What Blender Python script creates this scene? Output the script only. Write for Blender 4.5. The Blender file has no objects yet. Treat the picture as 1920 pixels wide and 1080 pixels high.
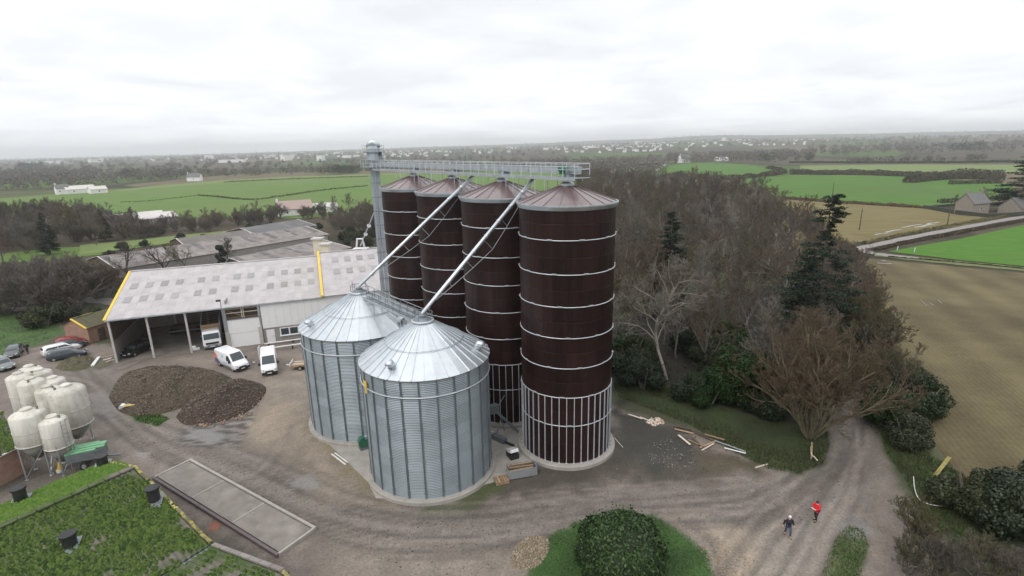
import bpy, bmesh, math, random
import numpy as np
from mathutils import Matrix, Vector, Euler

random.seed(7)
rng = np.random.default_rng(11)
scene = bpy.context.scene
col = scene.collection
rad = math.radians

# ------------------------------------------------------------------ camera
CAM_H, FPX, PITCH, ROLL = 28.5, 992.0, rad(15.0), rad(1.28)
cF = np.array([0, math.cos(PITCH), -math.sin(PITCH)])
_r0 = np.array([1.0, 0, 0]); _u0 = np.array([0, math.sin(PITCH), math.cos(PITCH)])
cR = _r0*math.cos(ROLL) - _u0*math.sin(ROLL)
cU = _u0*math.cos(ROLL) + _r0*math.sin(ROLL)
cam_data = bpy.data.cameras.new('camera')
cam = bpy.data.objects.new('camera', cam_data); col.objects.link(cam)
cam_data.sensor_width = 36.0
cam_data.lens = FPX/1920.0*36.0
cam_data.clip_start = 0.5
cam_data.clip_end = 30000
cam.matrix_world = Matrix(((cR[0], cU[0], -cF[0], 0), (cR[1], cU[1], -cF[1], 0), (cR[2], cU[2], -cF[2], CAM_H), (0, 0, 0, 1)))
scene.camera = cam

# ------------------------------------------------------------------ overcast sky and soft sun
SUN_EL, SUN_AZ = rad(48), rad(215)          # azimuth clockwise from +Y
world = bpy.data.worlds.new('World'); scene.world = world
world.use_nodes = True
wn, wl = world.node_tree.nodes, world.node_tree.links
wn.clear()
w_out = wn.new('ShaderNodeOutputWorld')
w_tc = wn.new('ShaderNodeTexCoord')
w_sky = wn.new('ShaderNodeTexSky'); w_sky.sky_type = 'NISHITA'; w_sky.sun_disc = False
w_sky.sun_elevation = SUN_EL; w_sky.sun_rotation = SUN_AZ
w_bs = wn.new('ShaderNodeBackground'); w_bs.inputs['Strength'].default_value = 0.1
wl.new(w_sky.outputs[0], w_bs.inputs[0])
w_sep = wn.new('ShaderNodeSeparateXYZ'); wl.new(w_tc.outputs['Generated'], w_sep.inputs[0])
# project the view direction onto a cloud layer so the bands flatten towards the horizon
w_abs = wn.new('ShaderNodeMath'); w_abs.operation = 'ABSOLUTE'; wl.new(w_sep.outputs[2], w_abs.inputs[0])
w_add = wn.new('ShaderNodeMath'); w_add.operation = 'ADD'; w_add.inputs[1].default_value = 0.12; wl.new(w_abs.outputs[0], w_add.inputs[0])
w_div = wn.new('ShaderNodeVectorMath'); w_div.operation = 'DIVIDE'
w_cmb = wn.new('ShaderNodeCombineXYZ')
for i in range(3): wl.new(w_add.outputs[0], w_cmb.inputs[i])
wl.new(w_tc.outputs['Generated'], w_div.inputs[0]); wl.new(w_cmb.outputs[0], w_div.inputs[1])
w_n = wn.new('ShaderNodeTexNoise'); w_n.inputs['Scale'].default_value = 1.1; w_n.inputs['Detail'].default_value = 5; w_n.inputs['Roughness'].default_value = 0.5
w_n.inputs['Distortion'].default_value = 0.4
wl.new(w_div.outputs[0], w_n.inputs['Vector'])
w_cr = wn.new('ShaderNodeValToRGB')
w_cr.color_ramp.elements[0].position = 0.35; w_cr.color_ramp.elements[0].color = (0.80, 0.815, 0.84, 1)
w_cr.color_ramp.elements[1].position = 0.66; w_cr.color_ramp.elements[1].color = (0.99, 0.99, 0.995, 1)
wl.new(w_n.outputs[0], w_cr.inputs[0])
w_gr = wn.new('ShaderNodeValToRGB')         # overcast: dimmer horizon, brighter towards the zenith
ge = w_gr.color_ramp.elements
ge[0].position = 0.0; ge[0].color = (1.14, 1.155, 1.18, 1)
ge[1].position = 1.0; ge[1].color = (1.5, 1.5, 1.5, 1)
e = ge.new(0.10); e.color = (0.98, 0.985, 1.0, 1)
e = ge.new(0.26); e.color = (0.93, 0.935, 0.945, 1)
wl.new(w_abs.outputs[0], w_gr.inputs[0])
w_mul = wn.new('ShaderNodeMix'); w_mul.data_type = 'RGBA'; w_mul.blend_type = 'MULTIPLY'; w_mul.inputs[0].default_value = 1.0
wl.new(w_cr.outputs[0], w_mul.inputs[6]); wl.new(w_gr.outputs[0], w_mul.inputs[7])
w_bc = wn.new('ShaderNodeBackground'); w_bc.inputs['Strength'].default_value = 1.0
wl.new(w_mul.outputs[2], w_bc.inputs[0])
w_mix = wn.new('ShaderNodeMixShader'); w_mix.inputs[0].default_value = 0.96
wl.new(w_bs.outputs[0], w_mix.inputs[1]); wl.new(w_bc.outputs[0], w_mix.inputs[2]); wl.new(w_mix.outputs[0], w_out.inputs['Surface'])

sun_d = bpy.data.lights.new('sun', 'SUN'); sun_d.energy = 1.1; sun_d.angle = rad(30); sun_d.color = (1.0, 0.97, 0.93)
sun = bpy.data.objects.new('sun', sun_d); col.objects.link(sun)
_sd = Vector((math.sin(SUN_AZ)*math.cos(SUN_EL), math.cos(SUN_AZ)*math.cos(SUN_EL), math.sin(SUN_EL)))
sun.rotation_euler = _sd.to_track_quat('Z', 'Y').to_euler()

vs = scene.view_settings
vs.view_transform = 'Standard'; vs.look = 'None'; vs.exposure = 0.28; vs.gamma = 1.0; vs.use_curve_mapping = False
scene.cycles.use_denoising = True
scene.cycles.max_bounces = 5; scene.cycles.diffuse_bounces = 3; scene.cycles.glossy_bounces = 3
scene.cycles.volume_bounces = 3; scene.cycles.transparent_max_bounces = 8
scene.cycles.sample_clamp_indirect = 4

# ------------------------------------------------------------------ photograph pixel -> point on a horizontal plane
def G(x, y, z=0.0):
    d = cF*FPX + cR*(x-960.0) - cU*(y-540.0)
    t = (z-CAM_H)/d[2]
    return Vector((d[0]*t, d[1]*t, z))
def G2(x, y, z=0.0):
    g = G(x, y, z); return (g.x, g.y)
def px_of(P):
    P = np.asarray(P, float) - np.array([0, 0, CAM_H])
    d = P@cF
    return np.stack([960+FPX*(P@cR)/d, 540-FPX*(P@cU)/d], -1)

# ------------------------------------------------------------------ numpy value noise
_lat = np.random.default_rng(5).random((256, 256))
def vnoise(x, y):
    xi = np.floor(x).astype(int); yi = np.floor(y).astype(int)
    fx = x-xi; fy = y-yi
    fx = fx*fx*(3-2*fx); fy = fy*fy*(3-2*fy)
    g = lambda a, b: _lat[a & 255, b & 255]
    return (g(xi, yi)*(1-fx)+g(xi+1, yi)*fx)*(1-fy)+(g(xi, yi+1)*(1-fx)+g(xi+1, yi+1)*fx)*fy
def fbm(x, y, s=1.0, o=4):
    r = 0; a = 0.5; t = 0
    for i in range(o):
        r = r+a*vnoise(x*s+17.3*i, y*s+41.7*i); t += a; a *= 0.5; s *= 2.03
    return r/t
def sstep(a, b, x):
    t = np.clip((x-a)/(b-a), 0, 1); return t*t*(3-2*t)
def pl_dist(P, pl):
    """distance of points to a polyline, and signed side offset"""
    pl = np.asarray(pl, float); best = np.full(len(P), 1e9)
    for a, b in zip(pl[:-1], pl[1:]):
        d = b-a; L = d@d
        t = np.clip(((P-a)@d)/L, 0, 1)
        q = a+t[:, None]*d
        best = np.minimum(best, np.hypot(P[:, 0]-q[:, 0], P[:, 1]-q[:, 1]))
    return best
def in_poly(P, poly):
    poly = np.asarray(poly, float); x, y = P[:, 0], P[:, 1]; ins = np.zeros(len(P), bool)
    n = len(poly); j = n-1
    for i in range(n):
        xi, yi = poly[i]; xj, yj = poly[j]
        c = ((yi > y) != (yj > y)) & (x < (xj-xi)*(y-yi)/(yj-yi+1e-12)+xi)
        ins ^= c; j = i
    return ins
def smooth_pl(pts, n=6):
    """Catmull-Rom through points"""
    pts = [np.array(p, float) for p in pts]; out = []
    for i in range(len(pts)-1):
        p0 = pts[max(i-1, 0)]; p1 = pts[i]; p2 = pts[i+1]; p3 = pts[min(i+2, len(pts)-1)]
        for k in range(n):
            t = k/n
            out.append(0.5*((2*p1)+(-p0+p2)*t+(2*p0-5*p1+4*p2-p3)*t*t+(-p0+3*p1-3*p2+p3)*t**3))
    out.append(pts[-1]); return out

# ------------------------------------------------------------------ materials
MATS = {}
def mat(name, c1, c2=None, rough=0.8, metal=0.0, scale=2.0, detail=4, rand=0.0, bump=0.0, bscale=20.0, spec=0.4, c3=None, s3=0.25, pos=(0.58, 0.75), coat=0.0, emit=None, stretch=None):
    if name in MATS: return MATS[name]
    m = bpy.data.materials.new(name); m.use_nodes = True
    nt = m.node_tree; nd, lk = nt.nodes, nt.links
    b = nd['Principled BSDF']
    b.inputs['Roughness'].default_value = rough; b.inputs['Metallic'].default_value = metal
    b.inputs['Specular IOR Level'].default_value = spec
    if coat: b.inputs['Coat Weight'].default_value = coat
    if c2 is None: c2 = tuple(v*0.82 for v in c1)
    geo = nd.new('ShaderNodeNewGeometry')
    n = nd.new('ShaderNodeTexNoise'); n.inputs['Scale'].default_value = scale; n.inputs['Detail'].default_value = detail; n.inputs['Roughness'].default_value = 0.6
    if stretch:
        mp_ = nd.new('ShaderNodeMapping'); mp_.inputs['Rotation'].default_value = (0, 0, stretch[0]); mp_.inputs['Scale'].default_value = (stretch[1], stretch[2], stretch[3] if len(stretch) > 3 else 1); lk.new(geo.outputs['Position'], mp_.inputs[0]); lk.new(mp_.outputs[0], n.inputs['Vector'])
    else: lk.new(geo.outputs['Position'], n.inputs['Vector'])
    r = nd.new('ShaderNodeValToRGB'); r.color_ramp.elements[0].position = 0.35; r.color_ramp.elements[1].position = 0.65
    r.color_ramp.elements[0].color = (*c1, 1); r.color_ramp.elements[1].color = (*c2, 1)
    lk.new(n.outputs[0], r.inputs[0])
    out = r.outputs[0]
    if c3 is not None:      # broad patches of a third colour (stains, lichen, wear)
        n3 = nd.new('ShaderNodeTexNoise'); n3.inputs['Scale'].default_value = s3; n3.inputs['Detail'].default_value = 6; n3.inputs['Roughness'].default_value = 0.65
        lk.new(geo.outputs['Position'], n3.inputs['Vector'])
        r3 = nd.new('ShaderNodeValToRGB'); r3.color_ramp.elements[0].position = pos[0]; r3.color_ramp.elements[1].position = pos[1]
        lk.new(n3.outputs[0], r3.inputs[0])
        mx = nd.new('ShaderNodeMix'); mx.data_type = 'RGBA'; lk.new(r3.outputs[0], mx.inputs[0]); lk.new(out, mx.inputs[6]); mx.inputs[7].default_value = (*c3, 1)
        out = mx.outputs[2]
    if rand:
        oi = nd.new('ShaderNodeObjectInfo')
        ma = nd.new('ShaderNodeMapRange'); ma.inputs[3].default_value = 1-rand; ma.inputs[4].default_value = 1+rand
        lk.new(oi.outputs['Random'], ma.inputs[0])
        hs = nd.new('ShaderNodeHueSaturation'); lk.new(ma.outputs[0], hs.inputs['Value']); lk.new(out, hs.inputs['Color'])
        out = hs.outputs[0]
    lk.new(out, b.inputs['Base Color'])
    if bump:
        nb = nd.new('ShaderNodeTexNoise'); nb.inputs['Scale'].default_value = bscale; nb.inputs['Detail'].default_value = 4
        lk.new(geo.outputs['Position'], nb.inputs['Vector'])
        bp = nd.new('ShaderNodeBump'); bp.inputs['Strength'].default_value = bump; bp.inputs['Distance'].default_value = 0.05
        lk.new(nb.outputs[0], bp.inputs['Height']); lk.new(bp.outputs[0], b.inputs['Normal'])
    if emit:
        b.inputs['Emission Color'].default_value = (*emit, 1); b.inputs['Emission Strength'].default_value = 1
    MATS[name] = m
    return m
def leaf_mat(name, c1, c2, rough=0.6, objrand=0.0, trans=0.0):
    """each leaf or twig its own tone (random per island), each plant its own too"""
    if name in MATS: return MATS[name]
    m = bpy.data.materials.new(name); m.use_nodes = True
    nd, lk = m.node_tree.nodes, m.node_tree.links; b = nd['Principled BSDF']
    b.inputs['Roughness'].default_value = rough; b.inputs['Specular IOR Level'].default_value = 0.25
    geo = nd.new('ShaderNodeNewGeometry')
    mx = nd.new('ShaderNodeMix'); mx.data_type = 'RGBA'; mx.inputs[6].default_value = (*c1, 1); mx.inputs[7].default_value = (*c2, 1)
    lk.new(geo.outputs['Random Per Island'], mx.inputs[0])
    out = mx.outputs[2]
    if objrand:
        oi = nd.new('ShaderNodeObjectInfo')
        ma = nd.new('ShaderNodeMapRange'); ma.inputs[3].default_value = 1-objrand; ma.inputs[4].default_value = 1+objrand
        lk.new(oi.outputs['Random'], ma.inputs[0])
        ms = nd.new('ShaderNodeMapRange'); ms.inputs[3].default_value = 0.7; ms.inputs[4].default_value = 1.25
        wv = nd.new('ShaderNodeMath'); wv.operation = 'FRACT'; mu = nd.new('ShaderNodeMath'); mu.operation = 'MULTIPLY'; mu.inputs[1].default_value = 7.31
        lk.new(oi.outputs['Random'], mu.inputs[0]); lk.new(mu.outputs[0], wv.inputs[0]); lk.new(wv.outputs[0], ms.inputs[0])
        hs = nd.new('ShaderNodeHueSaturation'); lk.new(ma.outputs[0], hs.inputs['Value']); lk.new(ms.outputs[0], hs.inputs['Saturation']); lk.new(out, hs.inputs['Color']); out = hs.outputs[0]
    lk.new(out, b.inputs['Base Color'])
    MATS[name] = m; return m

galv = mat('galvanised_steel', (0.46, 0.50, 0.53), (0.58, 0.62, 0.64), rough=0.42, metal=0.85, scale=1.5, rand=0.0)
galv_sheet = mat('galvanised_sheet', (0.25, 0.285, 0.305), (0.285, 0.32, 0.34), rough=0.52, metal=0.65, scale=0.5, rand=0.10, c3=(0.22, 0.255, 0.28), s3=0.35)
galv_roof = mat('galvanised_roof', (0.55, 0.59, 0.62), (0.63, 0.665, 0.69), rough=0.40, metal=0.8, scale=1.2, rand=0.06)
galv_dark = mat('weathered_steel', (0.22, 0.25, 0.27), (0.27, 0.30, 0.32), rough=0.5, metal=0.7, scale=2)
hoop_m = mat('hoop_zinc', (0.50, 0.53, 0.56), (0.62, 0.65, 0.68), rough=0.5, metal=0.35, scale=3)
brown = mat('brown_panel', (0.0145, 0.0062, 0.0055), (0.023, 0.0102, 0.0086), rough=0.42, scale=1.0, detail=3, rand=0.28, spec=0.22, stretch=(0, 1.3, 1.3, 0.05))
brown_roof = mat('brown_roof', (0.135, 0.095, 0.095), (0.17, 0.125, 0.125), rough=0.25, scale=0.4, rand=0.12, spec=0.9)
concrete = mat('concrete', (0.30, 0.28, 0.255), (0.38, 0.355, 0.32), rough=0.85, scale=1.2, c3=(0.19, 0.18, 0.155), s3=0.6, bump=0.2)
concrete_wet = mat('weighbridge_concrete', (0.17, 0.15, 0.135), (0.225, 0.20, 0.18), rough=0.7, scale=0.9, c3=(0.28, 0.255, 0.225), s3=0.5, pos=(0.5, 0.72), bump=0.15)
white_paint = mat('white_paint', (0.78, 0.78, 0.78), (0.72, 0.72, 0.72), rough=0.35, scale=2, spec=0.5)
van_paint = mat('white_van_paint', (0.80, 0.80, 0.82), (0.76, 0.76, 0.78), rough=0.25, scale=1, coat=0.3)
black_plastic = mat('black_plastic', (0.018, 0.018, 0.019), (0.03, 0.03, 0.03), rough=0.55)
rubber = mat('rubber', (0.02, 0.02, 0.02), (0.035, 0.033, 0.03), rough=0.85)
glass_d = mat('dark_glass', (0.035, 0.05, 0.055), (0.045, 0.06, 0.065), rough=0.06, spec=0.6)
lamp_g = mat('headlight_glass', (0.55, 0.57, 0.6), (0.62, 0.64, 0.66), rough=0.12, spec=0.6)
yellow = mat('yellow_trim', (0.72, 0.47, 0.05), (0.78, 0.55, 0.09), rough=0.6, scale=2)
green_m = mat('green_motor', (0.03, 0.13, 0.08), (0.04, 0.16, 0.09), rough=0.4)
wood = mat('timber', (0.25, 0.17, 0.10), (0.34, 0.24, 0.15), rough=0.8, scale=4, rand=0.25)
wood_pale = mat('pale_timber', (0.48, 0.42, 0.34), (0.58, 0.52, 0.44), rough=0.8, scale=4, rand=0.25)
wood_dark = mat('dark_timber', (0.07, 0.052, 0.038), (0.10, 0.075, 0.055), rough=0.85, scale=3, rand=0.2)
fibre = mat('fibre_cement', (0.41, 0.385, 0.385), (0.475, 0.45, 0.45), rough=0.85, scale=0.7, rand=0.045, c3=(0.36, 0.335, 0.325), s3=0.22)
fibre_old = mat('old_fibre_cement', (0.17, 0.15, 0.142), (0.25, 0.225, 0.212), rough=0.9, scale=0.5, rand=0.12, c3=(0.13, 0.115, 0.095), s3=0.3)
skylight_m = mat('skylight', (0.275, 0.265, 0.262), (0.315, 0.30, 0.295), rough=0.5, scale=4, rand=0.15)
cladding = mat('pale_cladding', (0.74, 0.74, 0.74), (0.78, 0.78, 0.775), rough=0.55, scale=0.5, c3=(0.68, 0.675, 0.665), s3=0.4)
door_white = mat('door_white', (0.80, 0.80, 0.79), (0.77, 0.77, 0.76), rough=0.5, scale=0.6)
block = mat('block_wall', (0.27, 0.25, 0.235), (0.33, 0.31, 0.29), rough=0.9, scale=1.5, c3=(0.19, 0.18, 0.165), s3=0.5)
render_pink = mat('brick_render', (0.27, 0.165, 0.12), (0.34, 0.22, 0.165), rough=0.9, scale=2)
frp = mat('glass_fibre', (0.50, 0.475, 0.42), (0.62, 0.595, 0.54), rough=0.55, scale=1.4, rand=0.12, stretch=(0, 2, 2, .3), c3=(0.27, 0.265, 0.19), s3=0.6, pos=(0.50, 0.76))
frp_shadow = mat('shaded_fibre', (0.16, 0.165, 0.14), (0.24, 0.24, 0.20), rough=0.6, scale=1.2)  # darker copy of the glass fibre, shade under the bins put into the colour
slate = mat('slate', (0.10, 0.098, 0.10), (0.15, 0.145, 0.145), rough=0.75, scale=3, rand=0.15)
stone = mat('stone_wall', (0.20, 0.175, 0.145), (0.30, 0.265, 0.22), rough=0.9, scale=3.5)
bark = mat('bark', (0.10, 0.088, 0.074), (0.18, 0.162, 0.138), rough=0.9, scale=4, rand=0.35)
bark_grey = mat('grey_bark', (0.14, 0.125, 0.104), (0.22, 0.20, 0.17), rough=0.9, scale=4, rand=0.25)
bark_pale = mat('pale_bark', (0.20, 0.178, 0.148), (0.29, 0.262, 0.22), rough=0.9, scale=4)

# ------------------------------------------------------------------ mesh helpers
def fast_mesh(name, V, F):
    V = np.asarray(V, np.float32); F = np.asarray(F, np.int32)
    me = bpy.data.meshes.new(name); k = F.shape[1]
    me.vertices.add(len(V)); me.vertices.foreach_set('co', V.ravel())
    me.loops.add(F.size); me.loops.foreach_set('vertex_index', F.ravel())
    me.polygons.add(len(F)); me.polygons.foreach_set('loop_start', np.arange(0, F.size, k, dtype=np.int32))
    try: me.polygons.foreach_set('loop_total', np.full(len(F), k, np.int32))
    except Exception: pass
    me.update(calc_edges=True); return me
def obj(name, me, m=None, parent=None, loc=None, rz=None, mw=None):
    if m is not None and not me.materials: me.materials.append(m)
    o = bpy.data.objects.new(name, me); col.objects.link(o)
    if parent is not None: o.parent = parent
    if mw is not None: o.matrix_local = mw
    if loc is not None: o.location = loc
    if rz is not None: o.rotation_euler = (0, 0, rz)
    return o
def tag(o, label, cat, group=None):
    o['label'] = label; o['category'] = cat
    if group: o['group'] = group
    return o
def thing(name, label, cat, loc=(0, 0, 0), rz=0.0, group=None):
    o = bpy.data.objects.new(name, None); col.objects.link(o); o.empty_display_size = 0.3
    o.location = loc; o.rotation_euler = (0, 0, rz)
    return tag(o, label, cat, group)
def struct(o): o['kind'] = 'structure'; return o
def stuff(o): o['kind'] = 'stuff'; return o
def smooth(o):
    me = o.data; me.polygons.foreach_set('use_smooth', np.ones(len(me.polygons), bool)); return o

class MB:
    def __init__(s): s.v = []; s.f = []
    def add(s, vs, fs):
        b = len(s.v); s.v += [tuple(v) for v in vs]; s.f += [tuple(i+b for i in f) for f in fs]; return s
    def box(s, c, size, rz=0.0, M=None):
        hx, hy, hz = size[0]/2, size[1]/2, size[2]/2
        vs = [Vector((x, y, z)) for z in (-hz, hz) for x, y in ((-hx, -hy), (hx, -hy), (hx, hy), (-hx, hy))]
        if M is not None: vs = [M @ v for v in vs]
        elif rz:
            R = Matrix.Rotation(rz, 3, 'Z'); vs = [R @ v for v in vs]
        c = Vector(c)
        return s.add([v+c for v in vs], [(0, 3, 2, 1), (4, 5, 6, 7), (0, 1, 5, 4), (1, 2, 6, 5), (2, 3, 7, 6), (3, 0, 4, 7)])
    def bar(s, a, b, w, h=None, up=(0, 0, 1)):
        a, b = Vector(a), Vector(b); h = h or w; d = b-a
        if d.length < 1e-6: return s
        x = d.normalized(); u = Vector(up)
        if abs(x.dot(u)) > 0.99: u = Vector((1, 0, 0))
        y = u.cross(x).normalized(); z = x.cross(y)
        vs = [p+y*sy*w/2+z*sz*h/2 for p in (a, b) for sy, sz in ((-1, -1), (1, -1), (1, 1), (-1, 1))]
        return s.add(vs, [(0, 3, 2, 1), (4, 5, 6, 7), (0, 1, 5, 4), (1, 2, 6, 5), (2, 3, 7, 6), (3, 0, 4, 7)])
    def tube(s, pts, r, n=8, cap=True):
        pts = [Vector(p) for p in pts]; rs = r if isinstance(r, (list, tuple)) else [r]*len(pts)
        vs = []; prev = None
        for i, p in enumerate(pts):
            d = (pts[min(i+1, len(pts)-1)]-pts[max(i-1, 0)]).normalized()
            u = Vector((0, 0, 1)) if abs(d.z) < 0.95 else Vector((1, 0, 0))
            if prev is not None: u = prev
            y = u.cross(d).normalized(); z = d.cross(y); prev = z
            for k in range(n):
                a = 2*math.pi*k/n; vs.append(p+(y*math.cos(a)+z*math.sin(a))*rs[i])
        fs = [(i*n+k, i*n+(k+1) % n, (i+1)*n+(k+1) % n, (i+1)*n+k) for i in range(len(pts)-1) for k in range(n)]
        if cap: fs += [tuple(reversed(range(n))), tuple((len(pts)-1)*n+k for k in range(n))]
        return s.add(vs, fs)
    def lathe(s, prof, n=32, c=(0, 0, 0), a0=0, a1=2*math.pi, closed=True):
        full = abs(a1-a0-2*math.pi) < 1e-6; m = n if full else n+1
        vs = [(c[0]+r*math.cos(a0+(a1-a0)*k/n), c[1]+r*math.sin(a0+(a1-a0)*k/n), c[2]+z) for r, z in prof for k in range(m)]
        fs = []
        for i in range(len(prof)-1):
            for k in range(n):
                k2 = (k+1) % m
                fs.append((i*m+k, i*m+k2, (i+1)*m+k2, (i+1)*m+k))
        if full and closed:
            if prof[0][0] > 1e-4: fs.append(tuple(reversed(range(m))))
            if prof[-1][0] > 1e-4: fs.append(tuple((len(prof)-1)*m+k for k in range(m)))
        return s.add(vs, fs)
    def ring(s, R, r, z, n=64, k=6, c=(0, 0)):
        vs = [(c[0]+(R+r*math.cos(2*math.pi*j/k))*math.cos(2*math.pi*i/n), c[1]+(R+r*math.cos(2*math.pi*j/k))*math.sin(2*math.pi*i/n), z+r*math.sin(2*math.pi*j/k)) for i in range(n) for j in range(k)]
        fs = [(i*k+j, ((i+1) % n)*k+j, ((i+1) % n)*k+(j+1) % k, i*k+(j+1) % k) for i in range(n) for j in range(k)]
        return s.add(vs, fs)
    def prism(s, poly, z0, z1):
        n = len(poly)
        a = sum(poly[i][0]*poly[(i+1) % n][1]-poly[(i+1) % n][0]*poly[i][1] for i in range(n))
        if a < 0: poly = list(reversed(poly))
        return s.add([(x, y, z0) for x, y in poly]+[(x, y, z1) for x, y in poly],
                     [tuple(reversed(range(n))), tuple(range(n, 2*n))]+[(i, (i+1) % n, n+(i+1) % n, n+i) for i in range(n)])
    def quad(s, *p): return s.add(p, [tuple(range(len(p)))])
    def mesh(s, name):
        me = bpy.data.meshes.new(name); me.from_pydata([tuple(v) for v in s.v], [], s.f); me.update(); return me
    def build(s, name, m, parent=None, sm=False, **kw):
        o = obj(name, s.mesh(name), m, parent, **kw)
        if sm: smooth(o)
        return o
def bevel(o, w=0.03, seg=2):
    b = o.modifiers.new('bevel', 'BEVEL'); b.width = w; b.segments = seg; b.limit_method = 'ANGLE'; b.angle_limit = rad(35); return o
# ================================================================== THE SETTING: terrain, yard, fields, tracks
_azx = np.array([-500, 0, 250, 480, 690, 960, 1100, 1200, 1330, 1420, 1550, 1700, 1920, 2400], float)
_azh = np.array([0, 4, 8, 16, 32, 52, 66, 80, 102, 84, 74, 70, 62, 50], float)
_aza = np.arctan2(_azx-960, 960.0)
def hz(x, y):
    """height of the land: flat farm plateau, shallow rise under the town, low hills behind"""
    x = np.asarray(x, float); y = np.asarray(y, float)
    D = np.hypot(x, y); az = np.arctan2(x, y)
    hill = np.interp(az, _aza, _azh)
    n = fbm(x+9000, y+9000, 1/900.0, 4)
    n2 = fbm(x+19000, y+9000, 1/420.0, 3)
    h = sstep(900, 3200, D)*(0.32*hill+10*(n-0.5))
    h += sstep(3600, 6800, D)*(0.66*hill+16*(n2-0.5))
    h += sstep(700, 1100, D)*(1-sstep(1300, 2400, D))*(n2-0.6)*8
    return np.maximum(h, -3.0)

nr, na = 150, 400
rr = np.concatenate([[0.0], np.geomspace(6, 9000, nr-1)])
fa = np.concatenate([np.linspace(-math.pi, -1.05, 60, endpoint=False), np.linspace(-1.05, 1.05, na-120, endpoint=False), np.linspace(1.05, math.pi, 60, endpoint=False)])
RR, AA = np.meshgrid(rr, fa, indexing='ij')
gx, gy = RR*np.sin(AA), RR*np.cos(AA)
gv = np.stack([gx, gy, hz(gx, gy)-0.05], -1).reshape(-1, 3)
ii, jj = np.meshgrid(np.arange(nr-1), np.arange(na), indexing='ij'); j2 = (jj+1) % na
gf = np.stack([ii*na+jj, (ii+1)*na+jj, (ii+1)*na+j2, ii*na+j2], -1).reshape(-1, 4)[:, ::-1]

def land_material():
    m = bpy.data.materials.new('land'); m.use_nodes = True
    nd, lk = m.node_tree.nodes, m.node_tree.links; b = nd['Principled BSDF']; b.inputs['Roughness'].default_value = 0.95; b.inputs['Specular IOR Level'].default_value = 0.1
    geo = nd.new('ShaderNodeNewGeometry')
    wob = nd.new('ShaderNodeTexNoise'); wob.inputs['Scale'].default_value = 0.006; lk.new(geo.outputs['Position'], wob.inputs['Vector'])
    mv = nd.new('ShaderNodeVectorMath'); mv.operation = 'MULTIPLY_ADD'; mv.inputs[1].default_value = (120, 120, 0); lk.new(wob.outputs['Color'], mv.inputs[0]); lk.new(geo.outputs['Position'], mv.inputs[2])
    mp = nd.new('ShaderNodeMapping'); mp.inputs['Scale'].default_value = (1/230, 1/330, 0); lk.new(mv.outputs[0], mp.inputs[0])
    vo = nd.new('ShaderNodeTexVoronoi'); vo.inputs['Scale'].default_value = 1.0; lk.new(mp.outputs[0], vo.inputs['Vector'])
    sp = nd.new('ShaderNodeSeparateColor'); lk.new(vo.outputs['Color'], sp.inputs[0])
    cr = nd.new('ShaderNodeValToRGB'); cr.color_ramp.interpolation = 'CONSTANT'
    el = cr.color_ramp.elements; el[0].color = (0.060, 0.100, 0.026, 1); el[1].position = 0.22; el[1].color = (0.075, 0.062, 0.045, 1)
    for p, c in ((0.42, (0.058, 0.052, 0.036)), (0.58, (0.075, 0.085, 0.04)), (0.70, (0.062, 0.056, 0.040)), (0.86, (0.13, 0.105, 0.07))):
        q = el.new(p); q.color = (*c, 1)
    lk.new(sp.outputs[0], cr.inputs[0])
    ve = nd.new('ShaderNodeTexVoronoi'); ve.feature = 'DISTANCE_TO_EDGE'; ve.inputs['Scale'].default_value = 1.0; lk.new(mp.outputs[0], ve.inputs['Vector'])
    lt = nd.new('ShaderNodeMath'); lt.operation = 'LESS_THAN'; lt.inputs[1].default_value = 0.035; lk.new(ve.outputs['Distance'], lt.inputs[0])
    mx = nd.new('ShaderNodeMix'); mx.data_type = 'RGBA'; mx.inputs[7].default_value = (0.042, 0.038, 0.027, 1); lk.new(lt.outputs[0], mx.inputs[0]); lk.new(cr.outputs[0], mx.inputs[6])
    nz = nd.new('ShaderNodeTexNoise'); nz.inputs['Scale'].default_value = 0.05; nz.inputs['Detail'].default_value = 8; nz.inputs['Roughness'].default_value = 0.7; lk.new(geo.outputs['Position'], nz.inputs['Vector'])
    mr = nd.new('ShaderNodeMapRange'); mr.inputs[1].default_value = 0.3; mr.inputs[2].default_value = 0.7; mr.inputs[3].default_value = 0.6; mr.inputs[4].default_value = 1.4; lk.new(nz.outputs[0], mr.inputs[0])
    hs = nd.new('ShaderNodeHueSaturation'); lk.new(mr.outputs[0], hs.inputs['Value']); lk.new(mx.outputs[2], hs.inputs['Color'])
    lk.new(hs.outputs[0], b.inputs['Base Color']); return m
ground = struct(obj('ground', fast_mesh('ground', gv, gf), land_material())); smooth(ground)

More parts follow.
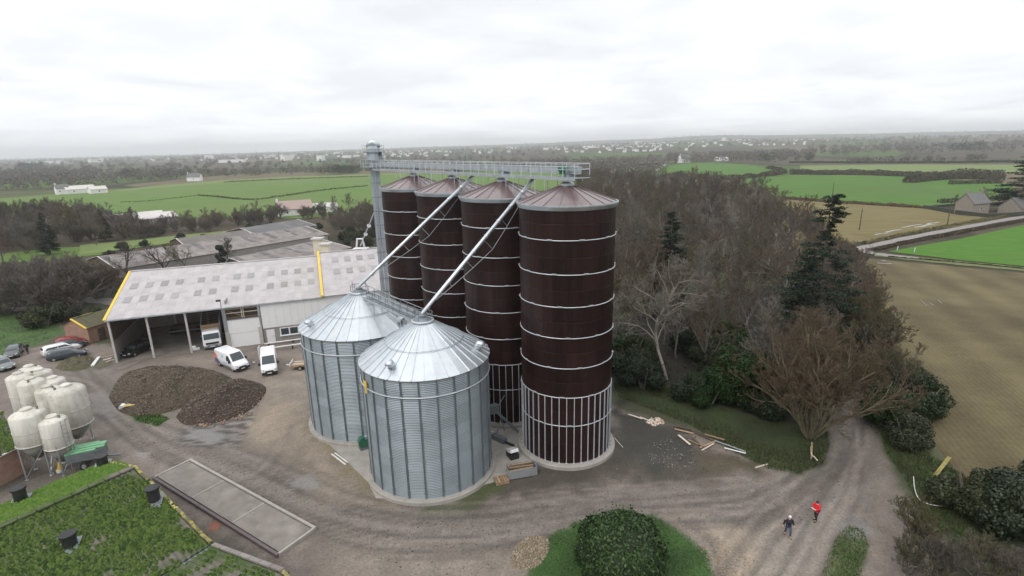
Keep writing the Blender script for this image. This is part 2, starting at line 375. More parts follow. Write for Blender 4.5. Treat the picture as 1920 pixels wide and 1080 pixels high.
# ---- the farmyard sheet: gravel, ruts, mud, moss and grass as worn patches with their own shapes
def W(pl): return [G2(*p) for p in pl]
GRASS = {
 'island': W([(985, 1085), (1003, 1040), (1035, 1000), (1080, 978), (1150, 966), (1225, 968), (1285, 1000), (1325, 1035), (1342, 1085), (1300, 1160), (1150, 1190), (1010, 1150)]),
 'bank': W([(1160, 745), (1150, 720), (1230, 720), (1330, 755), (1420, 790), (1500, 800), (1548, 800), (1556, 835), (1545, 868), (1500, 890), (1440, 880), (1390, 855), (1300, 800)]),
 'corner': W([(1566, 1010), (1590, 986), (1618, 992), (1630, 1025), (1612, 1080), (1590, 1180), (1520, 1180), (1540, 1075)]),
 'right': W([(1640, 775), (1662, 850), (1700, 905), (1735, 975), (1790, 1010), (1860, 1010), (1900, 950), (1820, 905), (1740, 850), (1700, 780), (1660, 740)]),
 'lawn': W([(-180, 560), (0, 565), (55, 585), (125, 622), (60, 650), (0, 672), (-180, 720)]),
 'heapfoot': W([(236, 772), (262, 757), (318, 786), (296, 800), (258, 790)]),
 'ridge': W([(20, 590), (60, 585), (125, 605), (190, 585), (200, 560), (120, 540), (20, 545)]),
}
GCOL = {'island': (0.036, 0.082, 0.018), 'bank': (0.034, 0.050, 0.015), 'corner': (0.058, 0.072, 0.026), 'right': (0.042, 0.070, 0.020), 'lawn': (0.055, 0.105, 0.026), 'heapfoot': (0.05, 0.10, 0.02), 'ridge': (0.06, 0.07, 0.03)}
XS = np.arange(-118, 74, 0.36); YS = np.arange(18, 116, 0.36)
yx, yy = np.meshgrid(XS, YS, indexing='ij'); YP = np.stack([yx.ravel(), yy.ravel()], -1)
_n1 = fbm(YP[:, 0]+300, YP[:, 1]+300, 0.55, 5); _n2 = fbm(YP[:, 0]+700, YP[:, 1]+100, 0.12, 4); _n3 = fbm(YP[:, 0]+90, YP[:, 1]+900, 2.1, 3)
def soft(poly, w):
    poly = [tuple(p) for p in poly]; d = pl_dist(YP, poly+[poly[0]]); sd = np.where(in_poly(YP, poly), -d, d)
    return 1-sstep(-w, w, sd+(_n1-0.5)*3.2*w)
tone = np.zeros((len(YP), 3)); wet = np.full(len(YP), 0.0)
def paint(mask, c, vary=0.0):
    global tone
    k = mask[:, None]; tone = tone*(1-k)+np.array(c)*(1+vary*(_n1[:, None]-0.5)*2)*k
tone[:] = (0.062, 0.066, 0.032)                                   # rough winter grass all round
tone *= (0.55+0.9*_n2)[:, None]
yard_poly = W([(-260, 760), (-60, 690), (60, 652), (140, 640), (215, 648), (430, 620), (700, 590), (1000, 690), (1160, 765), (1300, 808), (1420, 862), (1500, 893), (1550, 868), (1560, 800), (1556, 745), (1600, 740), (1640, 800), (1665, 880), (1740, 990), (1800, 1120), (1800, 1500), (-700, 1500), (-700, 1000)])
paint(soft(yard_poly, 0.7), (0.186, 0.155, 0.132), 0.28)
for pl, c, w in (
    ([(480, 700), (560, 690), (590, 760), (640, 860), (720, 945), (700, 975), (600, 930), (500, 870), (455, 800), (500, 750)], (0.27, 0.222, 0.170), 1.4),
    ([(520, 660), (640, 660), (600, 800), (560, 760), (500, 740)], (0.235, 0.20, 0.165), 1.2),
    ([(230, 700), (330, 668), (430, 662), (400, 690), (300, 675), (230, 730)], (0.25, 0.205, 0.165), 1.0),
    ([(620, 985), (900, 1000), (980, 1020), (960, 1100), (600, 1100)], (0.225, 0.190, 0.158), 1.3),
    ([(1250, 965), (1420, 990), (1480, 960), (1500, 1000), (1430, 1120), (1345, 1120), (1320, 1020)], (0.33, 0.272, 0.205), 1.2),
    ([(1440, 985), (1560, 930), (1640, 900), (1560, 990), (1500, 1120), (1420, 1120)], (0.275, 0.238, 0.20), 1.0),
    ([(940, 890), (1160, 800), (1300, 830), (1420, 870), (1330, 905), (1150, 905), (1000, 930), (860, 955), (930, 910)], (0.070, 0.060, 0.047), 1.3),
    ([(1150, 770), (1280, 800), (1310, 870), (1200, 885), (1155, 850)], (0.050, 0.047, 0.040), 1.0),
    ([(1300, 850), (1420, 862), (1440, 890), (1330, 900)], (0.085, 0.068, 0.044), 1.0),
    ([(790, 945), (870, 930), (930, 890), (950, 915), (880, 955), (800, 965)], (0.075, 0.088, 0.035), 0.7),
    ([(660, 760), (690, 880), (760, 950), (700, 945), (610, 850), (575, 790)], (0.215, 0.175, 0.11), 0.7),
    ([(100, 668), (160, 662), (210, 680), (180, 700), (110, 690)], (0.085, 0.085, 0.045), 0.6),
    ([(0, 880), (230, 880), (330, 950), (520, 1045), (560, 1100), (0, 1100)], (0.12, 0.105, 0.085), 0.8),
    ([(350, 790), (455, 780), (440, 835), (330, 830)], (0.16, 0.145, 0.13), 0.8)):
    paint(soft(W(pl), w), c, 0.25)
# wheel tracks
def pl_coords(P, pl):
    pl = np.asarray(pl, float); best = np.full(len(P), 1e9); S = np.zeros(len(P)); O = np.zeros(len(P)); acc = 0.0
    for a, b in zip(pl[:-1], pl[1:]):
        d = b-a; Ls = math.hypot(*d); d = d/Ls; r = P-a; t = np.clip(r@d, 0, Ls); q = a+t[:, None]*d; e = np.hypot(P[:, 0]-q[:, 0], P[:, 1]-q[:, 1]); k = e < best
        best = np.where(k, e, best); S = np.where(k, acc+t, S); O = np.where(k, np.sign(d[0]*r[:, 1]-d[1]*r[:, 0])*e, O); acc += Ls
    return S, O
TRACKS = [
 ([(150, 700), (175, 745), (235, 800), (350, 848), (500, 912), (620, 958), (760, 985), (900, 985), (1050, 966), (1250, 946), (1430, 932), (1520, 895), (1580, 840), (1592, 780), (1580, 742)], 1.0, 0.55),
 ([(150, 690), (190, 735), (260, 790), (380, 830), (520, 885), (640, 938), (780, 965), (920, 965), (1060, 945), (1250, 925), (1400, 915)], 0.9, 0.40),
 ([(60, 700), (160, 720), (200, 760), (280, 830), (420, 895), (560, 960), (700, 1010), (900, 1010), (1040, 985), (1200, 965), (1420, 945), (1560, 870)], 0.95, 0.42),
 ([(1592, 770), (1570, 850), (1530, 915), (1480, 965), (1420, 1020), (1370, 1100)], 0.9, 0.40),
 ([(1592, 770), (1600, 850), (1580, 930), (1540, 1000), (1490, 1100)], 0.95, 0.35),
 ([(230, 690), (300, 665), (420, 650), (470, 640)], 0.85, 0.3),
 ([(560, 800), (520, 880), (440, 920)], 0.85, 0.22),
 ([(1250, 975), (1310, 1020), (1330, 1110)], 0.8, 0.3),
]
for pl, gauge, k in TRACKS:
    c = np.array(smooth_pl(W(pl), 8)); d = pl_dist(YP, c)
    m = np.exp(-((d-gauge)/0.28)**2)*(0.35+0.65*sstep(0.35, 0.6, _n1))*k
    paint(np.clip(m*1.35, 0, .85), (0.082, 0.071, 0.064)); wet = np.maximum(wet, m*0.5)
    s_, o_ = pl_coords(YP, c); stk = fbm(o_*2.6+60, s_*0.05+gauge*31, 1.0, 4); env = np.exp(-(o_/2.6)**4)*k*1.25*(.45+1.0*_n1)
    paint(np.clip(env*sstep(0.50, 0.68, stk), 0, .75), (0.098, 0.085, 0.076)); paint(np.clip(env*sstep(0.47, 0.30, stk), 0, .6), (0.25, 0.218, 0.19)); wet = np.maximum(wet, np.clip(env*sstep(0.55, 0.72, stk)*0.55, 0, 1))
    m2 = np.exp(-(d/0.35)**2)*0.35*k*sstep(0.3, 0.6, _n2); paint(m2, (0.27, 0.235, 0.205))
# churned mud south of the heaps
mud = soft(W([(395, 790), (450, 770), (490, 735), (470, 800), (445, 840), (330, 835), (340, 800)]), 0.5)
u = YP@np.array([0.35, 0.94]); stripes = 0.5+0.5*np.sin(u*5.2+(_n1-0.5)*16)
paint(mud*stripes*0.95, (0.062, 0.054, 0.05)); wet = np.maximum(wet, mud*(1-stripes)*0.9)
churn = soft(W([(160, 740), (200, 738), (232, 770), (215, 790), (180, 775)]), 0.6); paint(churn*(0.4+_n3)*0.7, (0.21, 0.195, 0.185)); wet = np.maximum(wet, churn*0.5)
# woodland floor
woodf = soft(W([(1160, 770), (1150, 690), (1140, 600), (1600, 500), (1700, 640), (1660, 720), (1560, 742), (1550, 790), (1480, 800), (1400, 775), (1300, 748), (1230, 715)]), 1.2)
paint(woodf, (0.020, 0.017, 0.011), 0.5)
paint(soft(W([(396, 982), (412, 978), (408, 992), (392, 1000)]), 0.3)*.8, (0.42, 0.10, 0.045))
for k, p in GRASS.items():
    paint(soft(p, 0.28), GCOL[k], 0.55)
tone *= (0.72+0.36*_n3)[:, None]*(0.82+0.30*_n2)[:, None]
# puddles
PUDDLE = [[(540, 902), (575, 890), (602, 905), (590, 918), (545, 915)], [(255, 850), (285, 847), (280, 860), (262, 861)], [(352, 808), (400, 803), (425, 820), (398, 832), (360, 822)], [(1560, 985), (1600, 965), (1640, 1000), (1600, 1015)]]
for p in PUDDLE:
    q = soft(W(p), 0.35); paint(q*0.7, (0.155, 0.145, 0.138)); wet = np.maximum(wet, q*1.3)
rut_z = -0.03*np.clip(wet, 0, 1)*0.0+(_n3-0.5)*0.05+(_n1-0.5)*0.12
flat = np.clip(wet*1.2, 0, 1); rut_z = rut_z*(1-flat)-0.02*flat
hump = soft(W([(1180, 735), (1330, 760), (1500, 790), (1545, 830), (1480, 850), (1330, 790), (1200, 755)]), 1.0); rut_z += hump*0.25
yv = np.stack([YP[:, 0], YP[:, 1], 0.02+rut_z*0.5], -1)
ni, nj = yx.shape; ii, jj = np.meshgrid(np.arange(ni-1), np.arange(nj-1), indexing='ij')
yf = np.stack([ii*nj+jj, (ii+1)*nj+jj, (ii+1)*nj+jj+1, ii*nj+jj+1], -1).reshape(-1, 4)
yme = fast_mesh('farmyard', yv, yf)
ca = yme.color_attributes.new('tone', 'FLOAT_COLOR', 'POINT'); ca.data.foreach_set('color', np.concatenate([np.clip(tone, 0.01, 1), np.clip(wet, 0, 1)[:, None]], 1).astype(np.float32).ravel())
def yard_material():
    m = bpy.data.materials.new('yard_gravel'); m.use_nodes = True
    nd, lk = m.node_tree.nodes, m.node_tree.links; b = nd['Principled BSDF']; b.inputs['Specular IOR Level'].default_value = 0.5
    at = nd.new('ShaderNodeAttribute'); at.attribute_name = 'tone'
    geo = nd.new('ShaderNodeNewGeometry')
    n = nd.new('ShaderNodeTexNoise'); n.inputs['Scale'].default_value = 5.0; n.inputs['Detail'].default_value = 8; n.inputs['Roughness'].default_value = 0.75; lk.new(geo.outputs['Position'], n.inputs['Vector'])
    mr = nd.new('ShaderNodeMapRange'); mr.inputs[1].default_value = 0.3; mr.inputs[2].default_value = 0.7; mr.inputs[3].default_value = 0.62; mr.inputs[4].default_value = 1.38; lk.new(n.outputs[0], mr.inputs[0])
    hs = nd.new('ShaderNodeHueSaturation'); lk.new(mr.outputs[0], hs.inputs['Value']); lk.new(at.outputs['Color'], hs.inputs['Color']); lk.new(hs.outputs[0], b.inputs['Base Color'])
    rr_ = nd.new('ShaderNodeMapRange'); rr_.inputs[1].default_value = 0.2; rr_.inputs[2].default_value = 1.0; rr_.inputs[3].default_value = 0.92; rr_.inputs[4].default_value = 0.10; lk.new(at.outputs['Alpha'], rr_.inputs[0]); lk.new(rr_.outputs[0], b.inputs['Roughness'])
    bp = nd.new('ShaderNodeBump'); bp.inputs['Distance'].default_value = 0.06; lk.new(n.outputs[0], bp.inputs['Height'])
    iv = nd.new('ShaderNodeMath'); iv.operation = 'SUBTRACT'; iv.inputs[0].default_value = 0.6; iv.use_clamp = True; lk.new(at.outputs['Alpha'], iv.inputs[1]); lk.new(iv.outputs[0], bp.inputs['Strength'])
    lk.new(bp.outputs[0], b.inputs['Normal']); return m
yard = struct(obj('farmyard', yme, yard_material())); smooth(yard)

# ---- grass blades on the near verges (uncountable)
def rand_in(poly, n):
    poly = np.asarray(poly); lo, hi = poly.min(0), poly.max(0); out = []; k = 0
    while k < n:
        P = lo+(hi-lo)*rng.random((n*2, 2)); P = P[in_poly(P, poly)]; out.append(P); k += len(P)
    return np.concatenate(out)[:n]
def blades(P, h, w, zs=None):
    n = len(P); a = rng.random(n)*2*math.pi; hh = h*(0.5+rng.random(n)); lean = rng.normal(0, 0.35, (n, 2))*hh[:, None]
    dx, dy = np.cos(a)*w, np.sin(a)*w; z = np.zeros(n) if zs is None else zs
    V = np.stack([np.stack([P[:, 0]-dx, P[:, 1]-dy, z], -1), np.stack([P[:, 0]+dx, P[:, 1]+dy, z], -1), np.stack([P[:, 0]+lean[:, 0], P[:, 1]+lean[:, 1], z+hh], -1)], 1).reshape(-1, 3)
    return V, np.arange(3*n).reshape(-1, 3)
grass_m = leaf_mat('grass_blade', (0.030, 0.085, 0.014), (0.085, 0.135, 0.035))
grass_dull = leaf_mat('dull_grass', (0.032, 0.050, 0.013), (0.085, 0.085, 0.038))
for k, n, h, m_, lab in (('island', 12000, 0.08, grass_m, 'short green grass on the mown island round the clipped bush'), ('bank', 14000, 0.22, grass_dull, 'rough tussocky grass along the wood edge below the trees'),
                 ('corner', 2200, 0.14, grass_m, 'small green grass corner where the two gravel tracks part'), ('right', 8000, 0.28, grass_dull, 'rough grass on the bank beside the ploughed field'), ('lawn', 7000, 0.22, grass_m, 'green grass slope beyond the parked cars'), ('heapfoot', 1500, 0.2, grass_m, 'grass patch at the foot of the larger soil heap')):
    P = rand_in(GRASS[k], n); V, F = blades(P, h, 0.035)
    V[:, 2] += 0.01
    o = stuff(obj('grass', fast_mesh('grass', V, F), m_)); tag(o, lab, 'grass')

# ---- field sheets on the flat plateau
def sheet(name, poly, z, m, kind='structure'):
    bm = bmesh.new(); vs = [bm.verts.new((x, y, z)) for x, y in poly]; f = bm.faces.new(vs)
    bmesh.ops.recalc_face_normals(bm, faces=bm.faces)
    if f.normal.z < 0: f.normal_flip()
    bmesh.ops.triangulate(bm, faces=bm.faces)
    me = bpy.data.meshes.new(name); bm.to_mesh(me); bm.free()
    o = obj(name, me, m); o['kind'] = kind; return o
pasture_r = mat('green_pasture', (0.052, 0.122, 0.018), (0.086, 0.172, 0.034), rough=0.9, scale=0.12, detail=10, spec=0.1, stretch=(-0.35, 0.3, 2.4), c3=(0.078, 0.125, 0.036), s3=0.015, pos=(0.48, 0.7))
pasture = mat('pasture', (0.074, 0.138, 0.026), (0.125, 0.198, 0.052), rough=0.9, scale=0.12, detail=10, spec=0.1, stretch=(0.5, 0.35, 2.2), c3=(0.125, 0.165, 0.060), s3=0.012, pos=(0.42, 0.68), bump=0.4, bscale=2)
pasture_b = mat('bright_pasture', (0.055, 0.142, 0.017), (0.082, 0.178, 0.028), rough=0.9, scale=0.4, detail=9, spec=0.1, stretch=(0.9, 0.5, 2.0), c3=(0.085, 0.13, 0.035), s3=0.045, bump=0.5, bscale=3)
pasture_p = mat('pale_pasture', (0.135, 0.185, 0.062), (0.16, 0.205, 0.08), rough=0.9, scale=0.3, spec=0.1)
stubble = mat('stubble', (0.135, 0.112, 0.050), (0.19, 0.160, 0.075), rough=0.95, stretch=(-0.5, 0.2, 2.5), scale=0.3, detail=8, spec=0.1, c3=(0.105, 0.080, 0.048), s3=0.03)
hedge_dark = mat('hedge_soil', (0.05, 0.043, 0.028), (0.08, 0.068, 0.042), rough=0.95)
lane_m = mat('lane', (0.20, 0.185, 0.172), (0.26, 0.24, 0.225), rough=0.85, scale=0.8, c3=(0.22, 0.21, 0.17), s3=0.3)
verge_m = mat('verge', (0.11, 0.135, 0.055), (0.16, 0.165, 0.085), rough=0.95, scale=0.8, spec=0.1)
def plough_material():
    m = bpy.data.materials.new('drilled_field'); m.use_nodes = True
    nd, lk = m.node_tree.nodes, m.node_tree.links; b = nd['Principled BSDF']; b.inputs['Roughness'].default_value = 0.95; b.inputs['Specular IOR Level'].default_value = 0.15
    geo = nd.new('ShaderNodeNewGeometry')
    mp = nd.new('ShaderNodeMapping'); mp.inputs['Rotation'].default_value = (0, 0, math.atan2(0.33, 0.94)); lk.new(geo.outputs['Position'], mp.inputs[0])
    wv = nd.new('ShaderNodeTexWave'); wv.inputs['Scale'].default_value = 0.55; wv.inputs['Distortion'].default_value = 1.3; wv.inputs['Detail'].default_value = 3; wv.inputs['Detail Scale'].default_value = 2.0; lk.new(mp.outputs[0], wv.inputs['Vector'])
    w2 = nd.new('ShaderNodeTexWave'); w2.inputs['Scale'].default_value = 0.045; w2.inputs['Distortion'].default_value = 1.0; w2.inputs['Detail'].default_value = 2; lk.new(mp.outputs[0], w2.inputs['Vector'])
    n = nd.new('ShaderNodeTexNoise'); n.inputs['Scale'].default_value = 0.06; n.inputs['Detail'].default_value = 9; n.inputs['Roughness'].default_value = 0.62; lk.new(geo.outputs['Position'], n.inputs['Vector'])
    cr = nd.new('ShaderNodeValToRGB'); e = cr.color_ramp.elements; e[0].position = 0.34; e[0].color = (0.082, 0.066, 0.037, 1); e[1].position = 0.66; e[1].color = (0.145, 0.122, 0.066, 1); lk.new(n.outputs[0], cr.inputs[0])
    n5 = nd.new('ShaderNodeTexNoise'); n5.inputs['Scale'].default_value = 2.2; n5.inputs['Detail'].default_value = 6; n5.inputs['Roughness'].default_value = 0.75; lk.new(geo.outputs['Position'], n5.inputs['Vector'])
    ad = nd.new('ShaderNodeMath'); ad.operation = 'MULTIPLY_ADD'; ad.inputs[1].default_value = 0.13; ad.inputs[2].default_value = 0.80; lk.new(wv.outputs['Fac'], ad.inputs[0])
    a2 = nd.new('ShaderNodeMath'); a2.operation = 'MULTIPLY_ADD'; a2.inputs[1].default_value = 0.22; lk.new(w2.outputs['Fac'], a2.inputs[0]); lk.new(ad.outputs[0], a2.inputs[2])
    a3 = nd.new('ShaderNodeMath'); a3.operation = 'MULTIPLY_ADD'; a3.inputs[1].default_value = 0.85; lk.new(n5.outputs[0], a3.inputs[0]); lk.new(a2.outputs[0], a3.inputs[2])
    a4 = nd.new('ShaderNodeMath'); a4.operation = 'SUBTRACT'; a4.inputs[1].default_value = 0.40; lk.new(a3.outputs[0], a4.inputs[0])
    hs = nd.new('ShaderNodeHueSaturation'); lk.new(a4.outputs[0], hs.inputs['Value']); lk.new(cr.outputs[0], hs.inputs['Color']); lk.new(hs.outputs[0], b.inputs['Base Color'])
    bp = nd.new('ShaderNodeBump'); bp.inputs['Strength'].default_value = 0.5; bp.inputs['Distance'].default_value = 0.12; lk.new(a3.outputs[0], bp.inputs['Height']); lk.new(bp.outputs[0], b.inputs['Normal'])
    return m
sheet('pasture_field', W([(-260, 420), (-200, 372), (0, 372), (200, 357), (335, 345), (420, 338), (560, 331), (690, 327), (860, 322), (1100, 318), (1120, 345), (900, 372), (700, 400), (560, 410), (420, 408), (280, 408), (100, 420)]), 0.05, pasture)
sheet('pasture_strip', W([(215, 357), (300, 348), (420, 338), (560, 330.5), (690, 326.8), (860, 321.5), (860, 323.2), (690, 329), (560, 334), (420, 342.5), (300, 352), (235, 358)]), 0.09, pasture_p)
sheet('low_meadow', W([(-60, 515), (0, 497), (110, 485), (190, 478), (190, 462), (90, 465), (-60, 485)]), 0.06, pasture)
sheet('garden_grass', W([(150, 478), (150, 460), (240, 452), (380, 437), (480, 428), (480, 438), (330, 455), (220, 470)]), 0.10, pasture_p)
sheet('village_field', W([(1236, 322), (1242, 313), (1300, 305), (1400, 308), (1468, 322), (1420, 331), (1300, 333), (1262, 330)]), 0.06, pasture_r)
sheet('village_paddock', W([(1130, 312), (1138, 306), (1232, 303), (1222, 320), (1140, 322)]), 0.06, pasture_p)
sheet('middle_pasture', W([(1380, 338), (1500, 328), (1690, 330), (1900, 345), (1905, 372), (1735, 390), (1600, 381), (1470, 373), (1420, 356)]), 0.06, pasture_r)
sheet('light_pasture', W([(1500, 310.5), (1700, 308.5), (2050, 309), (2050, 322), (1800, 324), (1500, 319)]), 0.06, pasture_p)
sheet('far_pasture', W([(1590, 287), (1750, 285), (2080, 280), (2080, 303), (1750, 304), (1570, 303)]), 0.06, pasture_r)
sheet('stubble_field', W([(1470, 374.5), (1600, 383), (1735, 391.5), (1800, 404), (1875, 409), (1790, 426), (1700, 438), (1610, 455), (1575, 470), (1540, 500), (1480, 490), (1440, 420)]), 0.07, stubble)
sheet('green_field', W([(1665, 472), (1720, 462), (1800, 448), (1925, 421), (2100, 390), (2300, 400), (2300, 560), (1925, 500), (1800, 488)]), 0.07, pasture_b)
sheet('ploughed_field', W([(1620, 484), (1700, 492), (1925, 513), (2400, 575), (2400, 1150), (1990, 1080), (1870, 945), (1790, 880), (1730, 800), (1680, 700), (1620, 590), (1560, 520)]), 0.06, plough_material())
def ribbon(name, pl, w, z, m, n=6):
    c = smooth_pl(pl, n); V = []
    for i, p in enumerate(c):
        d = c[min(i+1, len(c)-1)]-c[max(i-1, 0)]; d = d/np.hypot(*d); q = np.array([-d[1], d[0]])
        ww = w*(1+0.12*math.sin(i*1.7))
        V += [(*(p-q*ww/2), z), (*(p+q*ww/2), z)]
    F = [(2*i, 2*i+2, 2*i+3, 2*i+1) for i in range(len(c)-1)]
    me = bpy.data.meshes.new(name); me.from_pydata(V, [], F); me.update()
    o = obj(name, me, m); o['kind'] = 'structure'; return o
ribbon('lane', W([(1606, 467), (1640, 460), (1700, 447), (1800, 428), (1925, 406), (2150, 372)]), 3.0, 0.10, lane_m)
ribbon('lane_fork', W([(1606, 467), (1640, 476), (1720, 485)]), 3.0, 0.104, lane_m)
ribbon('grass_track', W([(1640, 477), (1720, 486), (1800, 494), (1925, 506), (2200, 540)]), 5.0, 0.085, verge_m)
ribbon('village_road', W([(1230, 320), (1240, 313), (1250, 308)]), 5.0, 0.12, lane_m)
ribbon('side_path', W([(-80, 545), (0, 555), (40, 572), (58, 580)]), 4.5, 0.09, lane_m)
ribbon('back_lane', W([(150, 562), (200, 565), (240, 570)]), 3.5, 0.09, lane_m)
# standing water shining in the wheelings of the fields
water_m = mat('puddle_water', (0.10, 0.09, 0.08), (0.13, 0.115, 0.10), rough=0.05, spec=0.6)
for a, b_, w in (((1660, 436), (1690, 431), .8), ((1715, 427), (1752, 421), .9), ((1690, 427), (1728, 421), .6), ((1738, 421), (1760, 417), .7), ((1640, 441), (1668, 437), .6), ((1740, 568), (1750, 574), .16), ((1724, 563), (1740, 575), .13), ((1757, 563), (1766, 570), .16), ((1645, 494), (1672, 495), .6), ((1652, 489), (1662, 489), .5)):
    pts = W([a, ((a[0]*2+b_[0])/3, (a[1]*2+b_[1])/3+random.uniform(-1, 1)), ((a[0]+2*b_[0])/3, (a[1]+2*b_[1])/3+random.uniform(-1, 1)), b_])
    ribbon('puddle', pts, w, 0.115, water_m, 4)
# ================================================================== SILOS
S0 = np.array([4.99, 46.7]); SST = np.array([-5.75, 7.55])          # row of brown silos
def S_at(t): return S0+SST*t
M1c, M1R, M2c, M2R = (-7.75, 43.36), 5.46, (-15.9, 53.2), 6.1
ROW_A = math.atan2(SST[1], SST[0])

# paved apron between the bins
apron_poly = W([(583, 800), (690, 905), (705, 935), (800, 940), (925, 905), (1000, 868), (990, 800), (900, 700), (780, 640), (640, 720)])
apron = struct(MB().prism(apron_poly, -0.02, 0.10).build('concrete_apron', concrete))

def brown_silo(c, label, first=None):
    root = thing('brown_silo', label, 'silo', (c[0], c[1], 0), 0.0, 'row of four dark brown silos')
    rot = random.random()*0.5+0.05
    if first is None:
        P = {}
        R, zb, zt = 4.22, 0.42, 23.8
        P['foundation'] = (MB().lathe([(4.78, 0.0), (4.78, 0.34), (4.72, 0.42), (4.2, 0.42)], 64).mesh('foundation'), concrete)
        hz_ = [0.42, 4.2, 6.97, 9.74, 12.52, 15.3, 18.1, 20.97]
        rows = [(hz_[0], (hz_[0]+hz_[1])/2), ((hz_[0]+hz_[1])/2, hz_[1])]
        for a, b in zip(hz_[1:], hz_[2:]+[zt-0.15]): rows += [(a, (a+b)/2), ((a+b)/2, b)]
        P['rows'] = []
        n = 10
        for (a, b) in rows:
            m = MB(); g = 0.006
            seg = 6; vs = []
            for zz, off in ((a+0.008, 0.0), (a+0.05, 0.012), (b-0.05, 0.012), (b-0.008, 0.0)):
                for k in range(seg+1):
                    t = (k/seg-0.5)*(2*math.pi/n-0.004); e = 0.0 if k in (0, seg) else off
                    vs.append(((R+e)*math.cos(t), (R+e)*math.sin(t), zz))
            fs = [(i*(seg+1)+k, i*(seg+1)+k+1, (i+1)*(seg+1)+k+1, (i+1)*(seg+1)+k) for i in range(3) for k in range(seg)]
            P['rows'].append(m.add(vs, fs).mesh('wall_panel'))
        P['core'] = (MB().lathe([(R-0.03, 0.42), (R-0.03, zt)], 60, closed=False).mesh('inner_shell'), black_plastic)
        P['hoops'] = hz_[1:]
        P['hoop'] = MB().ring(R+0.05, 0.04, 0, 72, 6)
        for k in range(10):
            a = 2*math.pi*k/10; P['hoop'].box(((R+0.09)*math.cos(a), (R+0.09)*math.sin(a), 0.07), (0.10, 0.42, 0.05), a)
        P['hoop'] = P['hoop'].mesh('hoop')
        P['rib'] = MB().box((R+0.055, 0, (0.42+6.97)/2), (0.10, 0.058, 6.97-0.42)).box((R+0.11, 0, 0.47), (0.16, 0.14, 0.06)).mesh('rib')
        P['ribclip'] = None
        # roof: one mesh panel, twenty times
        ra, rb, za, zbk = 0.45, R+0.22, 25.15, zt-0.05
        t = math.pi/20; m = MB()
        def pt(r, a, z): return (r*math.cos(a), r*math.sin(a), z)
        m.add([pt(ra, -t, za), pt(rb, -t, zbk), pt(rb, t-0.012, zbk), pt(ra, t-0.012, za)], [(0, 1, 2, 3)])
        m.add([pt(ra, t-0.012, za), pt(rb, t-0.012, zbk), pt(rb, t-0.012, zbk+0.05), pt(ra, t-0.012, za+0.05), pt(ra, t+0.004, za+0.05), pt(rb, t+0.004, zbk+0.05), pt(rb, t+0.004, zbk), pt(ra, t+0.004, za)], [(0, 1, 2, 3), (3, 2, 5, 4), (4, 5, 6, 7)])
        P['roof'] = m.mesh('roof_panel')
        P['eave'] = (MB().lathe([(R+0.02, zt-0.42), (R+0.10, zt-0.42), (R+0.24, zt-0.12), (R+0.24, zt-0.02), (R+0.1, zt-0.02)], 72, closed=False).mesh('eave_flashing'), galv)
        b = MB()
        for k in range(120):
            a = 2*math.pi*k/120; b.box(((R+0.13)*math.cos(a), (R+0.13)*math.sin(a), zt+0.0), (0.08, 0.06, 0.05), a)
        P['bolts'] = (b.mesh('eave_bolts'), galv)
        P['cap'] = (MB().lathe([(0.62, 25.02), (0.62, 25.3), (0.35, 25.42), (0.35, 25.7)], 20).mesh('inlet_collar'), galv)
        first = P
        brown_silo.P = P
    P = brown_silo.P
    obj('foundation', *P['foundation'], root); obj('inner_shell', *P['core'], root)
    for i, me in enumerate(P['rows']):
        for k in range(10):
            a = 2*math.pi*(k+(i % 2)*0.5)/10+rot
            obj('wall_panel', me, brown, root, rz=a)
    for z in P['hoops']: obj('hoop', P['hoop'], hoop_m, root, loc=(0, 0, z), rz=random.random()*6)
    for k in range(40): obj('rib', P['rib'], hoop_m, root, rz=2*math.pi*k/40+rot)
    for k in range(20): obj('roof_panel', P['roof'], brown_roof, root, rz=2*math.pi*k/20+rot)
    obj('eave_flashing', *P['eave'], root); obj('eave_bolts', *P['bolts'], root); obj('inlet_collar', *P['cap'], root)
    return root
labs = ['tall dark brown banded silo at the open end of the row, whole ribbed base showing',
        'tall dark brown banded silo, second from the open end of the row',
        'tall dark brown banded silo, third from the open end of the row',
        'tall dark brown banded silo beside the grey elevator tower']
for i in range(4): brown_silo(S_at(i), labs[i])
for i, s in enumerate(()): pass

